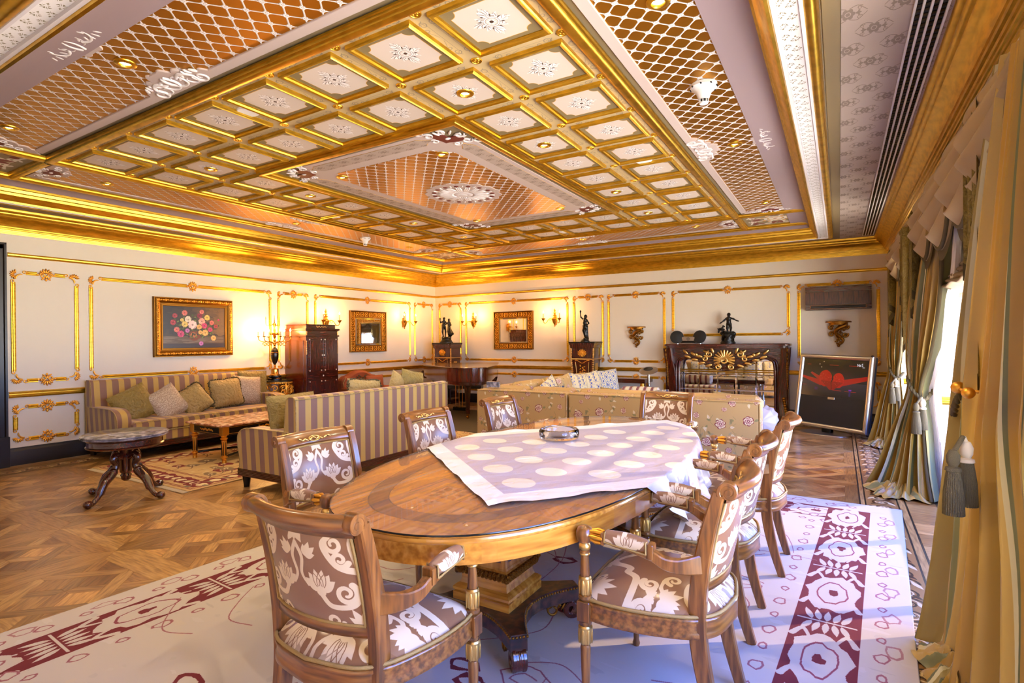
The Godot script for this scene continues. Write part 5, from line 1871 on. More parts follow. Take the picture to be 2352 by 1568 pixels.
		# rear leg rising into the back stile, ending in a scroll
		b = MB.new()
		var st := []
		var hw := []
		var ht := []
		for k in 21:
			var y := 0.875 * k / 20.0
			st.append(Vector3((0.192 + 0.02 * clampf(y / 0.5, 0, 1)) * s, y, stile_z(y)))
			hw.append(0.017 + 0.004 * clampf(y / 0.4, 0, 1))
			ht.append(0.019 + 0.01 * sin(PI * clampf(y / 0.9, 0, 1)))
		bar(b, st, Vector3.RIGHT, hw, ht)
		var sc := []
		for q in spiral(Vector2(-0.246, 0.882), 0.034, -0.5, 1.25, 0.15): sc.append(Vector3(0.213 * s, q.y, q.x))
		bar(b, sc, Vector3.RIGHT, 0.022, 0.006)
		var hub := MB.new()
		b.X = Transform3D(Basis(Vector3(0, 0, 1), PI / 2), Vector3(0.213 * s, 0.882, -0.246))
		b.lathe([[0.0, -0.024], [0.01, -0.024], [0.012, -0.02], [0.026, -0.02], [0.026, 0.02], [0.012, 0.02], [0.01, 0.024], [0.0, 0.024]], 16)
		b.X = Transform3D()
		part("rear_leg", b, w, o)
	# crest rail, rolled backward and bowed
	var cp := [[0.014, 0.838], [0.012, 0.858], [0.004, 0.876], [-0.014, 0.896], [-0.03, 0.908], [-0.046, 0.91], [-0.06, 0.902], [-0.066, 0.887], [-0.06, 0.873], [-0.046, 0.866], [-0.034, 0.862], [-0.026, 0.85], [-0.022, 0.838], [0.014, 0.838]]
	var b := MB.new()
	b.grid(16, 13, func(u: float, v: float) -> Vector3:
		var x := lerpf(-0.205, 0.205, u)
		var q: Array = cp[int(round(v * 13))]
		return Vector3(x, q[1], stile_z(0.85) + q[0] + bow(x) + 0.004))
	var crest := part("crest_rail", b, M.honey0, o)
	b = MB.new()
	for k in 9:
		var x := (k - 4) * 0.022
		var yy := 0.872 + 0.004 * cos(k * 1.6)
		b.ell(Vector3(x, yy, stile_z(0.85) + 0.011 + bow(x)), Vector3(0.014, 0.005, 0.004), 8, 4, Basis(Vector3(0, 0, 1), 0.5 if k % 2 else -0.5))
	b.tube(_ringpts(Vector3(0, 0.873, stile_z(0.85) + 0.012 + bow(0)), Vector3(0.032, 0, 0), Vector3(0, 0.012, -0.01), 16), 0.003, 5)
	part("gilt_spray", b, M.gilt_pale, crest)
	# lower back rail
	b = MB.new()
	b.grid(12, 4, func(u: float, v: float) -> Vector3:
		var x := lerpf(-0.2, 0.2, u)
		var q: Array = [[0.012, 0.528], [0.012, 0.565], [-0.014, 0.565], [-0.014, 0.528], [0.012, 0.528]][int(round(v * 4))]
		return Vector3(x, q[1], stile_z(0.55) + q[0] + bow(x)))
	part("back_rail", b, M.honey0, o)
	# padded back, both faces
	b = MB.new()
	for sg in [-1.0, 1.0]:
		b.grid(12, 12, func(u: float, v: float) -> Vector3:
			var x := lerpf(-0.192, 0.192, u)
			var y := lerpf(0.56, 0.842, v)
			var puff := pow(clampf(sin(PI * u) * sin(PI * v), 0, 1), 0.4)
			return Vector3(x, y, stile_z(y) + bow(x) + sg * (0.010 + 0.014 * puff)), sg < 0)
	part("back_pad", b, M.damask, o)
	b = MB.new()
	for sg in [-1.0, 1.0]:
		var e := []
		for k in 9: e.append(Vector2(lerpf(-0.19, 0.19, k / 8.0), 0.563))
		for k in 7: e.append(Vector2(0.19, lerpf(0.6, 0.838, k / 6.0)))
		for k in 9: e.append(Vector2(lerpf(0.18, -0.19, k / 8.0), 0.84))
		for k in 7: e.append(Vector2(-0.19, lerpf(0.83, 0.563, k / 6.0)))
		var pts := []
		for q in e: pts.append(Vector3(q.x, q.y, stile_z(q.y) + bow(q.x) + sg * 0.013))
		b.tube(pts, 0.005, 6)
	part("braid", b, M.braid, o)
	# seat rail and seat
	var outl := PackedVector2Array()
	var half := curve([Vector2(0.0, 0.285), Vector2(0.15, 0.28), Vector2(0.27, 0.262), Vector2(0.3, 0.2), Vector2(0.3, 0.08), Vector2(0.275, -0.04), Vector2(0.235, -0.14), Vector2(0.16, -0.205), Vector2(0.0, -0.235)], 4)
	for q in half: outl.append(q)
	for k in range(half.size() - 2, 0, -1): outl.append(Vector2(-half[k].x, half[k].y))
	b = MB.new()
	var m := outl.size()
	var prof := [[0.985, 0.372], [1.0, 0.376], [1.0, 0.392], [0.985, 0.396], [0.985, 0.425], [1.0, 0.43], [1.0, 0.44], [0.96, 0.442]]
	b.grid(m, 7, func(u: float, v: float) -> Vector3:
		var q := outl[int(round(u * m)) % m]
		var f: Array = prof[int(round(v * 7))]
		return Vector3(q.x * f[0], f[1], q.y * f[0]))
	part("seat_rail", b, M.honey0, o)
	b = MB.new()
	b.grid(m, 9, func(u: float, v: float) -> Vector3:
		var q := outl[int(round(u * m)) % m]
		var r := 0.985 * (1.0 - v)
		return Vector3(q.x * r, 0.442 + 0.066 * (1.0 - pow(r, 4.0)) - (0.004 if v < 0.01 else 0.0), q.y * r))
	part("seat", b, M.damask_seat, o)
	b = MB.new()
	var sb := []
	for k in m + 1: sb.append(Vector3(outl[k % m].x * 0.985, 0.449, outl[k % m].y * 0.985))
	b.tube(sb, 0.006, 6)
	part("seat_braid", b, M.braid, o)
	return o
func _ringpts(c: Vector3, a: Vector3, b: Vector3, m: int) -> Array:
	var r := []
	for k in m + 1: r.append(c + a * cos(TAU * k / m) + b * sin(TAU * k / m))
	return r
const TC := Vector2(6.82, 7.32)
const TR := 0.03
const TA := 0.72
const TB := 1.52
const TN := 2.35
func oval(u: float, grow: float) -> Vector2:
	var a := TAU * u
	var q := Vector2(signf(cos(a)) * pow(absf(cos(a)), 2.0 / TN) * (TA + grow), signf(sin(a)) * pow(absf(sin(a)), 2.0 / TN) * (TB + grow))
	return TC + q.rotated(-TR)
func build_dining() -> void:
	rug("dining_rug", "large pale wool rug with a red palmette border under the dining table", Vector2(6.70, 7.39), 3.64, 5.3, -0.058, M.rug, 0.014)
	var t := thing("dining_table", "oval yew dining table with glass top on two burl pedestals", "table", Vector3.ZERO)
	var m := 96
	var prof := [[-0.03, 0.655], [-0.022, 0.652], [-0.016, 0.658], [-0.02, 0.668], [-0.026, 0.672], [-0.026, 0.712], [-0.02, 0.716], [-0.008, 0.718], [-0.002, 0.728], [0.0, 0.736], [-0.004, 0.742], [-0.004, 0.748]]
	var b := MB.new()
	b.grid(m, 11, func(u: float, v: float) -> Vector3:
		var f: Array = prof[int(round(v * 11))]
		var q := oval(u, f[0])
		return Vector3(q.x, f[1], q.y))
	part("apron", b, M.yew0, t)
	b = MB.new()
	var pl := PackedVector2Array()
	for k in m: pl.append(oval(float(k) / m, -0.004))
	b.slab(pl, 0.655, 0.749, 0.002)
	part("top", b, M.yew2, t)
	for g in [[-0.155, -0.15, M.walnut2], [-0.24, -0.235, M.walnut2]]:
		b = MB.new()
		b.grid(m, 1, func(u: float, v: float) -> Vector3:
			var q := oval(u, g[0] if v < 0.5 else g[1])
			return Vector3(q.x, 0.7495, q.y))
		part("inlay_line", b, g[2], t)
	b = MB.new()
	b.grid(m, 1, func(u: float, v: float) -> Vector3:
		var q := oval(u, -0.235 if v < 0.5 else -0.155)
		return Vector3(q.x, 0.7494, q.y))
	part("inlay_band", b, M.honey2, t)
	b = MB.new()
	var gp := PackedVector2Array()
	for k in m: gp.append(oval(float(k) / m, -0.003))
	var ix := Geometry2D.triangulate_polygon(gp)
	var id := []
	for q in gp: id.append(b.p(Vector3(q.x, 0.757, q.y), Vector3.UP))
	for k in range(0, ix.size(), 3): b.f3(id[ix[k]], id[ix[k + 1]], id[ix[k + 2]])
	part("glass_top", b, M.glass, t)
	b = MB.new()
	b.grid(m, 2, func(u: float, v: float) -> Vector3:
		var q := oval(u, -0.003 if v != 0.5 else -0.0005)
		return Vector3(q.x, lerpf(0.75, 0.757, v), q.y))
	part("glass_edge", b, std(Color(0.03, 0.06, 0.06), 0.1), t)
	for c in [Vector3(6.82, 0, 7.97), Vector3(6.87, 0, 6.56)]:
		pedestal(t, c)
	# cloth laid askew, hanging over both long sides
	var B := Vector2(7.08, 8.44)
	var e1 := Vector2(-0.775, -0.632)
	var e2 := Vector2(0.632, -0.775)
	var cw := 1.62
	var cl := 1.98
	b = MB.new()
	var f := FastNoiseLite.new()
	f.seed = 4
	f.frequency = 3.2
	b.grid(78, 96, func(u: float, v: float) -> Vector3:
		var p := B + e1 * u * cw + e2 * v * cl
		var q := (p - TC).rotated(TR)
		var k := pow(pow(absf(q.x) / (TA + 0.004), TN) + pow(absf(q.y) / (TB + 0.004), TN), 1.0 / TN)
		var wr := f.get_noise_2d(p.x, p.y)
		var edge := maxf(absf(u - 0.5), absf(v - 0.5)) * 2.0
		if k <= 1.0:
			var rise := 0.003 * maxf(0, wr) + (0.008 * maxf(0.0, sin((u * cw + v * cl) * 17.0)) if edge > 0.95 and k < 0.94 else 0.0)
			return Vector3(p.x, 0.7615 + rise, p.y)
		var e := q / k
		var d := q.distance_to(e)
		var out := (q - e).normalized()
		var along := atan2(e.y, e.x) * 9.0
		var sw := minf(d, 0.3) * 0.16 * (1.0 + sin(along * 3.0 + wr * 3.0)) + 0.008 * minf(1.0, d * 20.0)
		var w := TC + (e + out * sw).rotated(-TR)
		return Vector3(w.x, 0.7615 - maxf(0.0, d - 0.008) * 0.98, w.y))
	tag(part("tablecloth", b, M.cloth), "sheer lilac-white tablecloth with round spots laid askew on the oval table", "tablecloth")
	b = MB.new()
	b.lathe([[0.0, 0.0], [0.1, 0.0], [0.122, 0.008], [0.13, 0.03], [0.128, 0.055], [0.118, 0.068], [0.104, 0.066], [0.096, 0.05], [0.094, 0.03], [0.086, 0.02], [0.0, 0.018]], 40)
	tag(part("ashtray", b, M.crystal, self, Vector3(6.70, 0.766, 7.04)), "heavy round clear glass ashtray standing on the tablecloth", "ashtray")
	# eight armchairs
	var ch := make_chair()
	var seats := [
		[6.875, 8.9, PI + 0.03, "armchair at the near head of the oval table, its damask back to the camera"],
		[6.07, 8.25, PI / 2 - 0.06, "armchair on the window-far side of the table, nearest the round side table"],
		[6.03, 7.28, PI / 2, "armchair before the middle of the long striped sofa back, facing the table"],
		[6.02, 6.33, PI / 2, "armchair on the table's left side standing before the floral sofa's left end"],
		[6.92, 5.52, 0.0, "armchair at the far head of the oval table, seen from the front"],
		[7.69, 8.08, -PI / 2, "nearest of the three armchairs on the window side, seat in full view"],
		[7.68, 7.33, -PI / 2, "middle of the three armchairs on the window side of the table"],
		[7.735, 6.49, -PI / 2, "farthest of the three armchairs on the window side, towards the television"]]
	for k in 8:
		var s: Array = seats[k]
		var at := Vector3(s[0], 0.0146, s[1])
		if k == 0:
			ch.position = at
			ch.rotation.y = s[2]
			ch.set_meta("label", s[3])
		else: again(ch, at, s[2], s[3])
func pedestal(t: Node, c: Vector3) -> void:
	var y0 := 0.0146
	var b := MB.new()
	# plinth with four concave sides
	var pl := PackedVector2Array()
	var R := 0.40
	for k in 4:
		var a0 := PI / 4 + k * PI / 2
		var d := Vector2.from_angle(a0)
		var o := d.orthogonal() * 0.036
		var d2 := Vector2.from_angle(a0 + PI / 2)
		pl.append(d * R + o)
		pl.append(d * R - o)
		var st := d * R - o
		var nx := d2 * R + d2.orthogonal() * 0.036
		for s in range(1, 8):
			var f := s / 8.0
			pl.append(st.lerp(nx, f) - (st + nx).normalized() * sin(PI * f) * 0.12)
	b.X = Transform3D(Basis(), c)
	b.slab(pl, y0 + 0.095, y0 + 0.165, 0.004)
	var base := part("plinth", b, M.burl, t)
	b = MB.new()
	b.X = Transform3D(Basis(), c)
	var m := pl.size()
	var len := 0.0
	for k in m:
		var p0 := pl[k]
		var p1 := pl[(k + 1) % m]
		var L := p0.distance_to(p1)
		while len < L:
			var q := p0.lerp(p1, len / L)
			b.ell(Vector3(q.x, y0 + 0.155, q.y), Vector3(0.0065, 0.0065, 0.0065), 7, 5)
			len += 0.0155
		len -= L
	part("beading", b, M.old_gilt, base).set_meta("kind", "stuff")
	for k in 4:
		var a := PI / 4 + k * PI / 2
		var d := Vector3(cos(a), 0, sin(a))
		var sd := Vector3(-sin(a), 0, cos(a))
		b = MB.new()
		b.X = Transform3D(Basis(sd, Vector3.UP, d), c + d * (R - 0.03) + Vector3(0, y0, 0))
		var sc := []
		for q in spiral(Vector2(0.0, 0.052), 0.05, PI * 0.55, -1.6, 0.2): sc.append(Vector3(0, q.y, q.x))
		sc.push_front(Vector3(0, 0.1, -0.16))
		sc.push_front(Vector3(0, 0.085, -0.175))
		bar(b, sc, Vector3.RIGHT, 0.032, 0.009)
		for x in [-0.022, 0.0, 0.022]: b.tube(sc.slice(2), 0.0105, 6) if x == 0.0 else bar(b, sc.slice(2).map(func(q): return q + Vector3(x, 0, 0)), Vector3.RIGHT, 0.008, 0.013)
		b.X = Transform3D()
		var foot := part("scroll_foot", b, M.mahogany1, t)
		b = MB.new()
		b.X = Transform3D(Basis(sd, Vector3.UP, d), c + d * (R - 0.03) + Vector3(0, y0, 0))
		for x in [-1.0, 1.0]:
			var e := []
			for q in spiral(Vector2(-0.1, 0.06), 0.04, 0.4, 1.1, 0.3): e.append(Vector3(0.034 * x, q.y, q.x))
			b.tube(e, 0.006, 6)
			for j in 4: b.ell(Vector3(0.034 * x, 0.07 + 0.008 * j, -0.05 - 0.02 * j), Vector3(0.004, 0.02, 0.006), 6, 4, Basis(Vector3.RIGHT, 0.6))
		part("carving", b, M.old_gilt, foot)
	# column: stepped base, gilt acanthus collar, tapering panelled shaft
	var sq := func(pr: Array) -> MB:
		var mb := MB.new()
		mb.X = Transform3D(Basis(), c)
		for s in pr.size() - 1:
			for k in 4:
				var e := []
				for w in [[s, 0], [s, 1], [s + 1, 1], [s + 1, 0]]:
					var an: float = PI / 4 + (k + w[1]) * PI / 2
					e.append(Vector3(cos(an), 0, sin(an)) * pr[w[0]][0] * sqrt(2.0) + Vector3(0, y0 + pr[w[0]][1], 0))
				var an2 := PI / 2 + k * PI / 2
				mb.quad(e[0], e[1], e[2], e[3], Vector3(cos(an2), 0.01, sin(an2)))
		return mb
	var col := part("column_base", sq.call([[0.155, 0.165], [0.155, 0.2], [0.148, 0.204], [0.156, 0.21], [0.156, 0.222], [0.146, 0.232], [0.132, 0.24], [0.124, 0.262], [0.122, 0.285], [0.115, 0.29]]), M.yew0, t)
	b = MB.new()
	b.X = Transform3D(Basis(), c)
	for k in 4:
		var a := k * PI / 2
		var d := Vector3(cos(a), 0, sin(a))
		var sd := Vector3(-sin(a), 0, cos(a))
		for j in 13:
			var x := (j - 6) * 0.0225
			b.ell(d * 0.134 + sd * x + Vector3(0, y0 + 0.305, 0), Vector3(0.017, 0.024, 0.011), 7, 5, Basis(Vector3.UP, -a) * Basis(Vector3(0, 0, 1), -0.5))
			b.ell(d * 0.15 + sd * (x + 0.011) + Vector3(0, y0 + 0.322, 0), Vector3(0.012, 0.01, 0.009), 7, 4, Basis(Vector3.UP, -a))
	part("acanthus_collar", b, M.carved_gilt, col)
	part("shaft", sq.call([[0.128, 0.285], [0.13, 0.325], [0.122, 0.332], [0.118, 0.34], [0.088, 0.6], [0.1, 0.61], [0.11, 0.64], [0.11, 0.66]]), M.yew1, t)
	b = MB.new()
	b.X = Transform3D(Basis(), c)
	for k in 4:
		var a := k * PI / 2
		var d := Vector3(cos(a), 0, sin(a))
		var sd := Vector3(-sin(a), 0, cos(a))
		var e := []
		for w in [[-1, 0.365], [1, 0.365], [1, 0.575], [-1, 0.575]]:
			var r: float = lerpf(0.118, 0.088, (w[1] - 0.34) / 0.26)
			e.append(d * (r + 0.001) + sd * w[0] * (r - 0.024) + Vector3(0, y0 + w[1], 0))
		b.quad(e[0], e[1], e[2], e[3], d)
	part("burl_panel", b, M.burl, col)

# ---------------------------------------------------------------- sofas, cushions and low tables
func pillow_mesh(w: float, h: float, th: float, sag := 0.0) -> ArrayMesh:
	var b := MB.new()
	var f := FastNoiseLite.new()
	f.seed = int(w * 1000 + h * 70)
	f.frequency = 7.0
	for sg in [-1.0, 1.0]:
		b.grid(18, 18, func(u: float, v: float) -> Vector3:
			var x := u * 2 - 1
			var y := v * 2 - 1
			var t := pow(maxf(0.0, (1 - pow(absf(x), 2.6)) * (1 - pow(absf(y), 2.6))), 0.55)
			var pin := 1.0 - 0.07 * (1.0 - absf(x * y)) * maxf(absf(x), absf(y))
			return Vector3(x * w * 0.5 * pin, y * h * 0.5 * pin - sag * t * 0.04, sg * (th * 0.5 * t + 0.01 * t * f.get_noise_2d(x, y * 1.3))), sg < 0)
	return b.mesh()
func cushion(at: Vector3, rot: Vector3, w: float, h: float, th: float, m: Material, label: String, group: String, fringe: Material = null) -> void:
	var o := thing("cushion", label, "cushion", at, 0, group)
	o.rotation = rot
	part("cover", pillow_mesh(w, h, th), m, o)
	var b := MB.new()
	var e := []
	for k in 41:
		var a := TAU * k / 40
		var c := Vector2(signf(cos(a)) * pow(absf(cos(a)), 0.35), signf(sin(a)) * pow(absf(sin(a)), 0.35))
		var pin := 1.0 - 0.07 * (1.0 - absf(c.x * c.y))
		e.append(Vector3(c.x * w * 0.5 * pin, c.y * h * 0.5 * pin, 0))
	if fringe:
		for k in 160:
			var q: Vector3 = e[k / 4].lerp(e[k / 4 + 1], (k % 4) / 4.0)
			b.ell(q * (1.0 + rng.randf() * 0.05) + Vector3(0, 0, rng.randf_range(-0.012, 0.012)), Vector3(0.014, 0.011, 0.012), 6, 4)
		part("fringe", b, fringe, o).set_meta("kind", "stuff")
	else:
		b.tube(e, 0.005, 5)
		part("piping", b, m, o)
func legs4(o: Node, lx: float, lz: float, h: float, m: Material) -> void:
	for x in [-lx, lx]:
		for z in [-lz, lz]:
			var b := MB.new()
			b.lathe([[0.0, 0.0], [0.032, 0.0], [0.052, h], [0.0, h]], 4, Vector3(x, 0, z))
			part("leg", b, m, o)
func sofa(o: Node3D, L: float, D: float, H: float, seats: int) -> void:
	var aw := 0.13
	var ah := 0.62
	legs4(o, L * 0.5 - 0.06, D * 0.5 - 0.07, 0.125, M.ebony_wood)
	var b := MB.new()
	for k in 5: b.box(Vector3(0, 0.127 + k * 0.0145, 0), Vector3(L - 0.002 * (k % 2), 0.014, D - 0.002 * (k % 2)), 0.003)
	b.box(Vector3(0, 0.16, 0), Vector3(L - 0.008, 0.07, D - 0.008), 0.0)
	part("plinth", b, M.mahogany0, o)
	b = MB.new()
	b.box(Vector3(0, 0.25, 0.05), Vector3(L - aw * 2 + 0.02, 0.12, D - 0.12), 0.012)
	part("seat_base", b, M.stripe, o)
	for k in seats:
		var w := (L - aw * 2) / seats
		b = MB.new()
		b.box(Vector3(-L * 0.5 + aw + w * (k + 0.5), 0.385, 0.1), Vector3(w - 0.006, 0.15, D - 0.2), 0.035)
		var c := part("seat_cushion", b, M.stripe, o)
		b = MB.new()
		for y in [0.318, 0.452]: b.tube([Vector3(-L * 0.5 + aw + w * k + 0.02, y, D * 0.5 - 0.002), Vector3(-L * 0.5 + aw + w * (k + 1) - 0.02, y, D * 0.5 - 0.002)], 0.006, 6)
		part("piping", b, M.gold_silk, c)
	# back: a slab leaning a little, round on top
	b = MB.new()
	var pr := vv([[-D * 0.5 + 0.005, 0.195], [-D * 0.5 + 0.17, 0.195], [-D * 0.5 + 0.19, 0.45], [-D * 0.5 + 0.14, H - 0.03], [-D * 0.5 + 0.125, H - 0.008], [-D * 0.5 + 0.1, H], [-D * 0.5 + 0.035, H], [-D * 0.5 + 0.015, H - 0.008], [-D * 0.5 + 0.005, H - 0.03]])
	b.run(pr, Vector3(-L * 0.5 + 0.005, 0, 0), Vector3(L * 0.5 - 0.005, 0, 0), Vector3(0, 0, 1), Vector3.UP, Vector2.ZERO, Vector2.ZERO, true)
	var back := part("backrest", b, M.stripe, o)
	b = MB.new()
	for x in [-L * 0.5 + 0.006, L * 0.5 - 0.006]: b.tube([Vector3(x, 0.2, -D * 0.5 + 0.004), Vector3(x, H - 0.03, -D * 0.5 + 0.004), Vector3(x, H, -D * 0.5 + 0.04), Vector3(x, H, -D * 0.5 + 0.1), Vector3(x, H - 0.03, -D * 0.5 + 0.14), Vector3(x, ah, -D * 0.5 + 0.17)], 0.005, 6)
	b.tube([Vector3(-L * 0.5, H - 0.022, -D * 0.5 + 0.004), Vector3(L * 0.5, H - 0.022, -D * 0.5 + 0.004)], 0.005, 6)
	part("piping", b, M.gold_silk, back)
	for s in [-1.0, 1.0]:
		b = MB.new()
		var ap := []
		for q in curve([Vector2(D * 0.5 - 0.035, 0.195), Vector2(D * 0.5 - 0.05, 0.32), Vector2(D * 0.5 - 0.03, 0.46), Vector2(D * 0.5 - 0.06, 0.56), Vector2(D * 0.5 - 0.16, ah - 0.01), Vector2(D * 0.5 - 0.3, ah)], 4): ap.append(q)
		ap.append(Vector2(-D * 0.5 + 0.1, ah))
		ap.append(Vector2(-D * 0.5 + 0.1, 0.195))
		var x0: float = s * (L * 0.5 - aw)
		var x1: float = s * (L * 0.5)
		b.run(ap, Vector3(minf(x0, x1), 0, 0), Vector3(maxf(x0, x1), 0, 0), Vector3(0, 0, 1), Vector3.UP, Vector2(0, -0.05) if s < 0 else Vector2.ZERO, Vector2(0, 0.05) if s > 0 else Vector2.ZERO, true)
		for k in b.v.size(): b.v[k].x -= s * 0.01
		var arm := part("arm", b, M.stripe, o)
		b = MB.new()
		var e := []
		for q in ap.slice(0, ap.size() - 1): e.append(Vector3(x1 - s * 0.01 + s * 0.05 * q.y, q.y, q.x))
		b.tube(e, 0.005, 6)
		part("piping", b, M.gold_silk, arm)
func build_seating() -> void:
	# striped sofa along the wall, with its six cushions
	var o := thing("sofa", "long gold and mauve striped sofa against the left wall under the flower painting", "sofa", Vector3(0.515, 0, 5.93), PI / 2)
	sofa(o, 2.3, 0.9, 0.95, 2)
	var cg := "cushions on the striped wall sofa"
	cushion(Vector3(0.52, 0.63, 6.72), Vector3(-0.35, PI / 2 - 0.15, 0.45), 0.46, 0.44, 0.15, M.olive_silk, "plain gold-olive cushion slumped at the left arm of the wall sofa", cg)
	cushion(Vector3(0.6, 0.62, 6.36), Vector3(-0.4, PI / 2 - 0.1, 0.5), 0.42, 0.42, 0.15, M.brocade, "silvery brocade cushion tilted second from the left on the wall sofa", cg)
	cushion(Vector3(0.62, 0.63, 6.02), Vector3(-0.4, PI / 2 - 0.3, 0.55), 0.38, 0.4, 0.14, M.gold_silk, "pale gold cushion with a tufted fringe on one slanting side, third from the left", cg, M.fringe)
	cushion(Vector3(0.52, 0.68, 5.5), Vector3(-0.25, PI / 2 + 0.05, 0.05), 0.5, 0.42, 0.16, M.gold_silk, "large square gold cushion with dark tufted fringe upright on the wall sofa", cg, M.fringe)
	cushion(Vector3(0.44, 0.68, 5.12), Vector3(-0.25, PI / 2, -0.12), 0.46, 0.44, 0.15, M.brocade, "silvery brocade cushion beside the large fringed one on the wall sofa", cg)
	cushion(Vector3(0.34, 0.72, 4.96), Vector3(-0.15, PI / 2, -0.06), 0.5, 0.5, 0.15, M.olive_silk, "tall olive cushion at the right end of the wall sofa", cg)
	# its twin with the back to the dining table
	var o2 := again(o, Vector3(3.645, 0, 5.93), -PI / 2, "striped sofa with its tall mauve and cream back to the dining chairs")
	o2.scale = Vector3(0.957, 0.955, 0.98)
	o.set_meta("group", "pair of striped sofas")
	o2.set_meta("group", "pair of striped sofas")
	cushion(Vector3(3.62, 0.72, 6.7), Vector3(-0.2, PI * 0.5 + 0.1, 0.0), 0.6, 0.36, 0.24, M.olive_silk, "plump olive cushion on the near arm of the sofa turned away", "cushions on the turned sofa")
	cushion(Vector3(3.62, 0.78, 5.75), Vector3(0.15, -PI / 2, 0.1), 0.5, 0.4, 0.14, M.gold_silk, "gold fringed cushion just showing over the turned sofa's back", "cushions on the turned sofa", M.fringe)
	cushion(Vector3(3.62, 0.8, 5.16), Vector3(0.15, -PI / 2, 0.5), 0.42, 0.38, 0.14, M.gold_silk, "cream cushion corner peeping over the turned sofa's back", "cushions on the turned sofa")
	cushion(Vector3(3.66, 0.83, 4.99), Vector3(0.15, -PI / 2, 0.2), 0.4, 0.42, 0.14, M.olive_silk, "olive cushion at the far end of the turned sofa's back", "cushions on the turned sofa")
	# rugs on that side
	rug("small_rug", "small gold and red patterned rug under the marble coffee table", Vector2(2.0, 5.9), 1.95, 2.95, 0.0, M.small_rug, 0.01, 0.06)
	rug("piano_rug", "plain brown rug under the grand piano", Vector2(2.4, 2.3), 2.3, 2.2, 0.0, M.grey_rug, 0.012)
	rug("floral_rug", "pale fringed rug in front of the brown piano rug", Vector2(3.0, 3.5), 1.6, 0.5, -0.5, M.small_rug, 0.008, 0.05)
	# coffee table: black and gilt with a rosy marble top
	o = thing("coffee_table", "low black and gilt coffee table with a rosy marble top on the small rug", "coffee table", Vector3(1.81, 0.011, 5.95))
	var hx := 0.38
	var hz := 0.63
	var b := MB.new()
	b.box(Vector3(0, 0.437, 0), Vector3(hx * 2, 0.026, hz * 2), 0.008)
	part("top", b, M.rosy_marble, o)
	b = MB.new()
	b.box(Vector3(0, 0.372, 0), Vector3(hx * 2 - 0.09, 0.1, hz * 2 - 0.09), 0.003)
	part("apron", b, M.black, o)
	for s in [-1.0, 1.0]:
		for e in 2:
			b = MB.new()
			var len := (hx if e == 0 else hz) - 0.115
			var of: float = (hz if e == 0 else hx) - 0.045
			b.X = Transform3D(Basis(), Vector3(0, 0.372, s * of)) if e == 0 else Transform3D(Basis(Vector3.UP, PI / 2), Vector3(s * of, 0.372, 0))
			for y in [-0.036, 0.036]: b.box(Vector3(0, y, 0), Vector3(len * 2, 0.005, 0.008), 0.001)
			for x in [-len, len]: b.box(Vector3(x, 0, 0), Vector3(0.005, 0.077, 0.008), 0.001)
			for k in 9:
				b.ell(Vector3((k - 4) * 0.03, 0.006 * cos(k * 2.0), 0), Vector3(0.02, 0.008 + 0.006 * (1 - absf(k - 4) / 4.0), 0.008), 7, 4, Basis(Vector3(0, 0, 1), 0.5 if k % 2 else -0.5))
			part("gilt_mount", b, M.gilt, o)
	for x in [-1.0, 1.0]:
		for z in [-1.0, 1.0]:
			var c := Vector3(x * (hx - 0.075), 0, z * (hz - 0.075))
			b = MB.new()
			b.box(c + Vector3(0, 0.372, 0), Vector3(0.075, 0.104, 0.075), 0.003)
			b.lathe([[0.0, 0.0], [0.026, 0.0], [0.022, 0.03], [0.03, 0.04], [0.02, 0.05], [0.03, 0.056], [0.036, 0.06], [0.036, 0.075], [0.022, 0.08], [0.03, 0.26], [0.022, 0.264], [0.038, 0.275], [0.04, 0.29], [0.024, 0.3], [0.034, 0.312], [0.034, 0.322]], 12, c)
			var lg := part("leg", b, M.gilt, o)
			b = MB.new()
			for k in 8:
				var a := TAU * k / 8
				b.box(c + Vector3(cos(a) * 0.0255, 0.17, sin(a) * 0.0255), Vector3(0.007, 0.16, 0.007), 0.001)
			part("fluting", b, M.black, lg).set_meta("kind", "stuff")
	b = MB.new()
	for s in [-1.0, 1.0]: b.tube(curve([Vector3(s * (hx - 0.08), 0.07, -hz + 0.08), Vector3(s * 0.1, 0.075, -0.1), Vector3(0, 0.075, 0), Vector3(-s * 0.1, 0.075, 0.1), Vector3(-s * (hx - 0.08), 0.07, hz - 0.08)], 5), 0.014, 8)
	part("stretcher", b, M.black, o)
	# round side table
	o = thing("round_table", "round mahogany side table with grey marble top on four scrolled legs", "side table", Vector3(2.62, 0, 7.74))
	b = MB.new()
	b.lathe([[0.0, 0.555], [0.325, 0.556], [0.335, 0.562], [0.33, 0.572], [0.338, 0.578], [0.338, 0.584], [0.325, 0.592], [0.0, 0.592]], 48)
	part("top", b, M.grey_marble, o)
	b = MB.new()
	b.lathe([[0.0, 0.48], [0.27, 0.48], [0.285, 0.472], [0.297, 0.476], [0.3, 0.486], [0.29, 0.494], [0.29, 0.535], [0.296, 0.54], [0.31, 0.552], [0.31, 0.556]], 48)
	part("apron", b, M.mahogany0, o)
	b = MB.new()
	b.lathe([[0.0, 0.145], [0.02, 0.15], [0.036, 0.165], [0.04, 0.19], [0.046, 0.2], [0.036, 0.22], [0.046, 0.23], [0.05, 0.25], [0.05, 0.36], [0.056, 0.37], [0.046, 0.38], [0.056, 0.39], [0.048, 0.4], [0.055, 0.41], [0.075, 0.455], [0.085, 0.48]], 24)
	part("column", b, M.mahogany1, o)
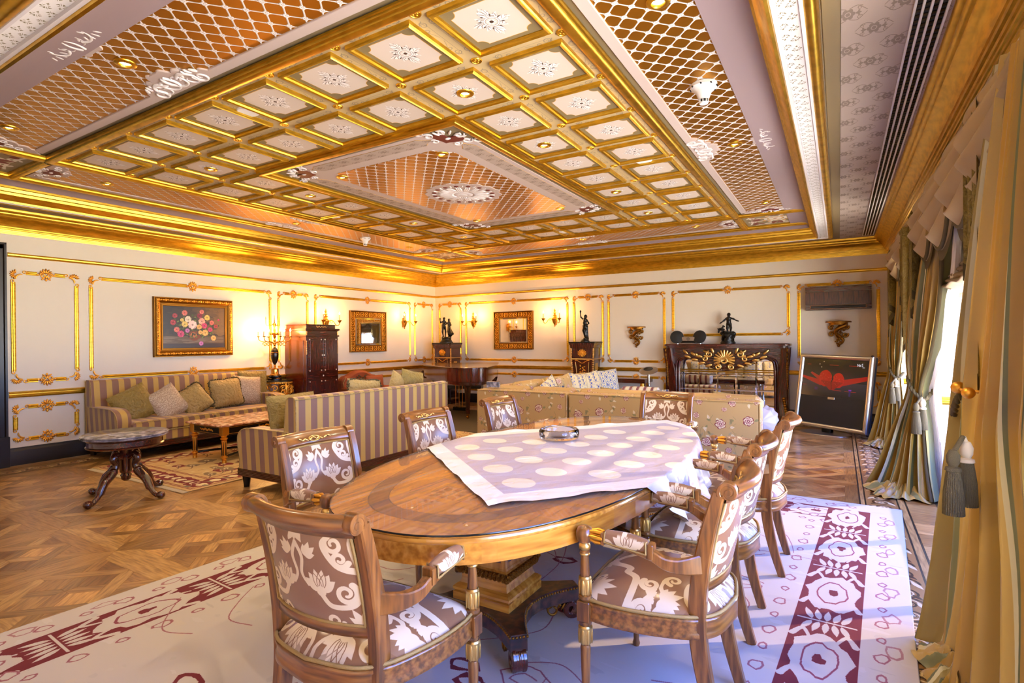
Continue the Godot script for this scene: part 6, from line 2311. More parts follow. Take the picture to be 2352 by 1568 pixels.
	for k in 4:
		var a := -0.35 + k * PI / 2
		var d := Vector3(cos(a), 0, sin(a))
		b = MB.new()
		var pts := []
		for q in curve([Vector2(0.04, 0.37), Vector2(0.1, 0.4), Vector2(0.13, 0.36), Vector2(0.1, 0.31), Vector2(0.14, 0.24), Vector2(0.22, 0.17), Vector2(0.27, 0.08), Vector2(0.33, 0.03), Vector2(0.37, 0.035)], 4): pts.append(d * q.x + Vector3(0, q.y, 0))
		var rad := []
		for j in pts.size(): rad.append(lerpf(0.03, 0.02, float(j) / pts.size()) + (0.012 if j > pts.size() * 0.45 and j < pts.size() * 0.7 else 0.0))
		b.tube(pts, rad, 9)
		b.ell(d * 0.37 + Vector3(0, 0.034, 0), Vector3(0.036, 0.034, 0.036), 10, 7)
		b.ell(d * 0.11 + Vector3(0, 0.385, 0), Vector3(0.03, 0.026, 0.032), 9, 6, Basis(Vector3.UP, -a))
		b.ell(d * 0.135 + Vector3(0, 0.27, 0), Vector3(0.03, 0.02, 0.034), 9, 6, Basis(Vector3.UP, -a))
		part("leg", b, M.mahogany1, o)
	# orange armchair behind
	o = thing("armchair", "orange upholstered armchair with embroidered sprigs behind the turned sofa", "armchair", Vector3(0.62, 0, 2.75), PI / 2 - 0.15)
	b = MB.new()
	var ob := PackedVector2Array()
	for q in curve([Vector2(-0.4, 0.2), Vector2(-0.42, 0.62), Vector2(-0.36, 0.74), Vector2(-0.26, 0.77), Vector2(-0.12, 0.84), Vector2(0, 0.86), Vector2(0.12, 0.84), Vector2(0.26, 0.77), Vector2(0.36, 0.74), Vector2(0.42, 0.62), Vector2(0.4, 0.2)], 4): ob.append(q)
	b.X = Transform3D(Basis(Vector3(1, 0, 0), -PI / 2) , Vector3(0, 0, -0.4))
	for k in ob.size(): ob[k].y = -ob[k].y
	b.X = Transform3D(Basis(Vector3(1, 0, 0), Vector3(0, 0, 1), Vector3(0, -1, 0)), Vector3(0, 0, -0.42))
	b.slab(ob, 0.0, 0.16, 0.04)
	part("backrest", b, M.orange, o)
	b = MB.new()
	b.box(Vector3(0, 0.32, 0.02), Vector3(0.66, 0.24, 0.72), 0.04)
	part("seat", b, M.orange, o)
	for s in [-1.0, 1.0]:
		b = MB.new()
		b.box(Vector3(s * 0.38, 0.36, 0.0), Vector3(0.12, 0.4, 0.74), 0.05)
		part("arm", b, M.orange, o)
		b = MB.new()
		b.tube([Vector3(s * 0.345, 0.74, -0.25), Vector3(s * 0.41, 0.64, -0.25), Vector3(s * 0.4, 0.56, -0.25)], 0.007, 6)
		part("piping", b, M.gold_silk, o)
	legs4(o, 0.34, 0.3, 0.2, M.walnut1)
	b = MB.new()
	for k in 7:
		var c := Vector3(-0.12 + 0.035 * k, 0.68 + 0.03 * sin(k * 1.4), -0.256)
		b.tube([c, c + Vector3(0.05, 0.05, 0)], 0.004, 5)
		b.ell(c + Vector3(0.02, 0.05, 0), Vector3(0.03, 0.011, 0.004), 7, 4, Basis(Vector3(0, 0, 1), 0.6 * (1 if k % 2 else -1)))
	part("embroidery", b, M.fringe, o).set_meta("kind", "stuff")
	cushion(Vector3(0.74, 0.6, 2.72), Vector3(-0.2, PI / 2 - 0.15, 0), 0.38, 0.36, 0.13, M.orange, "small orange cushion propped in the orange armchair", "")
	floral_sofa()
func floral_sofa() -> void:
	var o := thing("corner_sofa", "large floral corner sofa, its long flowered back to the dining table", "sofa", Vector3.ZERO)
	var H := 0.81
	for s in [[4.42, 5.648], [5.654, 7.62]]:
		var b := MB.new()
		box_of(b, s[0], 0.06, 4.5, s[1], H, 4.7, 0.03)
		part("back_section", b, M.floral, o)
		b = MB.new()
		b.tube([Vector3(s[0] + 0.02, H - 0.008, 4.692), Vector3(s[1] - 0.02, H - 0.008, 4.692)], 0.007, 6)
		b.tube([Vector3(s[1] - 0.008, 0.08, 4.692), Vector3(s[1] - 0.008, H - 0.02, 4.692)], 0.007, 6)
		part("piping", b, M.floral, o)
		b = MB.new()
		var n := 2
		for k in n:
			b = MB.new()
			var w: float = (s[1] - s[0]) / n
			box_of(b, s[0] + w * k + 0.01, 0.4, 4.28, s[0] + w * (k + 1) - 0.01, H + 0.03, 4.51, 0.06)
			part("back_cushion", b, M.floral, o)
	var b := MB.new()
	box_of(b, 4.45, 0.06, 3.75, 7.6, 0.3, 4.52, 0.02)
	part("seat_base", b, M.floral, o)
	for k in 4:
		b = MB.new()
		box_of(b, 4.9 + k * 0.68, 0.3, 3.72, 5.57 + k * 0.68, 0.45, 4.3, 0.04)
		part("seat_cushion", b, M.floral, o)
	# left wing along the other side
	b = MB.new()
	box_of(b, 4.42, 0.06, 1.9, 4.62, H + 0.02, 4.5, 0.05)
	part("wing_back", b, M.floral, o)
	for k in 3:
		b = MB.new()
		box_of(b, 4.6, 0.4, 1.95 + k * 0.78, 4.84, H + 0.06, 2.71 + k * 0.78, 0.07)
		part("back_cushion", b, M.floral, o)
		b = MB.new()
		box_of(b, 4.6, 0.3, 1.95 + k * 0.78, 5.3, 0.45, 2.71 + k * 0.78, 0.04)
		part("seat_cushion", b, M.floral, o)
	b = MB.new()
	box_of(b, 4.45, 0.06, 1.9, 5.28, 0.3, 4.5, 0.02)
	part("seat_base", b, M.floral, o)
	b = MB.new()
	box_of(b, 4.45, 0.06, 1.74, 5.3, 0.62, 1.94, 0.05)
	part("arm", b, M.floral, o)
	for x in [4.5, 6.0, 7.5]:
		for z in [3.85, 4.62]:
			b = MB.new()
			box_of(b, x - 0.03, 0, z - 0.03, x + 0.03, 0.06, z + 0.03, 0.003)
			part("foot", b, M.ebony_wood, o)
	for z in [1.85, 2.9]:
		for x in [4.5, 5.2]:
			b = MB.new()
			box_of(b, x - 0.03, 0, z - 0.03, x + 0.03, 0.06, z + 0.03, 0.003)
			part("foot", b, M.ebony_wood, o)
	var g := "cushions on the floral corner sofa"
	var hh := "%s cushion on the floral sofa's left wing, %s"
	cushion(Vector3(4.93, 0.67, 3.65), Vector3(-0.25, PI / 2, 0.3), 0.44, 0.44, 0.14, M.blue_print, hh % ["dark blue printed", "closest to the long back"], g)
	cushion(Vector3(4.93, 0.69, 3.2), Vector3(-0.25, PI / 2, 0.1), 0.44, 0.44, 0.14, M.floral, hh % ["floral", "between two dark blue ones"], g)
	cushion(Vector3(4.95, 0.69, 2.8), Vector3(-0.25, PI / 2 - 0.2, -0.1), 0.44, 0.44, 0.14, M.blue_print, hh % ["dark blue printed", "in the middle of the row"], g)
	cushion(Vector3(5.0, 0.7, 2.45), Vector3(-0.25, PI / 2 - 0.4, 0.15), 0.42, 0.42, 0.14, M.blue_print, hh % ["dark blue printed", "next to the peacock-eye one"], g)
	cushion(Vector3(5.12, 0.7, 2.15), Vector3(-0.2, PI / 4, 0.1), 0.44, 0.46, 0.14, M.peacock, hh % ["peacock-eye patterned", "at the far arm"], g)
	for k in 6:
		cushion(Vector3(5.2 + k * 0.42, 0.64, 4.16), Vector3(-0.25, PI, 0.1 * (k % 3 - 1)), 0.42, 0.4, 0.14, [M.peacock, M.blue_print, M.gold_silk][k % 3], "%s cushion against the floral sofa's inner back, seen in the fireplace mirror" % ["peacock-eye patterned", "dark blue printed", "plain gold"][k % 3], g)
	var bo := MB.new()
	bo.X = Transform3D(Basis(Vector3(0, 0, 1), PI / 2), Vector3(5.62, 0.55, 1.98))
	bo.lathe([[0.0, -0.3], [0.09, -0.3], [0.12, -0.27], [0.125, 0.0], [0.12, 0.27], [0.09, 0.3], [0.0, 0.3]], 20)
	tag(part("bolster", bo, M.bolster), "cream bolster with wine-red stripes beyond the floral sofa", "bolster")
	bo = MB.new()
	bo.box(Vector3(5.72, 0.22, 1.9), Vector3(0.7, 0.42, 0.5), 0.05)
	tag(part("footstool", bo, M.bolster), "striped cream footstool carrying the bolster beyond the floral sofa", "footstool")
	bo = MB.new()
	bo.X = Transform3D(Basis(Vector3(1, 0, 0), PI / 2), Vector3(7.60, 0.6, 4.33))
	bo.grid(48, 10, func(u: float, v: float) -> Vector3:
		var r := (0.125 + 0.006 * sin(u * TAU * 12.0)) * (1.0 if v > 0.05 and v < 0.95 else 0.7 if v > 0.0 and v < 1.0 else 0.0)
		return Vector3(cos(u * TAU) * r, (v - 0.5) * 0.34, sin(u * TAU) * r))
	var lil := std(Color(0.62, 0.58, 0.62), 0.4)
	tag(part("bolster", bo, lil), "gathered lilac-white bolster at the window end of the floral sofa", "bolster")
	# table inside the corner, seen in the fireplace mirror
	var t := thing("low_table", "low wooden table on black and chrome legs, seen in the fireplace mirror", "coffee table", Vector3(6.3, 0, 2.75))
	b = MB.new()
	b.box(Vector3(0, 0.47, 0), Vector3(1.2, 0.09, 0.7), 0.01)
	part("top", b, M.mahogany0, t)
	for x in [-0.5, 0.0, 0.5]:
		for z in [-0.27, 0.27]:
			b = MB.new()
			b.lathe([[0.0, 0.0], [0.035, 0.0], [0.035, 0.02], [0.018, 0.05], [0.018, 0.34], [0.03, 0.37], [0.018, 0.42], [0.018, 0.43]], 12, Vector3(x, 0, z))
			part("leg", b, M.black if x == 0.0 else M.chrome, t)
	b = MB.new()
	b.slab(PackedVector2Array([Vector2(5.75, 2.75), Vector2(6.1, 2.45), Vector2(6.5, 2.75), Vector2(6.1, 3.05)]), 0.516, 0.522, 0.002)
	tag(part("table_mat", b, M.gold_silk), "small gold cloth lying on the low table of the floral sofa", "cloth")

# ---------------------------------------------------------------- things on and along the walls
func on_left(o: Node3D, y: float, z: float, x := 0.0) -> void:   # local x runs to the right as seen, y up, z out of the left wall
	o.transform = Transform3D(Basis(Vector3(0, 0, -1), Vector3.UP, Vector3(1, 0, 0)), Vector3(x, y, z))
func framep(b: MB, w: float, h: float, prof: Array) -> void:
	# picture frame round a w x h opening; profile x = out of wall, y = outward in the plane
	for s in [[Vector3(-w, -h, 0), Vector3(w, -h, 0), Vector3(0, -1, 0)], [Vector3(-w, h, 0), Vector3(w, h, 0), Vector3(0, 1, 0)], [Vector3(-w, -h, 0), Vector3(-w, h, 0), Vector3(-1, 0, 0)], [Vector3(w, -h, 0), Vector3(w, h, 0), Vector3(1, 0, 0)]]:
		b.run(prof, s[0] * 0.5, s[1] * 0.5, Vector3(0, 0, 1), s[2], Vector2(0, -1), Vector2(0, 1))
func lamp(at: Vector3, parent: Node, energy: float, r := 0.014) -> void:
	var b := MB.new()
	b.lathe([[0.0, -0.012], [0.008, -0.012], [r, 0.004], [r * 0.95, 0.014], [r * 0.55, 0.028], [0.002, 0.045]], 12)
	part("bulb", b, M.bulb, parent, at)
	var l := OmniLight3D.new()
	l.name = "bulb_glow"
	l.light_color = Color(1.0, 0.72, 0.4)
	l.light_energy = energy
	l.light_size = 0.012
	l.omni_range = 14.0
	l.omni_attenuation = 2.0
	l.shadow_enabled = true
	l.position = at + Vector3(0, 0.012, 0)
	parent.add_child(l)
func sconce() -> Node3D:
	var o := thing("wall_sconce", "", "wall lamp", Vector3.ZERO, 0, "two-candle gilt wall sconces")
	var b := MB.new()
	b.lathe([[0.0, -0.15], [0.012, -0.14], [0.016, -0.125], [0.008, -0.115], [0.02, -0.1], [0.042, -0.06], [0.055, -0.02], [0.06, 0.0], [0.064, 0.006], [0.064, 0.02], [0.05, 0.024], [0.03, 0.05], [0.02, 0.075], [0.034, 0.085], [0.04, 0.095], [0.02, 0.1], [0.014, 0.115], [0.03, 0.13], [0.028, 0.145], [0.012, 0.15], [0.012, 0.165], [0.022, 0.175], [0.018, 0.2], [0.006, 0.21], [0.004, 0.235], [0.0, 0.24]], 16, Vector3(0, 0, 0.055))
	b.box(Vector3(0, -0.01, 0.015), Vector3(0.05, 0.2, 0.03), 0.01)
	part("backplate", b, M.gilt, o)
	for s in [-1.0, 1.0]:
		var d := Vector3(0.77 * s, 0, 0.64)
		b = MB.new()
		b.tube(curve([Vector3(0, -0.03, 0.06) + d * 0.02, Vector3(0, 0.02, 0.06) + d * 0.08, Vector3(0, 0.0, 0.06) + d * 0.13, Vector3(0, -0.06, 0.06) + d * 0.17, Vector3(0, -0.075, 0.06) + d * 0.21, Vector3(0, -0.05, 0.06) + d * 0.235, Vector3(0, -0.01, 0.06) + d * 0.24], 4), 0.008, 7)
		var c := Vector3(0, 0, 0.06) + d * 0.24
		b.lathe([[0.008, -0.03], [0.014, -0.02], [0.036, 0.01], [0.042, 0.022], [0.036, 0.022], [0.012, 0.006], [0.012, 0.03]], 14, c)
		var e := []
		for q in spiral(Vector2(0.1, -0.01), 0.03, 1.0, 1.0, 0.3): e.append(Vector3(0, q.y, 0.06) + d * q.x)
		b.tube(e, 0.005, 6)
		var arm := part("arm", b, M.gilt, o)
		b = MB.new()
		b.lathe([[0.0, 0.01], [0.011, 0.01], [0.011, 0.125], [0.007, 0.128], [0.0, 0.128]], 12, c)
		part("candle_tube", b, M.fringe_white, arm)
		lamp(c + Vector3(0, 0.14, 0), o, BULB_E)
	return o
const BULB_E := 0.55
func square_mirror(label: String) -> Node3D:
	var o := thing("wall_mirror", label, "mirror", Vector3.ZERO, 0, "square mirrors in openwork gilt frames")
	var b := MB.new()
	framep(b, 0.71, 0.545, vv([[0.03, 0.0], [0.04, 0.004], [0.04, 0.016], [0.03, 0.02], [0.016, 0.022], [0.016, 0.118], [0.045, 0.12], [0.05, 0.128], [0.045, 0.14], [0.0, 0.142]]))
	part("frame", b, M.old_gilt, o)
	b = MB.new()
	b.quad(Vector3(-0.355, -0.2725, 0.022), Vector3(0.355, -0.2725, 0.022), Vector3(0.355, 0.2725, 0.022), Vector3(-0.355, 0.2725, 0.022), Vector3(0, 0, 1))
	part("mirror_glass", b, M.mirror, o)
	b = MB.new()
	for s in [[-1, 0], [1, 0], [0, -1], [0, 1]]:
		var i := Vector2(0.33, 0.2475)
		var w := Vector2(0.355, 0.2725)
		var t := Vector2(-s[1], s[0])
		var p0 := Vector2(s[0], s[1]) * w + t * w
		var p1 := Vector2(s[0], s[1]) * w - t * w
		var p2 := Vector2(s[0], s[1]) * i - t * i
		var p3 := Vector2(s[0], s[1]) * i + t * i
		b.quad(Vector3(p0.x, p0.y, 0.0225), Vector3(p1.x, p1.y, 0.0225), Vector3(p2.x, p2.y, 0.027), Vector3(p3.x, p3.y, 0.027), Vector3(0, 0, 1))
	part("bevel", b, M.mirror, o)
	b = MB.new()
	for side in 4:
		var n := 8 if side < 2 else 6
		for k in n:
			var f := (k + 0.5) / n - 0.5
			var c := Vector3(f * 0.95, (0.343 if side == 0 else -0.343), 0.03) if side < 2 else Vector3((0.426 if side == 2 else -0.426), f * 0.6, 0.03)
			b.tube(_ringpts(c, Vector3(0.042, 0, 0), Vector3(0, 0.038, 0), 16), 0.0075, 6)
			b.ell(c, Vector3(0.016, 0.016, 0.01), 8, 5)
			for e in 4:
				var a := PI / 4 + e * PI / 2
				b.ell(c + Vector3(cos(a) * 0.052, sin(a) * 0.048, 0), Vector3(0.017, 0.007, 0.008), 7, 4, Basis(Vector3(0, 0, 1), a + 0.6))
	part("openwork", b, M.gilt, o).set_meta("kind", "stuff")
	return o
func bracket_shelf(at: Vector3, label: String, s: float) -> void:
	var o := thing("wall_bracket", label, "wall bracket", at, 0, "carved gilt wall brackets")
	var b := MB.new()
	var pl := PackedVector2Array()
	for k in 13:
		var a := PI * k / 12
		pl.append(Vector2(cos(a) * 0.175, sin(a) * 0.13))
	b.slab(pl, -0.012, 0.012, 0.006)
	var p2 := PackedVector2Array()
	for q in pl: p2.append(q * 0.72)
	b.slab(p2, -0.045, -0.012, 0.0)
	part("shelf", b, M.old_gilt, o)
	b = MB.new()
	b.tube(curve([Vector3(0.1, -0.05, 0.06), Vector3(0.0, -0.1, 0.07), Vector3(-0.04, -0.17, 0.05), Vector3(0.02, -0.23, 0.045), Vector3(0.06, -0.29, 0.04), Vector3(0.02, -0.345, 0.03), Vector3(-0.03, -0.33, 0.03)], 5), [0.03, 0.032, 0.034, 0.034, 0.032, 0.03, 0.03, 0.03, 0.03, 0.028, 0.028, 0.026, 0.026, 0.026, 0.026, 0.026, 0.026, 0.024, 0.022, 0.022, 0.02, 0.018, 0.018, 0.018, 0.016, 0.016, 0.016, 0.014, 0.012, 0.01, 0.008], 8)
	for e in [[-0.1, -0.09, 1.0], [0.1, -0.08, -1.0], [-0.09, -0.19, 1.0], [0.09, -0.2, -1.0]]:
		var pts := []
		for q in spiral(Vector2(e[0], e[1]), 0.04, 0.5, e[2] * 1.2, 0.2): pts.append(Vector3(q.x, q.y, 0.055))
		b.tube(pts, 0.014, 7)
	var g := RandomNumberGenerator.new()
	g.seed = 9
	for k in 26:
		var y := -0.05 - 0.3 * k / 26.0
		var w := 0.1 * (1.0 - k / 34.0)
		b.ell(Vector3(g.randf_range(-w, w), y, 0.06 + g.randf() * 0.02), Vector3(0.026, 0.012, 0.013), 7, 4, Basis(Vector3(0, 0, 1), g.randf() * 3.0))
	b.ell(Vector3(0.0, -0.37, 0.03), Vector3(0.02, 0.022, 0.016), 8, 5)
	part("carved_scroll", b, M.old_gilt, o)
	o.scale = Vector3.ONE * s
func build_wall_things() -> void:
	# flower painting
	var o := thing("painting", "painting of a bowl of mixed flowers in a carved gold frame above the sofa", "painting")
	on_left(o, 1.642, 5.675, 0.0)
	var b := MB.new()
	framep(b, 0.9, 0.605, vv([[0.03, 0.0], [0.036, 0.004], [0.036, 0.022], [0.03, 0.026], [0.032, 0.04], [0.046, 0.044], [0.05, 0.052], [0.062, 0.062], [0.068, 0.08], [0.066, 0.096], [0.055, 0.108], [0.05, 0.112], [0.05, 0.122], [0.0, 0.126]]))
	part("frame", b, M.old_gilt, o)
	b = MB.new()
	for side in 4:
		var L := 1.08 if side < 2 else 0.79
		var n := int(L / 0.032)
		for k in n:
			var f := (k + 0.5) / n - 0.5
			var c := Vector3(f * L, (0.384 if side == 0 else -0.384), 0.068) if side < 2 else Vector3((0.531 if side == 2 else -0.531), f * L, 0.068)
			b.ell(c, Vector3(0.017, 0.01, 0.009), 7, 4, Basis(Vector3(0, 0, 1), (0.7 if k % 2 else -0.7)))
			if k % 3 == 0: b.tube(_ringpts(c, Vector3(0.017, 0, 0.0), Vector3(0, 0.015, 0), 8), 0.004, 5)
	part("carving", b, M.gilt, o).set_meta("kind", "stuff")
	b = MB.new()
	b.quad(Vector3(-0.45, -0.3025, 0.028), Vector3(0.45, -0.3025, 0.028), Vector3(0.45, 0.3025, 0.028), Vector3(-0.45, 0.3025, 0.028), Vector3(0, 0, 1))
	part("canvas", b, M.picture, o)
	# mirrors and sconces
	o = square_mirror("square mirror in an openwork gilt frame on the left wall, reflecting a window")
	on_left(o, 1.612, 2.185)
	o = square_mirror("square mirror in an openwork gilt frame on the back wall, behind the piano")
	o.position = Vector3(2.168, 1.622, 0)
	var s := sconce()
	on_left(s, 1.83, 1.143)
	s.set_meta("label", "gilt candle sconce on the left wall, right of the square mirror near the corner")
	var s2 := again(s, Vector3.ZERO, 0, "gilt candle sconce on the left wall showing above the mahogany cabinet")
	on_left(s2, 1.79, 3.286)
	again(s, Vector3(1.13, 1.83, 0), 0, "gilt candle sconce on the back wall beside the dancing couple statue")
	again(s, Vector3(3.195, 1.83, 0), 0, "gilt candle sconce on the back wall beside the statue of a woman")
	bracket_shelf(Vector3(4.92, 1.635, 0), "carved gilt wall bracket between the woman statue and the fireplace", 1.0)
	bracket_shelf(Vector3(8.24, 1.65, 0), "carved gilt wall bracket under the wooden air conditioner", 1.03)
	# wooden air conditioner
	o = thing("air_conditioner", "walnut-cased air conditioner high on the back wall above the television", "air conditioner", Vector3(8.232, 2.03, 0.0))
	b = MB.new()
	box_of(b, -0.45, -0.185, 0.0, 0.45, 0.185, 0.16, 0.006)
	part("case", b, M.walnut1, o)
	b = MB.new()
	box_of(b, -0.45, 0.095, 0.158, 0.45, 0.184, 0.166, 0.003)
	box_of(b, -0.45, -0.184, 0.158, 0.45, -0.1, 0.166, 0.003)
	part("dark_band", b, M.mahogany0, o)
	b = MB.new()
	box_of(b, -0.385, -0.172, 0.164, 0.385, -0.112, 0.172, 0.004)
	part("outlet_frame", b, M.honey0, o)
	b = MB.new()
	box_of(b, -0.372, -0.163, 0.168, 0.372, -0.121, 0.1735, 0.0)
	part("outlet", b, M.black_matt, o)
	b = MB.new()
	box_of(b, -0.372, -0.152, 0.172, 0.372, -0.14, 0.176, 0.002)
	part("louvre", b, std(Color(0.12, 0.13, 0.14), 0.4), o)
	for x in [-0.4, 0.38]:
		b = MB.new()
		b.tube(_ringpts(Vector3(x, 0.2, 0.02), Vector3(0.016, 0, 0), Vector3(0, 0.014, 0), 10), 0.003, 5)
		part("hanging_ring", b, M.brass, o)
	armoire()
	candelabra()
func armoire() -> void:
	var o := thing("armoire", "tall mahogany cabinet with gilt mounts and pearl studs against the left wall", "cabinet")
	on_left(o, 0, 3.79)
	var w := 0.34
	var d := 0.56
	var b := MB.new()
	box_of(b, -w, 0.08, 0.0, w, 1.5, d, 0.004)
	part("body", b, M.mahogany1, o)
	b = MB.new()
	box_of(b, -w - 0.015, 0.0, 0.0, w + 0.015, 0.09, d + 0.015, 0.006)
	part("plinth", b, M.mahogany0, o)
	b = MB.new()
	for s in [[1.5, 1.525, 0.018], [1.525, 1.6, 0.0], [1.6, 1.612, 0.014], [1.612, 1.625, 0.03], [1.625, 1.64, 0.022], [1.64, 1.7, -0.03], [1.7, 1.712, -0.012]]: box_of(b, -w - s[2], s[0], 0.0, w + s[2], s[1], d + s[2], 0.004)
	part("cornice", b, M.mahogany0, o)
	b = MB.new()
	for k in 11: b.ell(Vector3((k - 5) * 0.02, 1.67 + 0.008 * cos(k * 2.2), d - 0.027), Vector3(0.016, 0.007, 0.006), 7, 4, Basis(Vector3(0, 0, 1), 0.6 if k % 2 else -0.6))
	for x in [-w - 0.002, w + 0.002]:
		for k in 4: b.ell(Vector3(x * 0.96, 1.58 - k * 0.018, d + 0.004), Vector3(0.014 - 0.002 * k, 0.012, 0.006), 7, 4)
		for k in 8: b.ell(Vector3(x * 0.97, 1.42 - k * 0.03, d + 0.003), Vector3(0.008, 0.014, 0.005), 6, 4)
	part("gilt_mount", b, M.gilt_pale, o)
	var stud := func(x: float, y: float, par: Node, r := 0.012) -> void:
		var s := MB.new()
		s.ell(Vector3(x, y, d + 0.018), Vector3(r, r, 0.008), 8, 5)
		part("stud", s, M.pearl, par)
	for s in [[-0.315, -0.005, 0.88, 1.49], [0.005, 0.315, 0.88, 1.49], [-0.315, -0.005, 0.12, 0.775], [0.005, 0.315, 0.12, 0.775]]:
		b = MB.new()
		box_of(b, s[0], s[2], d, s[1], s[3], d + 0.012, 0.003)
		var dr := part("door", b, M.mahogany0, o)
		b = MB.new()
		box_of(b, s[0] + 0.045, s[2] + 0.05, d + 0.005, s[1] - 0.045, s[3] - 0.05, d + 0.0145, 0.003)
		part("panel", b, M.mahogany1, dr)
		for x in [s[0] + 0.035, s[1] - 0.035]:
			for y in [s[2] + 0.04, s[3] - 0.04]: stud.call(x, y, dr)
		stud.call(-0.02 if s[0] < 0 else 0.02, 1.18 if s[2] > 0.5 else 0.5, dr, 0.014)
	b = MB.new()
	box_of(b, -0.315, 0.785, d, 0.315, 0.868, d + 0.012, 0.003)
	var dw := part("drawer", b, M.mahogany0, o)
	stud.call(0.0, 0.827, dw, 0.014)
	b = MB.new()
	box_of(b, -w - 0.006, 0.2, 0.06, -w + 0.002, 1.44, d - 0.07, 0.003)
	part("side_panel", b, M.mahogany1, o)
func candelabra() -> void:
	var o := thing("console_table", "half-round gilt side table with dark top between the sofa and cabinet", "side table", Vector3(0.0, 0, 4.45))
	var b := MB.new()
	var pl := PackedVector2Array()
	for k in 17:
		var a := PI * k / 16 - PI / 2
		pl.append(Vector2(cos(a) * 0.5, sin(a) * 0.31))
	b.slab(pl, 0.765, 0.79, 0.008)
	part("top", b, M.green_marble, o)
	b = MB.new()
	var p2 := PackedVector2Array()
	for q in pl: p2.append(q * 0.96)
	b.slab(p2, 0.735, 0.766, 0.0)
	part("rim", b, M.gilt, o)
	b = MB.new()
	for k in 33:
		var a := PI * k / 32 - PI / 2
		var c := Vector3(cos(a) * 0.475, 0.745, sin(a) * 0.292)
		b.ell(c, Vector3(0.012, 0.018, 0.012), 7, 4)
		if k % 4 == 2:
			for e in 2:
				var pts := []
				for q in spiral(Vector2(0, 0.66 if e == 0 else 0.6), 0.05, 0.3 + e * 2.5, 1.2, 0.3): pts.append(c + Vector3(0, q.y - 0.745, 0) + Vector3(-sin(a), 0, cos(a)) * q.x)
				b.tube(pts, 0.011, 6)
	part("carved_apron", b, M.gilt, o)
	for a in [-1.1, 0.0, 1.1]:
		b = MB.new()
		var d := Vector3(cos(a) * 0.44, 0, sin(a) * 0.26)
		b.tube(curve([d + Vector3(0, 0.73, 0), d * 1.05 + Vector3(0, 0.6, 0), d * 0.85 + Vector3(0, 0.35, 0), d * 0.8 + Vector3(0, 0.15, 0), d * 0.95 + Vector3(0, 0.02, 0)], 5), 0.028, 8)
		part("leg", b, M.gilt, o)
	o = thing("candelabra_lamp", "gilt candelabra lamp with black urn body and electric candles beside the sofa", "lamp", Vector3(0.27, 0.79, 4.52))
	b = MB.new()
	b.lathe([[0.0, 0.0], [0.13, 0.0], [0.13, 0.022], [0.115, 0.03], [0.105, 0.05], [0.0, 0.055]], 4)
	b.lathe([[0.1, 0.05], [0.1, 0.07], [0.08, 0.078], [0.0, 0.08]], 24)
	part("base", b, M.black, o)
	b = MB.new()
	b.lathe([[0.122, 0.022], [0.128, 0.028], [0.122, 0.036]], 4)
	b.lathe([[0.075, 0.078], [0.075, 0.09], [0.062, 0.1], [0.06, 0.105], [0.06, 0.175], [0.066, 0.18], [0.05, 0.19], [0.02, 0.2], [0.016, 0.22], [0.022, 0.23], [0.014, 0.245], [0.018, 0.255]], 20)
	part("pedestal", b, M.brass, o)
	b = MB.new()
	b.lathe([[0.018, 0.255], [0.04, 0.3], [0.058, 0.36], [0.062, 0.42], [0.058, 0.47], [0.04, 0.515], [0.015, 0.535]], 24)
	part("urn", b, M.black, o)
	b = MB.new()
	for y in [0.425, 0.45]: b.lathe([[0.06, y - 0.004], [0.065, y], [0.06, y + 0.004]], 24)
	b.lathe([[0.015, 0.53], [0.02, 0.545], [0.012, 0.56], [0.03, 0.58], [0.02, 0.6], [0.012, 0.62], [0.025, 0.65], [0.012, 0.68], [0.028, 0.72], [0.014, 0.76], [0.022, 0.82], [0.012, 0.86], [0.026, 0.9], [0.026, 0.93], [0.01, 0.94], [0.006, 0.99], [0.004, 1.06], [0.0, 1.07]], 14)
	for k in 6:
		var a := TAU * k / 6 + 0.25
		var d := Vector3(cos(a), 0, sin(a))
		b.tube(curve([d * 0.02 + Vector3(0, 0.6, 0), d * 0.1 + Vector3(0, 0.63, 0), d * 0.18 + Vector3(0, 0.63, 0), d * 0.235 + Vector3(0, 0.66, 0), d * 0.245 + Vector3(0, 0.71, 0)], 4), 0.007, 6)
		b.lathe([[0.008, 0.7], [0.024, 0.712], [0.026, 0.72], [0.01, 0.72]], 10, d * 0.245)
		var e := []
		for q in spiral(Vector2(0.15, 0.585), 0.035, 0.0, 1.1, 0.3): e.append(d * q.x + Vector3(0, q.y, 0))
		b.tube(e, 0.006, 6)
		b.ell(d * 0.06 + Vector3(0, 0.76, 0), Vector3(0.02, 0.022, 0.02), 7, 5)
		if k % 2 == 0:
			b.tube(curve([d * 0.02 + Vector3(0, 0.92, 0), d * 0.07 + Vector3(0, 0.89, 0), d * 0.12 + Vector3(0, 0.9, 0), d * 0.13 + Vector3(0, 0.95, 0), d * 0.13 + Vector3(0, 1.04, 0)], 4), 0.005, 6)
	part("branches", b, M.brass, o)
	for k in 6:
		var a := TAU * k / 6 + 0.25
		var d := Vector3(cos(a), 0, sin(a)) * 0.245
		b = MB.new()
		b.lathe([[0.0, 0.715], [0.012, 0.715], [0.012, 0.795], [0.0, 0.797]], 12, d)
		part("candle_tube", b, M.fringe_white, o)
		lamp(d + Vector3(0, 0.808, 0), o, BULB_E, 0.015)

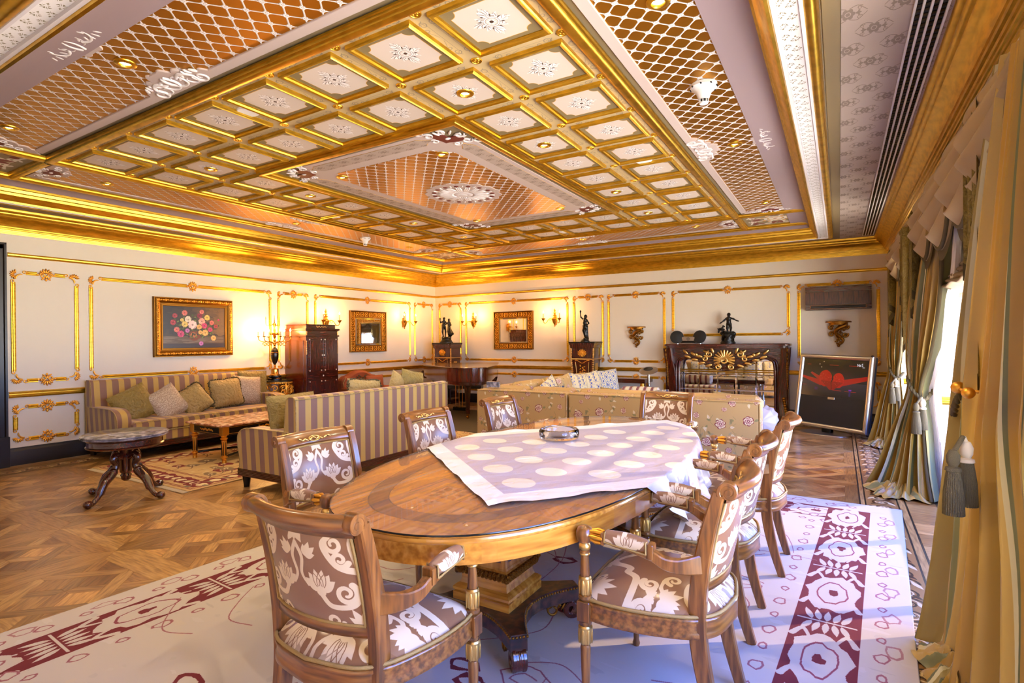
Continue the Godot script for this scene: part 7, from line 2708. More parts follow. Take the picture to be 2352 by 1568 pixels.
# ---------------------------------------------------------------- sculpture, piano, fireplace, television
func sculpt(bones: Array, cell: float, k: float) -> MB:
	# bones: [a, b, ra, rb]; distance to tapered capsules joined by a smooth minimum, meshed as surface nets
	var lo := Vector3.ONE * 1e9
	var hi := -lo
	for q in bones:
		for e in 2:
			lo = lo.min(q[e] - Vector3.ONE * (q[2 + e] + cell * 3))
			hi = hi.max(q[e] + Vector3.ONE * (q[2 + e] + cell * 3))
	var n := Vector3i(((hi - lo) / cell).ceil()) + Vector3i.ONE
	var f := PackedFloat32Array()
	f.resize(n.x * n.y * n.z)
	f.fill(1.0)
	for q in bones:
		var a: Vector3 = q[0]
		var ab: Vector3 = q[1] - a
		var l2 := maxf(ab.length_squared(), 1e-9)
		var m: float = maxf(q[2], q[3]) + k + cell * 2
		var i0 := Vector3i(((a.min(q[1]) - Vector3.ONE * m - lo) / cell).floor()).max(Vector3i.ZERO)
		var i1 := Vector3i(((a.max(q[1]) + Vector3.ONE * m - lo) / cell).ceil()).min(n - Vector3i.ONE)
		for z in range(i0.z, i1.z + 1):
			for y in range(i0.y, i1.y + 1):
				for x in range(i0.x, i1.x + 1):
					var p := lo + Vector3(x, y, z) * cell - a
					var t := clampf(p.dot(ab) / l2, 0.0, 1.0)
					var d: float = (p - ab * t).length() - lerpf(q[2], q[3], t)
					var id := (z * n.y + y) * n.x + x
					var h := clampf(0.5 + 0.5 * (f[id] - d) / k, 0.0, 1.0)
					f[id] = lerpf(f[id], d, h) - k * h * (1.0 - h)
	var b := MB.new()
	var at := {}
	var sx := 1
	var sy := n.x
	var sz := n.x * n.y
	var offs := [0, sx, sy, sx + sy, sz, sx + sz, sy + sz, sx + sy + sz]
	var cor := [Vector3(0, 0, 0), Vector3(1, 0, 0), Vector3(0, 1, 0), Vector3(1, 1, 0), Vector3(0, 0, 1), Vector3(1, 0, 1), Vector3(0, 1, 1), Vector3(1, 1, 1)]
	var edges := [[0, 1], [2, 3], [4, 5], [6, 7], [0, 2], [1, 3], [4, 6], [5, 7], [0, 4], [1, 5], [2, 6], [3, 7]]
	for z in n.z - 1:
		for y in n.y - 1:
			for x in n.x - 1:
				var id := (z * n.y + y) * n.x + x
				var c := 0
				for e in 8:
					if f[id + offs[e]] < 0: c += 1
				if c == 0 or c == 8: continue
				var s := Vector3.ZERO
				var m := 0
				for e in edges:
					var d0 := f[id + offs[e[0]]]
					var d1 := f[id + offs[e[1]]]
					if (d0 < 0) != (d1 < 0):
						s += cor[e[0]].lerp(cor[e[1]], d0 / (d0 - d1))
						m += 1
				var g := Vector3(f[id + sx] - f[id], f[id + sy] - f[id], f[id + sz] - f[id])
				var g2 := Vector3(f[id + offs[7]] - f[id + offs[6]], f[id + offs[7]] - f[id + offs[5]], f[id + offs[7]] - f[id + offs[3]])
				at[id] = b.p(lo + (Vector3(x, y, z) + s / m) * cell, (g + g2).normalized())
	for id in at:
		for e in [[sx, sy, sz], [sy, sz, sx], [sz, sx, sy]]:
			if (f[id] < 0) != (f[id + e[0]] < 0):
				var q := [id, id - e[1], id - e[1] - e[2], id - e[2]]
				if at.has(q[1]) and at.has(q[2]) and at.has(q[3]): b.f4(at[q[0]], at[q[1]], at[q[2]], at[q[3]])
	return b
func chain(r: Array, pts: Array, rad: Array) -> void:
	for k in pts.size() - 1: r.append([pts[k], pts[k + 1], rad[k], rad[k + 1]])
func v3(a: Array) -> Array:
	var r := []
	for k in range(0, a.size(), 3): r.append(Vector3(a[k], a[k + 1], a[k + 2]))
	return r
func figure(o: Node, called: String, bones: Array, at: Vector3, face := 0.0) -> void:
	part(called, sculpt(bones, 0.0075, 0.014), M.bronze, o, at, Vector3(0, face, 0))
func head(r: Array, c: Vector3, s: float, hair: float) -> void:
	# skull, jaw, nose and hair
	r.append([c + Vector3(0, 0.012, -0.004) * s, c + Vector3(0, 0.006, 0.006) * s, 0.03 * s, 0.027 * s])
	r.append([c + Vector3(0, -0.014, 0.01) * s, c + Vector3(0, -0.02, 0.014) * s, 0.019 * s, 0.012 * s])
	r.append([c + Vector3(0, 0.002, 0.03) * s, c + Vector3(0, -0.006, 0.036) * s, 0.006 * s, 0.007 * s])
	r.append([c + Vector3(0, 0.018, -0.014) * s, c + Vector3(0, -0.002, -0.026) * s, 0.03 * s, 0.02 * s * hair])
func hand(r: Array, w: Vector3, d: Vector3, side: Vector3, s: float) -> void:
	r.append([w, w + d * 0.022 * s, 0.009 * s, 0.011 * s])
	for k in 4: r.append([w + (d * 0.022 + side * (k - 1.5) * 0.006) * s, w + (d * (0.04 + 0.003 * (1 if k in [1, 2] else 0)) + side * (k - 1.5) * 0.0085) * s, 0.0045 * s, 0.0032 * s])
	r.append([w + (d * 0.008 + side * 0.009) * s, w + (d * 0.022 + side * 0.022) * s, 0.005 * s, 0.0036 * s])
func pedestal_cabinet(at: Vector3, label: String) -> void:
	var o := thing("pedestal", label, "pedestal", at, 0, "tapering marquetry pedestals")
	var H := 1.365
	var sq := func(b: MB, pr: Array) -> void:
		for s in pr.size() - 1:
			for k in 4:
				var e := []
				for w in [[s, 0], [s, 1], [s + 1, 1], [s + 1, 0]]:
					var an: float = PI / 4 + (k + w[1]) * PI / 2
					e.append(Vector3(cos(an) * 1.3, 0, sin(an)) * pr[w[0]][0] + Vector3(0, pr[w[0]][1], 0))
				var an2 := PI / 2 + k * PI / 2
				b.quad(e[0], e[1], e[2], e[3], Vector3(cos(an2), 0.01, sin(an2)))
	var b := MB.new()
	box_of(b, -0.275, H - 0.03, -0.21, 0.275, H, 0.21, 0.006)
	part("top", b, M.green_marble, o)
	b = MB.new()
	sq.call(b, [[0.22, 0.0], [0.22, 0.1], [0.2, 0.12], [0.19, 0.14], [0.185, 0.2], [0.255, 1.03], [0.255, 1.24], [0.27, 1.25], [0.275, 1.3], [0.285, 1.31], [0.285, H - 0.03]])
	part("body", b, M.mahogany1, o)
	b = MB.new()
	sq.call(b, [[0.2565, 1.245], [0.264, 1.25], [0.258, 1.258]])
	sq.call(b, [[0.2565, 1.02], [0.262, 1.028], [0.2565, 1.036]])
	for x in [-1.0, 1.0]:
		for k in 22:
			var y := 0.22 + 0.78 * k / 21.0
			var r: float = lerpf(0.185, 0.255, (y - 0.2) / 0.83) / sqrt(2.0)
			b.ell(Vector3(x * r * 1.3, y, r), Vector3(0.022, 0.016, 0.014), 6, 4)
		for k in 6: b.ell(Vector3(x * 0.232, 1.06 + k * 0.032, 0.178), Vector3(0.02, 0.018, 0.012), 6, 4)
	part("gilt_mount", b, M.gilt_pale, o)
	b = MB.new()
	var z := 0.186
	for k in 14:
		var a := TAU * k / 14
		b.ell(Vector3(cos(a) * 0.065, 1.145 + sin(a) * 0.05, z), Vector3(0.035, 0.012, 0.01), 7, 4, Basis(Vector3(0, 0, 1), a))
	b.ell(Vector3(0, 1.145, z), Vector3(0.035, 0.035, 0.022), 10, 6)
	b.tube(curve([Vector3(-0.15, 1.0, 0.18), Vector3(-0.1, 1.0, 0.18), Vector3(0, 0.95, 0.18), Vector3(0.1, 1.0, 0.18), Vector3(0.15, 1.0, 0.18)], 5), 0.007, 6)
	for k in 24:
		var y := 0.42 + 0.5 * k / 24.0
		b.ell(Vector3(0.05 * sin(k * 2.1), y, lerpf(0.147, 0.174, (y - 0.4) / 0.6)), Vector3(0.028, 0.011, 0.008), 7, 4, Basis(Vector3(0, 0, 1), k * 1.3))
	part("marquetry", b, M.gilt, o)
	b = MB.new()
	for x in [-1.0, 1.0]:
		b.tube([Vector3(x * 0.1, 0.36, 0.144), Vector3(x * 0.14, 0.97, 0.178)], 0.005, 5)
		for s in [[1.07, 1.22, 0.04], [0.4, 0.95, 0.05]]:
			b.box(Vector3(0.225 * x, (s[0] + s[1]) * 0.5, 0), Vector3(0.012, s[1] - s[0], s[2] * 2.4), 0.003)
	part("stringing", b, M.gilt_pale, o)
func build_back_things() -> void:
	pedestal_cabinet(Vector3(0.62, 0, 0.36), "tapering marquetry pedestal with dark marble top in the room's far corner")
	pedestal_cabinet(Vector3(3.96, 0, 0.24), "tapering marquetry pedestal with dark marble top left of the console table")
	# dancing couple
	var o := thing("statuette", "dark bronze statuette of a dancing couple on the corner pedestal", "statuette", Vector3(0.6, 1.365, 0.36), 0.35)
	var b := MB.new()
	b.lathe([[0.0, 0.0], [0.15, 0.0], [0.15, 0.02], [0.13, 0.03], [0.125, 0.05], [0.11, 0.06], [0.105, 0.1], [0.115, 0.11], [0.105, 0.13], [0.0, 0.135]], 24)
	part("base", b, M.bronze, o)
	var r := []
	head(r, Vector3(0, 0.41, 0), 0.9, 1.0)
	chain(r, v3([0, 0.385, 0, 0, 0.36, 0, 0, 0.3, 0, 0, 0.24, 0.0]), [0.013, 0.03, 0.036, 0.032])
	chain(r, v3([-0.03, 0.355, 0, -0.075, 0.33, 0.02, -0.085, 0.395, 0.03]), [0.016, 0.013, 0.009])
	hand(r, Vector3(-0.085, 0.395, 0.03), Vector3(0, 1, 0), Vector3(1, 0, 0), 0.9)
	chain(r, v3([0.03, 0.355, 0, 0.075, 0.31, 0.03, 0.11, 0.29, 0.03]), [0.016, 0.013, 0.009])
	hand(r, Vector3(0.11, 0.29, 0.03), Vector3(1, 0, 0), Vector3(0, 1, 0), 0.9)
	chain(r, v3([-0.02, 0.23, 0, -0.03, 0.12, 0.02, -0.02, 0.01, 0.0, -0.03, 0.005, 0.035]), [0.026, 0.018, 0.011, 0.01])
	chain(r, v3([0.02, 0.23, 0, 0.03, 0.12, -0.02, 0.02, 0.01, -0.03, 0.02, 0.005, 0.005]), [0.026, 0.018, 0.011, 0.01])
	chain(r, v3([-0.03, 0.27, -0.02, -0.04, 0.2, -0.03]), [0.03, 0.024])
	figure(o, "man", r, Vector3(-0.055, 0.13, 0))
	r = []
	head(r, Vector3(0, 0.38, 0), 0.85, 1.5)
	chain(r, v3([0, 0.36, 0, 0, 0.335, 0, 0, 0.28, 0, 0, 0.24, 0]), [0.012, 0.028, 0.031, 0.026])
	chain(r, v3([-0.025, 0.33, 0, -0.06, 0.29, 0.03, -0.09, 0.3, 0.03]), [0.014, 0.011, 0.008])
	hand(r, Vector3(-0.09, 0.3, 0.03), Vector3(-1, 0, 0), Vector3(0, 1, 0), 0.8)
	chain(r, v3([0.025, 0.33, 0, 0.06, 0.27, 0.03, 0.04, 0.24, 0.05]), [0.014, 0.011, 0.008])
	hand(r, Vector3(0.04, 0.24, 0.05), Vector3(-1, 0, 0), Vector3(0, 1, 0), 0.8)
	chain(r, v3([0, 0.23, 0, 0.01, 0.14, 0.0, 0.03, 0.07, 0.0]), [0.035, 0.052, 0.06])
	chain(r, v3([0.02, 0.17, 0, 0.07, 0.085, -0.01, 0.09, 0.07, -0.02]), [0.03, 0.035, 0.02])
	chain(r, v3([0.0, 0.07, 0, -0.005, 0.01, 0.0, -0.01, 0.005, 0.03]), [0.016, 0.01, 0.009])
	chain(r, v3([0.035, 0.07, -0.01, 0.035, 0.01, -0.02, 0.035, 0.005, 0.01]), [0.016, 0.01, 0.009])
	figure(o, "woman", r, Vector3(0.065, 0.13, 0.01))
	# woman with a raised arm
	o = thing("statuette", "dark bronze statuette of a robed woman raising one arm on a pedestal", "statuette", Vector3(3.95, 1.365, 0.24), 0.0)
	b = MB.new()
	b.lathe([[0.0, 0.0], [0.09, 0.0], [0.09, 0.015], [0.075, 0.025], [0.07, 0.045], [0.0, 0.05]], 20)
	part("base", b, M.bronze, o)
	r = []
	head(r, Vector3(0.01, 0.445, 0), 0.95, 1.4)
	chain(r, v3([0.005, 0.42, 0, 0, 0.395, 0, -0.004, 0.33, 0.005, 0.004, 0.28, 0]), [0.013, 0.032, 0.037, 0.03])
	chain(r, v3([-0.035, 0.395, 0, -0.08, 0.44, 0.01, -0.095, 0.53, 0.01]), [0.016, 0.012, 0.009])
	hand(r, Vector3(-0.095, 0.53, 0.01), Vector3(0.1, 1, 0), Vector3(1, 0, 0), 1.0)
	chain(r, v3([0.035, 0.39, 0, 0.075, 0.32, -0.01, 0.045, 0.27, 0.02]), [0.016, 0.013, 0.009])
	hand(r, Vector3(0.045, 0.27, 0.02), Vector3(-1, -0.3, 0.2), Vector3(0, 1, 0), 0.9)
	chain(r, v3([0.004, 0.28, 0, -0.012, 0.18, 0.01, 0.01, 0.06, 0, 0.012, 0.012, 0.01]), [0.042, 0.04, 0.03, 0.045])
	chain(r, v3([0.03, 0.25, -0.01, 0.03, 0.12, -0.015, 0.035, 0.01, -0.02]), [0.03, 0.026, 0.034])
	chain(r, v3([-0.035, 0.27, 0.015, 0.03, 0.2, 0.03]), [0.014, 0.014])
	figure(o, "woman", r, Vector3(0, 0.045, 0))
	piano()
	fireplace()
	television()
func piano() -> void:
	var o := thing("grand_piano", "polished mahogany grand piano with its lid closed before the corner pedestal", "piano")
	var out := PackedVector2Array()
	for q in curve([Vector2(0.66, 1.22), Vector2(0.85, 1.5), Vector2(1.2, 1.85), Vector2(1.6, 2.13), Vector2(2.0, 2.38), Vector2(2.38, 2.6), Vector2(2.72, 2.7), Vector2(2.97, 2.62), Vector2(3.02, 2.35), Vector2(2.9, 1.95), Vector2(2.55, 1.28), Vector2(2.12, 0.55)], 5): out.append(q)
	var c := Vector2(1.9, 1.6)
	var inset := func(d: float) -> PackedVector2Array:
		var r := PackedVector2Array()
		for q in out: r.append(q - (q - c).normalized() * d)
		return r
	var b := MB.new()
	b.slab(out, 0.925, 0.947, 0.006)
	part("lid", b, M.mahogany0, o)
	b = MB.new()
	b.slab(inset.call(0.035), 0.7, 0.925)
	part("rim", b, wood("mahogany", 1, 0.15, Color(1.15, 1.1, 1.0), 1.0, 0.4, 7.0), o)
	b = MB.new()
	b.slab(inset.call(0.09), 0.64, 0.7, 0.01)
	part("case_bottom", b, M.mahogany0, o)
	# keyboard shelf on the far side
	var kd := Vector2(2.12 - 0.66, 0.55 - 1.22).normalized()
	var kn := Vector2(kd.y, -kd.x)
	b = MB.new()
	b.X = Transform3D(Basis(Vector3(kd.x, 0, kd.y), Vector3.UP, Vector3(kn.x, 0, kn.y) * -1), Vector3(1.39, 0, 0.885))
	b.box(Vector3(0, 0.67, 0.14), Vector3(1.56, 0.06, 0.34), 0.01)
	for s in [-1.0, 1.0]: b.box(Vector3(s * 0.76, 0.74, 0.12), Vector3(0.06, 0.12, 0.3), 0.02)
	var sh := part("key_bed", b, M.mahogany0, o)
	b = MB.new()
	b.X = Transform3D(Basis(Vector3(kd.x, 0, kd.y), Vector3.UP, Vector3(kn.x, 0, kn.y) * -1), Vector3(1.39, 0, 0.885))
	for k in 52: b.box(Vector3(-0.62 + k * 0.0237, 0.71, 0.18), Vector3(0.0225, 0.02, 0.14), 0.001)
	part("keys", b, M.fringe_white, sh).set_meta("kind", "stuff")
	for q in [Vector3(2.55, 0.0125, 2.27), Vector3(0.95, 0.0125, 1.22), Vector3(2.1, 0.0125, 0.72)]:
		b = MB.new()
		b.lathe([[0.045, 0.09], [0.05, 0.16], [0.042, 0.17], [0.072, 0.55], [0.085, 0.6], [0.1, 0.645]], 4, q)
		var lg := part("leg", b, M.mahogany1, o)
		b = MB.new()
		b.lathe([[0.02, 0.05], [0.025, 0.09]], 10, q)
		b.X = Transform3D(Basis(Vector3(0, 0, 1), PI / 2), q + Vector3(0, 0.028, 0))
		b.lathe([[0.0, -0.014], [0.024, -0.014], [0.028, 0.0], [0.024, 0.014], [0.0, 0.014]], 12)
		part("caster", b, M.brass, lg)
	b = MB.new()
	b.box(Vector3(1.98, 0.1, 1.72), Vector3(0.3, 0.07, 0.1), 0.006)
	b.box(Vector3(1.98, 0.6, 1.72), Vector3(0.3, 0.08, 0.1), 0.006)
	var ly := part("pedal_lyre", b, M.black, o)
	for x in [1.9, 1.98, 2.06]:
		b = MB.new()
		b.tube([Vector3(x, 0.12, 1.76), Vector3(x, 0.6, 1.76)], 0.007, 7)
		part("rod", b, M.brass, ly)
	o = thing("piano_bench", "black piano bench with a pale padded seat behind the piano", "bench", Vector3(1.2, 0.0122, 0.5), 0.43)
	b = MB.new()
	b.box(Vector3(0, 0.46, 0), Vector3(0.8, 0.07, 0.34), 0.02)
	part("seat", b, M.fringe_white, o)
	b = MB.new()
	b.box(Vector3(0, 0.39, 0), Vector3(0.78, 0.07, 0.32), 0.004)
	part("apron", b, M.black, o)
	for x in [-0.36, 0.36]:
		for z in [-0.13, 0.13]:
			b = MB.new()
			b.lathe([[0.016, 0.0], [0.03, 0.36]], 8, Vector3(x, 0, z))
			part("leg", b, M.black, o)
	b = MB.new()
	box_of(b, -0.08, 0.0, -0.035, 0.08, 0.07, 0.035, 0.004)
	var tb := part("tissue_box", b, M.grey_marble, self, Vector3(4.74, 0.845, 4.05), Vector3(0, 0.3, 0))
	tb.position = Vector3(4.6, 0.83, 4.58)
	tag(tb, "small pale grey box on the back corner of the floral sofa beside the piano", "box")
func fireplace() -> void:
	var o := thing("fireplace", "dark carved mahogany fireplace surround with gilt shell and mirror-tiled opening", "fireplace", Vector3(6.545, 0, 0))
	var w := 0.94       # half width of the posts' outer faces
	var d := 0.3
	var b := MB.new()
	var shelf := PackedVector2Array()
	for q in curve([Vector2(-1.03, 0.0), Vector2(-1.03, 0.24), Vector2(-0.98, 0.34), Vector2(-0.8, 0.33), Vector2(-0.4, 0.36), Vector2(0, 0.4), Vector2(0.4, 0.36), Vector2(0.8, 0.33), Vector2(0.98, 0.34), Vector2(1.03, 0.24), Vector2(1.03, 0.0)], 4): shelf.append(q)
	b.slab(shelf, 1.275, 1.312, 0.012)
	var s2 := PackedVector2Array()
	for q in shelf: s2.append(Vector2(q.x * 0.97, q.y * 0.93))
	b.slab(s2, 1.235, 1.275)
	part("mantel_shelf", b, M.mahogany0, o)
	# front board with its shaped opening
	var f := PackedVector2Array()
	f.append(Vector2(-w, 0.0))
	f.append(Vector2(-w, 1.24))
	f.append(Vector2(w, 1.24))
	f.append(Vector2(w, 0.0))
	var arch := curve([Vector2(0.79, 0.0), Vector2(0.79, 0.5), Vector2(0.78, 0.95), Vector2(0.7, 1.05), Vector2(0.58, 1.06), Vector2(0.4, 1.0), Vector2(0.2, 0.9), Vector2(0, 0.86), Vector2(-0.2, 0.9), Vector2(-0.4, 1.0), Vector2(-0.58, 1.06), Vector2(-0.7, 1.05), Vector2(-0.78, 0.95), Vector2(-0.79, 0.5), Vector2(-0.79, 0.0)], 5)
	for q in arch: f.append(q)
	b = MB.new()
	b.X = Transform3D(Basis(Vector3(1, 0, 0), Vector3(0, 0, 1), Vector3(0, -1, 0)), Vector3.ZERO)
	for k in f.size(): f[k].y = -f[k].y
	b.slab(f, 0.03, 0.2, 0.01)
	part("front_board", b, M.mahogany0, o)
	b = MB.new()
	for e in [[0.024, 0.2, 1.0], [0.016, 0.215, 1.055]]:
		var pts := []
		for q in arch: pts.append(Vector3(q.x * e[2], (q.y - 0.9) * e[2] + 0.9, e[1]) if q.y > 0.6 else Vector3(q.x * e[2], q.y, e[1]))
		b.tube(pts, e[0], 8)
	part("arch_moulding", b, M.mahogany1, o)
	for s in [-1.0, 1.0]:
		b = MB.new()
		bar(b, curve([Vector3(s * 0.93, 0.0, 0.2), Vector3(s * 0.92, 0.1, 0.2), Vector3(s * 0.9, 0.4, 0.17), Vector3(s * 0.91, 0.8, 0.2), Vector3(s * 0.945, 1.05, 0.25), Vector3(s * 0.96, 1.24, 0.28)], 4), Vector3(1, 0, 0), 0.075, 0.06)
		box_of(b, s * 0.93 - 0.09, 0.0, 0.0, s * 0.93 + 0.09, 0.12, 0.29, 0.006)
		box_of(b, s * 0.95 - 0.075, 0.1, 0.0, s * 0.95 + 0.045, 1.24, 0.2, 0.006)
		var post := part("post", b, M.mahogany1, o)
		b = MB.new()
		for q in [[1.2, 0.34, 0.035], [1.12, 0.33, 0.03], [1.06, 0.31, 0.035]]:
			var pts := []
			for p in spiral(Vector2(q[1], q[0]), q[2], 1.0, 1.2, 0.2): pts.append(Vector3(s * 0.98, p.y, p.x))
			b.tube(pts, 0.014, 7)
		for k in 16: b.ell(Vector3(s * 0.975, 1.02 - k * 0.03, 0.29 - 0.004 * k), Vector3(0.026 - 0.001 * k, 0.022, 0.02), 7, 4, Basis(Vector3(0, 0, 1), 0.5))
		for k in 8: b.ell(Vector3(s * (0.96 - 0.006 * k), 0.12 + k * 0.04, 0.27 - 0.006 * k), Vector3(0.03, 0.03, 0.018), 7, 4, Basis(Vector3(0, 0, 1), k * 0.7))
		part("gilt_mount", b, M.old_gilt, post)
	# shell and sprays
	b = MB.new()
	var c := Vector3(0, 1.03, 0.235)
	for k in 13:
		var a := PI * (-0.12 + 1.24 * k / 12.0)
		var dv := Vector3(cos(a), sin(a), 0)
		b.tube([c, c + dv * 0.09 + Vector3(0, 0, 0.03), c + dv * 0.17 + Vector3(0, 0, 0.015)], [0.01, 0.018, 0.02], 7)
	b.tube(_ringpts(c + Vector3(0, -0.01, 0.03), Vector3(0.045, 0, 0), Vector3(0, 0.045, 0), 16), 0.016, 7)
	for s in [-1.0, 1.0]:
		for e in [[0.11, -0.12, 0.055, 1.3], [0.25, 0.1, 0.06, -1.2], [0.33, 0.02, 0.05, 1.1]]:
			var pts := []
			for q in spiral(Vector2(e[0], e[1]), e[2], 1.4, e[3], 0.25): pts.append(c + Vector3(q.x * s, q.y, 0))
			b.tube(pts, 0.018, 7)
		for e in [[0.3, 0.14, 0.5], [0.42, 0.06, 0.2], [0.38, -0.06, -0.2], [0.5, 0.0, 0.1], [0.52, 0.1, 0.6], [0.62, 0.05, 0.3], [0.66, 0.14, 0.8], [0.2, 0.17, 1.2], [0.26, -0.1, -0.3]]:
			b.ell(c + Vector3(e[0] * s, e[1], 0), Vector3(0.065, 0.026, 0.018), 9, 5, Basis(Vector3(0, 0, 1), e[2] * s))
		b.ell(c + Vector3(s * 0.47, 0.09, 0.01), Vector3(0.03, 0.03, 0.02), 8, 5)
	part("shell_carving", b, M.gilt_pale, o)
	# bevelled mirror tiles
	var xs := [-0.8, -0.48, -0.16, 0.16, 0.48, 0.8]
	var ys := [0.0, 0.24, 0.5, 0.76, 1.1]
	for i in 5:
		for j in 4:
			b = MB.new()
			var x0: float = xs[i] + 0.002
			var x1: float = xs[i + 1] - 0.002
			var y0: float = ys[j] + 0.002
			var y1: float = ys[j + 1] - 0.002
			var e := 0.016
			b.quad(Vector3(x0 + e, y0 + e, 0.022), Vector3(x1 - e, y0 + e, 0.022), Vector3(x1 - e, y1 - e, 0.022), Vector3(x0 + e, y1 - e, 0.022), Vector3(0, 0, 1))
			var i4 := [Vector3(x0 + e, y0 + e, 0.022), Vector3(x1 - e, y0 + e, 0.022), Vector3(x1 - e, y1 - e, 0.022), Vector3(x0 + e, y1 - e, 0.022)]
			var o4 := [Vector3(x0, y0, 0.019), Vector3(x1, y0, 0.019), Vector3(x1, y1, 0.019), Vector3(x0, y1, 0.019)]
			for k in 4: b.quad(o4[k], o4[(k + 1) % 4], i4[(k + 1) % 4], i4[k], Vector3(0, 0, 1))
			part("mirror_tile", b, M.mirror, o)
	# loudspeaker dock on the shelf
	o = thing("speaker_dock", "black and silver music dock with two oval speakers on the mantel shelf", "speaker", Vector3(5.93, 1.312, 0.2))
	for s in [-1.0, 1.0]:
		b = MB.new()
		b.X = Transform3D(Basis(Vector3.UP, -0.15 * s) * Basis(Vector3.RIGHT, PI / 2 - 0.2), Vector3(s * 0.2, 0.12, 0.0))
		b.lathe([[0.0, -0.03], [0.06, -0.03], [0.118, 0.0], [0.122, 0.012], [0.118, 0.018]], 32)
		var sp := part("speaker_body", b, M.silver, o)
		b.X = Transform3D(Basis(Vector3.UP, -0.15 * s) * Basis(Vector3.RIGHT, PI / 2 - 0.2), Vector3(s * 0.2, 0.12, 0.0))
		var X := b.X
		b = MB.new()
		b.X = X
		b.lathe([[0.118, 0.018], [0.06, 0.03], [0.0, 0.034]], 32)
		part("grille", b, M.black_matt, sp)
		b = MB.new()
		b.lathe([[0.05, 0.0], [0.05, 0.006], [0.012, 0.012], [0.012, 0.03]], 16, Vector3(s * 0.2, 0, 0))
		part("foot", b, M.chrome, sp)
	b = MB.new()
	b.box(Vector3(0, 0.085, -0.01), Vector3(0.24, 0.08, 0.05), 0.012)
	part("control_bar", b, M.silver, o)
	b = MB.new()
	b.box(Vector3(0, 0.03, -0.01), Vector3(0.3, 0.03, 0.05), 0.008)
	part("base_bar", b, M.black, o)
	b = MB.new()
	b.tube(_ringpts(Vector3(0, 0.088, 0.016), Vector3(0.022, 0, 0), Vector3(0, 0.022, 0), 16), 0.003, 5)
	b.tube(_ringpts(Vector3(0, 0.088, 0.016), Vector3(0.01, 0, 0), Vector3(0, 0.01, 0), 12), 0.002, 5)
	part("button_ring", b, M.black, o)
	# boy with a dog
	o = thing("statuette", "dark bronze statuette of a boy with a dog on a rock, on the mantel shelf", "statuette", Vector3(6.6, 1.312, 0.2))
	b = MB.new()
	b.lathe([[0.0, 0.0], [0.125, 0.0], [0.125, 0.025], [0.11, 0.035], [0.11, 0.05], [0.0, 0.055]], 24)
	part("base", b, M.bronze, o)
	var r := []
	for k in 11: r.append([Vector3(0.07 * sin(k * 2.3), 0.01 + 0.012 * k, 0.05 * cos(k * 1.7)), Vector3(0.05 * sin(k * 1.1 + 1), 0.02 + 0.012 * k, 0.04 * cos(k)), 0.05, 0.04])
	r.append([Vector3(-0.1, 0.13, 0.0), Vector3(0.1, 0.12, 0.01), 0.03, 0.035])
	part("rock", sculpt(r, 0.009, 0.012), M.bronze, o, Vector3(0, 0.05, 0))
	r = []
	head(r, Vector3(0, 0.3, 0), 0.95, 1.3)
	chain(r, v3([0, 0.275, 0, 0, 0.25, 0, 0, 0.2, 0, 0, 0.16, 0]), [0.013, 0.032, 0.036, 0.036])
	chain(r, v3([-0.035, 0.25, 0, -0.075, 0.21, 0.02, -0.11, 0.18, 0.04]), [0.017, 0.014, 0.01])
	hand(r, Vector3(-0.11, 0.18, 0.04), Vector3(-0.8, -0.5, 0.2), Vector3(0, 0, 1), 0.9)
	chain(r, v3([0.035, 0.25, 0, 0.08, 0.235, 0.02, 0.13, 0.205, 0.03]), [0.017, 0.014, 0.01])
	hand(r, Vector3(0.13, 0.205, 0.03), Vector3(1, -0.3, 0), Vector3(0, 0, 1), 0.9)
	chain(r, v3([-0.018, 0.15, 0, -0.022, 0.08, 0.012, -0.02, 0.01, 0, -0.02, 0.006, 0.035]), [0.029, 0.02, 0.012, 0.01])
	chain(r, v3([0.02, 0.15, 0, 0.035, 0.08, 0.02, 0.03, 0.01, 0.0, 0.035, 0.006, 0.035]), [0.029, 0.02, 0.012, 0.01])
	figure(o, "boy", r, Vector3(0.015, 0.19, 0.0))
	r = []
	chain(r, v3([-0.045, 0.065, 0, 0.0, 0.068, 0, 0.04, 0.06, 0]), [0.021, 0.024, 0.018])
	chain(r, v3([-0.0, 0.075, 0, 0.03, 0.11, 0, 0.035, 0.115, 0, 0.06, 0.108, 0]), [0.016, 0.012, 0.016, 0.008])
	for s in [-1.0, 1.0]:
		chain(r, v3([0.012, 0.06, s * 0.012, 0.01, 0.03, s * 0.013, 0.012, 0.004, s * 0.013]), [0.011, 0.007, 0.007])
		chain(r, v3([-0.05, 0.06, s * 0.012, -0.045, 0.038, s * 0.013, -0.058, 0.025, s * 0.013, -0.052, 0.004, s * 0.013]), [0.015, 0.009, 0.006, 0.007])
		chain(r, v3([0.028, 0.128, s * 0.008, 0.022, 0.14, s * 0.01]), [0.006, 0.003])
	chain(r, v3([-0.062, 0.07, 0, -0.085, 0.09, 0]), [0.006, 0.004])
	part("dog", sculpt(r, 0.006, 0.01), M.bronze, o, Vector3(-0.1, 0.185, 0.02), Vector3(0, -0.3, 0))
	# console table and the music stand beside the fireplace
	o = thing("console_table", "dark console table on gilt-capped legs between the pedestal and fireplace", "console table", Vector3(4.76, 0, 0.27))
	b = MB.new()
	box_of(b, -0.47, 0.6, -0.24, 0.47, 0.68, 0.24, 0.006)
	part("top", b, M.mahogany0, o)
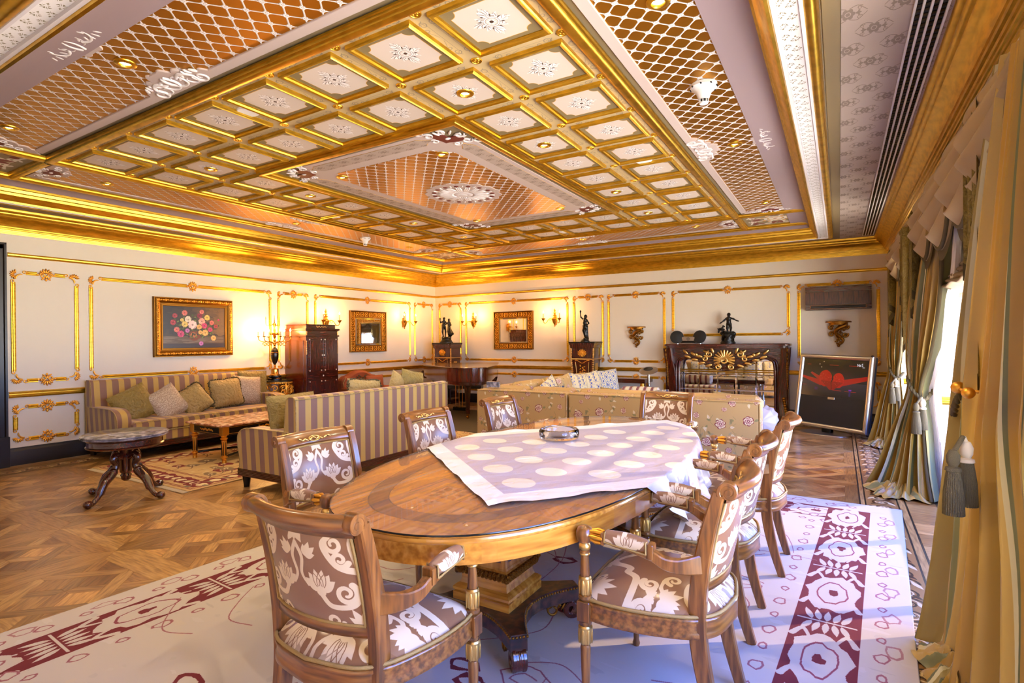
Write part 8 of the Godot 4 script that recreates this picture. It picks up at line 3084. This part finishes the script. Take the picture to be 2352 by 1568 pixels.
	for x in [-0.4, 0.4]:
		for z in [-0.18, 0.18]:
			b = MB.new()
			b.lathe([[0.03, 0.0], [0.04, 0.04], [0.032, 0.06], [0.05, 0.47]], 4, Vector3(x, 0, z))
			var lg := part("leg", b, M.ebony_wood, o)
			b = MB.new()
			b.lathe([[0.036, 0.47], [0.04, 0.49], [0.03, 0.52], [0.042, 0.56], [0.034, 0.6]], 12, Vector3(x, 0, z))
			for k in 4: b.ell(Vector3(x + 0.03 * cos(k * PI / 2), 0.54, z + 0.03 * sin(k * PI / 2)), Vector3(0.014, 0.03, 0.014), 7, 5)
			part("gilt_capital", b, M.gilt, lg)
	o = thing("music_stand", "silver disc-topped music player on a slim column left of the fireplace", "music player", Vector3(5.36, 0, 0.72))
	b = MB.new()
	b.lathe([[0.0, 0.0], [0.17, 0.0], [0.17, 0.012], [0.03, 0.02], [0.022, 0.025], [0.022, 0.82]], 28)
	part("column", b, M.chrome, o)
	b = MB.new()
	b.X = Transform3D(Basis(Vector3(1, 0, 0), 0.4), Vector3(0, 0.85, 0))
	b.lathe([[0.0, -0.03], [0.1, -0.03], [0.16, -0.008], [0.163, 0.004], [0.09, 0.03], [0.08, 0.031]], 36)
	part("disc", b, M.silver, o)
	b = MB.new()
	b.X = Transform3D(Basis(Vector3(1, 0, 0), 0.4), Vector3(0, 0.85, 0))
	b.lathe([[0.081, 0.031], [0.0, 0.036]], 28)
	part("dark_window", b, M.black, o)
func television() -> void:
	var bl := Vector3(7.64, 0.10, 0.89)
	var br := Vector3(8.556, 0.07, 1.41)
	var tl := Vector3(7.715, 1.157, 0.75)
	var ex := (br - bl).normalized()
	var ez := ex.cross(tl - bl).normalized()
	var ey := ez.cross(ex)
	var w := bl.distance_to(br)
	var h := 1.075
	var o := thing("television", "large silver-framed television leaning back on the floor, red music video on its screen", "television")
	o.transform = Transform3D(Basis(ex, ey, ez), bl)
	var b := MB.new()
	box_of(b, 0.005, 0.005, -0.11, w - 0.005, h - 0.005, -0.005, 0.01)
	part("cabinet", b, M.black_matt, o)
	b = MB.new()
	b.X = Transform3D(Basis(), Vector3(w * 0.5, h * 0.5, -0.02))
	framep(b, w - 0.13, h - 0.13, vv([[0.012, 0.0], [0.024, 0.004], [0.036, 0.014], [0.042, 0.03], [0.04, 0.045], [0.03, 0.058], [0.012, 0.065], [-0.02, 0.066]]))
	part("frame", b, M.silver, o)
	b = MB.new()
	b.quad(Vector3(0.065, 0.46, -0.004), Vector3(w - 0.065, 0.46, -0.004), Vector3(w - 0.065, h - 0.065, -0.004), Vector3(0.065, h - 0.065, -0.004), Vector3(0, 0, 1))
	part("screen", b, M.tv, o)
	b = MB.new()
	b.quad(Vector3(0.065, 0.065, -0.003), Vector3(w - 0.065, 0.065, -0.003), Vector3(w - 0.065, 0.46, -0.003), Vector3(0.065, 0.46, -0.003), Vector3(0, 0, 1))
	part("speaker_cloth", b, std(Color(0.02, 0.026, 0.03), 0.6), o)
	b = MB.new()
	box_of(b, w * 0.5 - 0.05, 0.425, -0.004, w * 0.5 + 0.05, 0.462, 0.004, 0.003)
	part("display", b, M.chrome, o)
	b = MB.new()
	b.ell(Vector3(w - 0.05, h + 0.005, -0.05), Vector3(0.02, 0.018, 0.02), 10, 6)
	part("sensor", b, M.black, o)
	var l := OmniLight3D.new()
	l.name = "screen_glow"
	l.light_color = Color(0.8, 0.2, 0.22)
	l.light_energy = 0.06
	l.light_size = 0.3
	l.omni_attenuation = 2.0
	l.shadow_enabled = true
	l.position = Vector3(w * 0.5, 0.75, 0.06)
	o.add_child(l)
	o = thing("television_stand", "dark oval floor plate under the leaning television", "stand", Vector3(8.06, 0, 1.03), -0.52)
	b = MB.new()
	var pl := ring(0.36, 0.24, 40)
	b.slab(pl, 0.0, 0.014, 0.006)
	part("plate", b, M.silver, o)
	b = MB.new()
	b.box(Vector3(0, 0.07, -0.06), Vector3(0.14, 0.12, 0.08), 0.01)
	part("neck", b, M.black, o)
	# equipment behind it
	o = thing("equipment_box", "low black media unit on the floor between the television and farthest curtain", "media unit", Vector3(8.72, 0, 0.75))
	b = MB.new()
	box_of(b, -0.16, 0.0, -0.3, 0.15, 0.22, 0.3, 0.006)
	part("case", b, M.black_matt, o)
	b = MB.new()
	for y in [0.05, 0.11, 0.17]: box_of(b, -0.12, y, 0.298, 0.1, y + 0.006, 0.304, 0.001)
	part("slot", b, M.chrome, o).set_meta("kind", "stuff")
	for k in 2:
		b = MB.new()
		b.tube(curve([Vector3(8.5, 0.008, 1.2), Vector3(8.62, 0.008, 1.35), Vector3(8.7, 0.008, 1.25), Vector3(8.76, 0.02, 1.12 - 0.03 * k), Vector3(8.74, 0.07, 1.06)], 6), 0.006, 6)
		if k == 0: tag(part("cable", b, M.grey), "loose grey cable on the floor behind the television", "cable")

# ---------------------------------------------------------------- curtains, swags, blinds
func hanging(keys: Array, folds: float, width: float, seedv: int) -> MB:
	# keys: [y, x, z, half width in x, half width in z, fold depth], top to bottom
	var b := MB.new()
	var m := keys.size()
	b.grid(110, 44, func(u: float, v: float) -> Vector3:
		var f := v * (m - 1)
		var k := mini(int(f), m - 2)
		var t := f - k
		var q := []
		for j in 6: q.append(cubic_interpolate(keys[k][j], keys[k + 1][j], keys[maxi(k - 1, 0)][j], keys[mini(k + 2, m - 1)][j], t))
		var w := u * 2 - 1
		var d := Vector2(q[3], q[4])
		var nn := Vector2(d.y, -d.x).normalized()
		if nn.x > 0: nn = -nn
		var ph := seedv + u * folds * TAU + 0.5 * sin(v * 4.0 + seedv)
		var o: float = q[5] * (sin(ph) + 0.35 * sin(ph * 2.3 + 1.0 + v * 3.0))
		var side: float = q[5] * 0.5 * cos(ph * 1.0)
		return Vector3(q[1] + d.x * w + nn.x * o, q[0], q[2] + d.y * w + nn.y * o + side * 0.3), false, width / 0.9, 1.0)
	return b
func puddle(c: Vector3, rx: float, rz: float, h: float, seedv: int) -> MB:
	var b := MB.new()
	var f := FastNoiseLite.new()
	f.seed = seedv
	f.frequency = 1.3
	b.grid(90, 14, func(u: float, v: float) -> Vector3:
		var a := u * TAU
		var rf := 1.0 + 0.16 * sin(a * 5.0 + seedv) + 0.09 * sin(a * 13.0)
		var r := (1.0 - v) * rf
		var y := h * pow(maxf(0.0, sin(PI * clampf(v * 0.9 + 0.06, 0, 1))), 0.7) * (0.65 + 0.5 * sin(a * 17.0 + v * 5.0 + sin(a * 3.0) * 2.0)) * (0.7 + 0.5 * f.get_noise_2d(cos(a) * 2.0 * r, sin(a) * 2.0 * r))
		return c + Vector3(cos(a) * rx * r, maxf(0.003, y + 0.004 + h * 1.2 * v * v), sin(a) * rz * r), true, 3.0, 1.0)
	return b
func swag(z0: float, z1: float, x: float, y: float, drop: float, o: Node) -> void:
	var b := MB.new()
	var at := func(u: float, v: float) -> Vector3:
		var s := 4.0 * u * (1.0 - u)
		var sag := drop * pow(s, 0.75)
		var rip := 0.022 * sin(v * TAU * 4.5 + s * 2.2) * (0.25 + s)
		return Vector3(x - 0.05 - 0.13 * sin(PI * clampf(v * 0.85 + 0.05, 0, 1)) * (0.3 + 0.7 * s) - rip, y - v * (0.05 + sag) + rip * 0.8, lerpf(z0, z1, u) + 0.03 * sin(v * 9.0) * (0.5 - u))
	b.grid(28, 54, at)
	var sg := part("swag", b, M.swag, o)
	b = MB.new()
	b.grid(40, 3, func(u: float, v: float) -> Vector3:
		return at.call(u, 1.0) + Vector3(-0.004, -0.075 * v + 0.012, 0.0))
	part("fringe", b, M.fringe, sg)
	var p := []
	for k in 30: p.append(at.call(k / 29.0, 0.97) + Vector3(-0.012, 0.01, 0))
	b = MB.new()
	b.tube(p, 0.014, 6)
	part("braid", b, M.fringe, sg)
func jabot(x: float, z0: float, z1: float, y: float, l0: float, l1: float, o: Node) -> void:
	# folded tail, longer at z0 than at z1
	var b := MB.new()
	var at := func(u: float, v: float) -> Vector3:
		var n := 3.0
		var zig := absf(fmod(u * n, 1.0) * 2.0 - 1.0)
		return Vector3(x - 0.03 - 0.075 * zig, y - v * lerpf(l0, l1, u) - 0.04 * zig * v, lerpf(z0, z1, u) + (zig - 0.5) * 0.05)
	b.grid(36, 20, at)
	var j := part("jabot", b, M.olive_silk, o)
	b = MB.new()
	b.grid(36, 2, func(u: float, v: float) -> Vector3:
		return at.call(u, 1.0) + Vector3(-0.003, 0.015 - 0.09 * v, 0))
	part("fringe", b, M.fringe, j)
func tieback(pts: Array, knot: Vector3, o: Node) -> void:
	var b := MB.new()
	for s in 2:
		var p := []
		var c := curve(pts, 10)
		for k in c.size(): p.append(c[k] + Vector3(0.007 * cos(k * 1.3 + s * PI), 0.008 * sin(k * 1.3 + s * PI), 0))
		b.tube(p, 0.011, 6)
	var rope := part("tieback_rope", b, M.fringe, o)
	for s in 2:
		var at := knot + Vector3(0.01 - 0.05 * s, -0.09 - 0.03 * s, 0.05 * s)
		b = MB.new()
		b.tube([knot, at + Vector3(0, 0.06, 0)], 0.01, 6)
		b.lathe([[0.0, 0.075], [0.014, 0.07], [0.024, 0.045], [0.022, 0.02], [0.014, 0.005], [0.026, 0.0], [0.028, -0.012], [0.02, -0.018]], 14, at)
		var ts := part("tassel", b, M.fringe_white if s == 0 else M.fringe, rope)
		b = MB.new()
		for k in 26:
			var a := TAU * k / 26
			b.tube([at + Vector3(cos(a) * 0.02, -0.015, sin(a) * 0.02), at + Vector3(cos(a) * 0.03, -0.1, sin(a) * 0.03), at + Vector3(cos(a) * 0.034, -0.19, sin(a) * 0.034)], [0.004, 0.005, 0.004], 5)
		part("tassel_fringe", b, M.fringe, ts).set_meta("kind", "stuff")
func edge_trim(keys: Array, side: float, dx: float, o: Node) -> void:
	var p := []
	for q in keys: p.append(Vector3(q[1] + q[3] * side + dx, q[0], q[2] + q[4] * side))
	var b := MB.new()
	var c := curve(p, 8)
	b.tube(c, 0.017, 6)
	part("edge_fringe", b, M.fringe, o)
func build_curtains() -> void:
	# far side of the second bay
	var k2 := [[2.57, 8.97, 4.5, 0.0, 0.46, 0.03], [1.75, 8.9, 4.4, 0.07, 0.3, 0.045], [1.25, 8.87, 4.28, 0.06, 0.19, 0.05], [0.93, 8.84, 4.2, 0.045, 0.09, 0.03], [0.6, 8.8, 4.22, 0.1, 0.12, 0.05], [0.25, 8.75, 4.25, 0.16, 0.17, 0.06], [0.02, 8.71, 4.28, 0.22, 0.22, 0.07]]
	var o := thing("curtain", "gold striped silk curtain tied back at the pier beside the bare window jamb", "curtain", Vector3.ZERO, 0, "gold striped curtains")
	part("panel", hanging(k2, 6.0, 1.5, 1), M.curtain, o)
	part("puddled_hem", puddle(Vector3(8.73, 0.001, 4.27), 0.26, 0.25, 0.08, 3), M.curtain, o)
	edge_trim(k2, 1.0, -0.03, o)
	tieback([Vector3(8.9, 1.12, 4.02), Vector3(8.79, 1.06, 4.08), Vector3(8.79, 0.95, 4.24), Vector3(8.87, 0.86, 4.33), Vector3(8.95, 0.95, 4.3)], Vector3(8.85, 0.88, 4.36), o)
	var sh := [[2.57, 9.04, 4.55, 0.0, 0.5, 0.02], [1.75, 9.0, 4.48, 0.02, 0.4, 0.025], [1.25, 8.98, 4.38, 0.02, 0.26, 0.03], [0.93, 8.95, 4.26, 0.02, 0.1, 0.025], [0.5, 8.98, 4.24, 0.03, 0.14, 0.03], [0.02, 9.0, 4.24, 0.04, 0.18, 0.03]]
	tag(part("sheer_curtain", hanging(sh, 8.0, 1.0, 2), M.sheer), "white sheer curtain tucked behind the gold curtain at the pier", "curtain")
	# near side of the second bay
	var k3 := [[2.57, 8.88, 7.32, 0.02, 0.3, 0.03], [1.9, 8.85, 7.22, 0.03, 0.38, 0.04], [1.25, 8.83, 7.12, 0.04, 0.48, 0.05], [0.95, 8.81, 7.12, 0.05, 0.45, 0.05], [0.55, 8.77, 7.36, 0.07, 0.5, 0.06], [0.2, 8.73, 7.52, 0.08, 0.56, 0.07], [0.02, 8.7, 7.6, 0.1, 0.6, 0.07]]
	o = thing("curtain", "large gold striped silk curtain filling the right edge nearest the camera", "curtain", Vector3.ZERO, 0, "gold striped curtains")
	part("panel", hanging(k3, 6.0, 2.1, 4), M.curtain, o)
	part("puddled_hem", puddle(Vector3(8.68, 0.001, 7.38), 0.16, 0.3, 0.08, 8), M.curtain, o)
	tieback([Vector3(8.76, 1.15, 6.86), Vector3(8.73, 1.08, 6.84), Vector3(8.74, 0.98, 6.72), Vector3(8.78, 0.9, 6.68), Vector3(8.86, 0.86, 6.75)], Vector3(8.68, 0.99, 7.34), o)
	var b := MB.new()
	b.tube([Vector3(8.92, 1.14, 6.98), Vector3(8.74, 1.15, 6.98), Vector3(8.74, 1.15, 6.88)], 0.008, 7)
	b.ell(Vector3(8.735, 1.155, 6.86), Vector3(0.03, 0.03, 0.03), 12, 8)
	b.ell(Vector3(8.735, 1.15, 7.1), Vector3(0.026, 0.026, 0.026), 12, 8)
	b.tube([Vector3(8.74, 1.15, 6.98), Vector3(8.74, 1.15, 7.1)], 0.006, 7)
	part("holdback", b, M.gilt, o)
	# first bay
	var k1 := [[2.57, 8.93, 1.93, 0.0, 0.4, 0.03], [1.75, 8.9, 1.84, 0.04, 0.28, 0.04], [1.2, 8.88, 1.76, 0.05, 0.16, 0.05], [0.95, 8.86, 1.72, 0.05, 0.09, 0.03], [0.6, 8.83, 1.74, 0.09, 0.12, 0.05], [0.25, 8.79, 1.78, 0.13, 0.15, 0.06], [0.02, 8.75, 1.82, 0.17, 0.18, 0.06]]
	o = thing("curtain", "gold striped silk curtain tied back at the farthest window, beside the television", "curtain", Vector3.ZERO, 0, "gold striped curtains")
	part("panel", hanging(k1, 6.0, 1.5, 6), M.curtain, o)
	part("puddled_hem", puddle(Vector3(8.74, 0.001, 1.8), 0.2, 0.2, 0.08, 5), M.curtain, o)
	edge_trim(k1, 1.0, -0.03, o)
	tieback([Vector3(8.9, 1.15, 1.5), Vector3(8.82, 1.06, 1.58), Vector3(8.81, 0.96, 1.74), Vector3(8.87, 0.88, 1.82), Vector3(8.94, 0.95, 1.8)], Vector3(8.85, 0.88, 1.86), o)
	var k1b := [[2.57, 8.95, 3.2, 0.0, 0.34, 0.03], [1.6, 8.93, 3.28, 0.0, 0.24, 0.04], [0.95, 8.91, 3.42, 0.03, 0.1, 0.03], [0.4, 8.9, 3.42, 0.06, 0.14, 0.04], [0.02, 8.88, 3.42, 0.08, 0.18, 0.05]]
	o = thing("curtain", "gold striped silk curtain half hidden between the farthest window and the pier", "curtain", Vector3.ZERO, 0, "gold striped curtains")
	part("panel", hanging(k1b, 6.0, 1.4, 9), M.curtain, o)
	# swags and tails
	o = thing("valance", "draped cream silk swags with dark fringe across the nearer window bay", "valance", Vector3.ZERO, 0, "swagged valances")
	for s in [[4.06, 5.0, 0.5], [4.75, 5.9, 0.52], [5.6, 6.6, 0.5], [6.3, 7.25, 0.5]]: swag(s[0], s[1], 8.95, 2.59, s[2], o)
	jabot(8.9, 4.02, 4.3, 2.5, 1.15, 0.65, o)
	jabot(8.9, 6.92, 6.6, 2.5, 1.25, 0.7, o)
	o = thing("valance", "draped cream silk swags with dark fringe across the farthest window bay", "valance", Vector3.ZERO, 0, "swagged valances")
	for s in [[1.56, 2.5, 0.45], [2.3, 3.5, 0.45]]: swag(s[0], s[1], 8.95, 2.59, s[2], o)
	jabot(8.9, 1.54, 1.85, 2.5, 1.15, 0.65, o)
	jabot(8.9, 3.5, 3.2, 2.5, 1.15, 0.65, o)
	# folded blind with its cords
	o = thing("roman_blind", "drawn-up beige roman blind in the nearer window bay", "blind", Vector3.ZERO)
	b = MB.new()
	b.grid(2, 20, func(u: float, v: float) -> Vector3: return Vector3(9.08 - 0.02 * sin(v * PI), lerpf(2.59, 1.96, v), lerpf(4.06, 7.24, u)))
	part("panel", b, M.blind, o)
	b = MB.new()
	for k in 5:
		b.grid(30, 8, func(u: float, v: float) -> Vector3:
			var a := PI * v
			return Vector3(9.07 - sin(a) * (0.035 + 0.012 * k) - 0.01 * k, 1.97 - k * 0.036 - 0.06 * v - 0.012 * sin(u * 40.0 + k), lerpf(4.06, 7.24, u)))
	part("gathered_folds", b, M.blind, o)
	b = MB.new()
	for z in [4.42, 4.47]: b.tube([Vector3(9.06, 1.8, z), Vector3(9.05, 1.4, 4.45), Vector3(9.05, 1.33, 4.45)], 0.004, 5)
	part("pull_cord", b, M.fringe, o)
	b = MB.new()
	box_of(b, 9.1, 1.72, 4.06, 9.13, 1.76, 7.24, 0.004)
	part("bottom_rail", b, M.gold_silk, o)
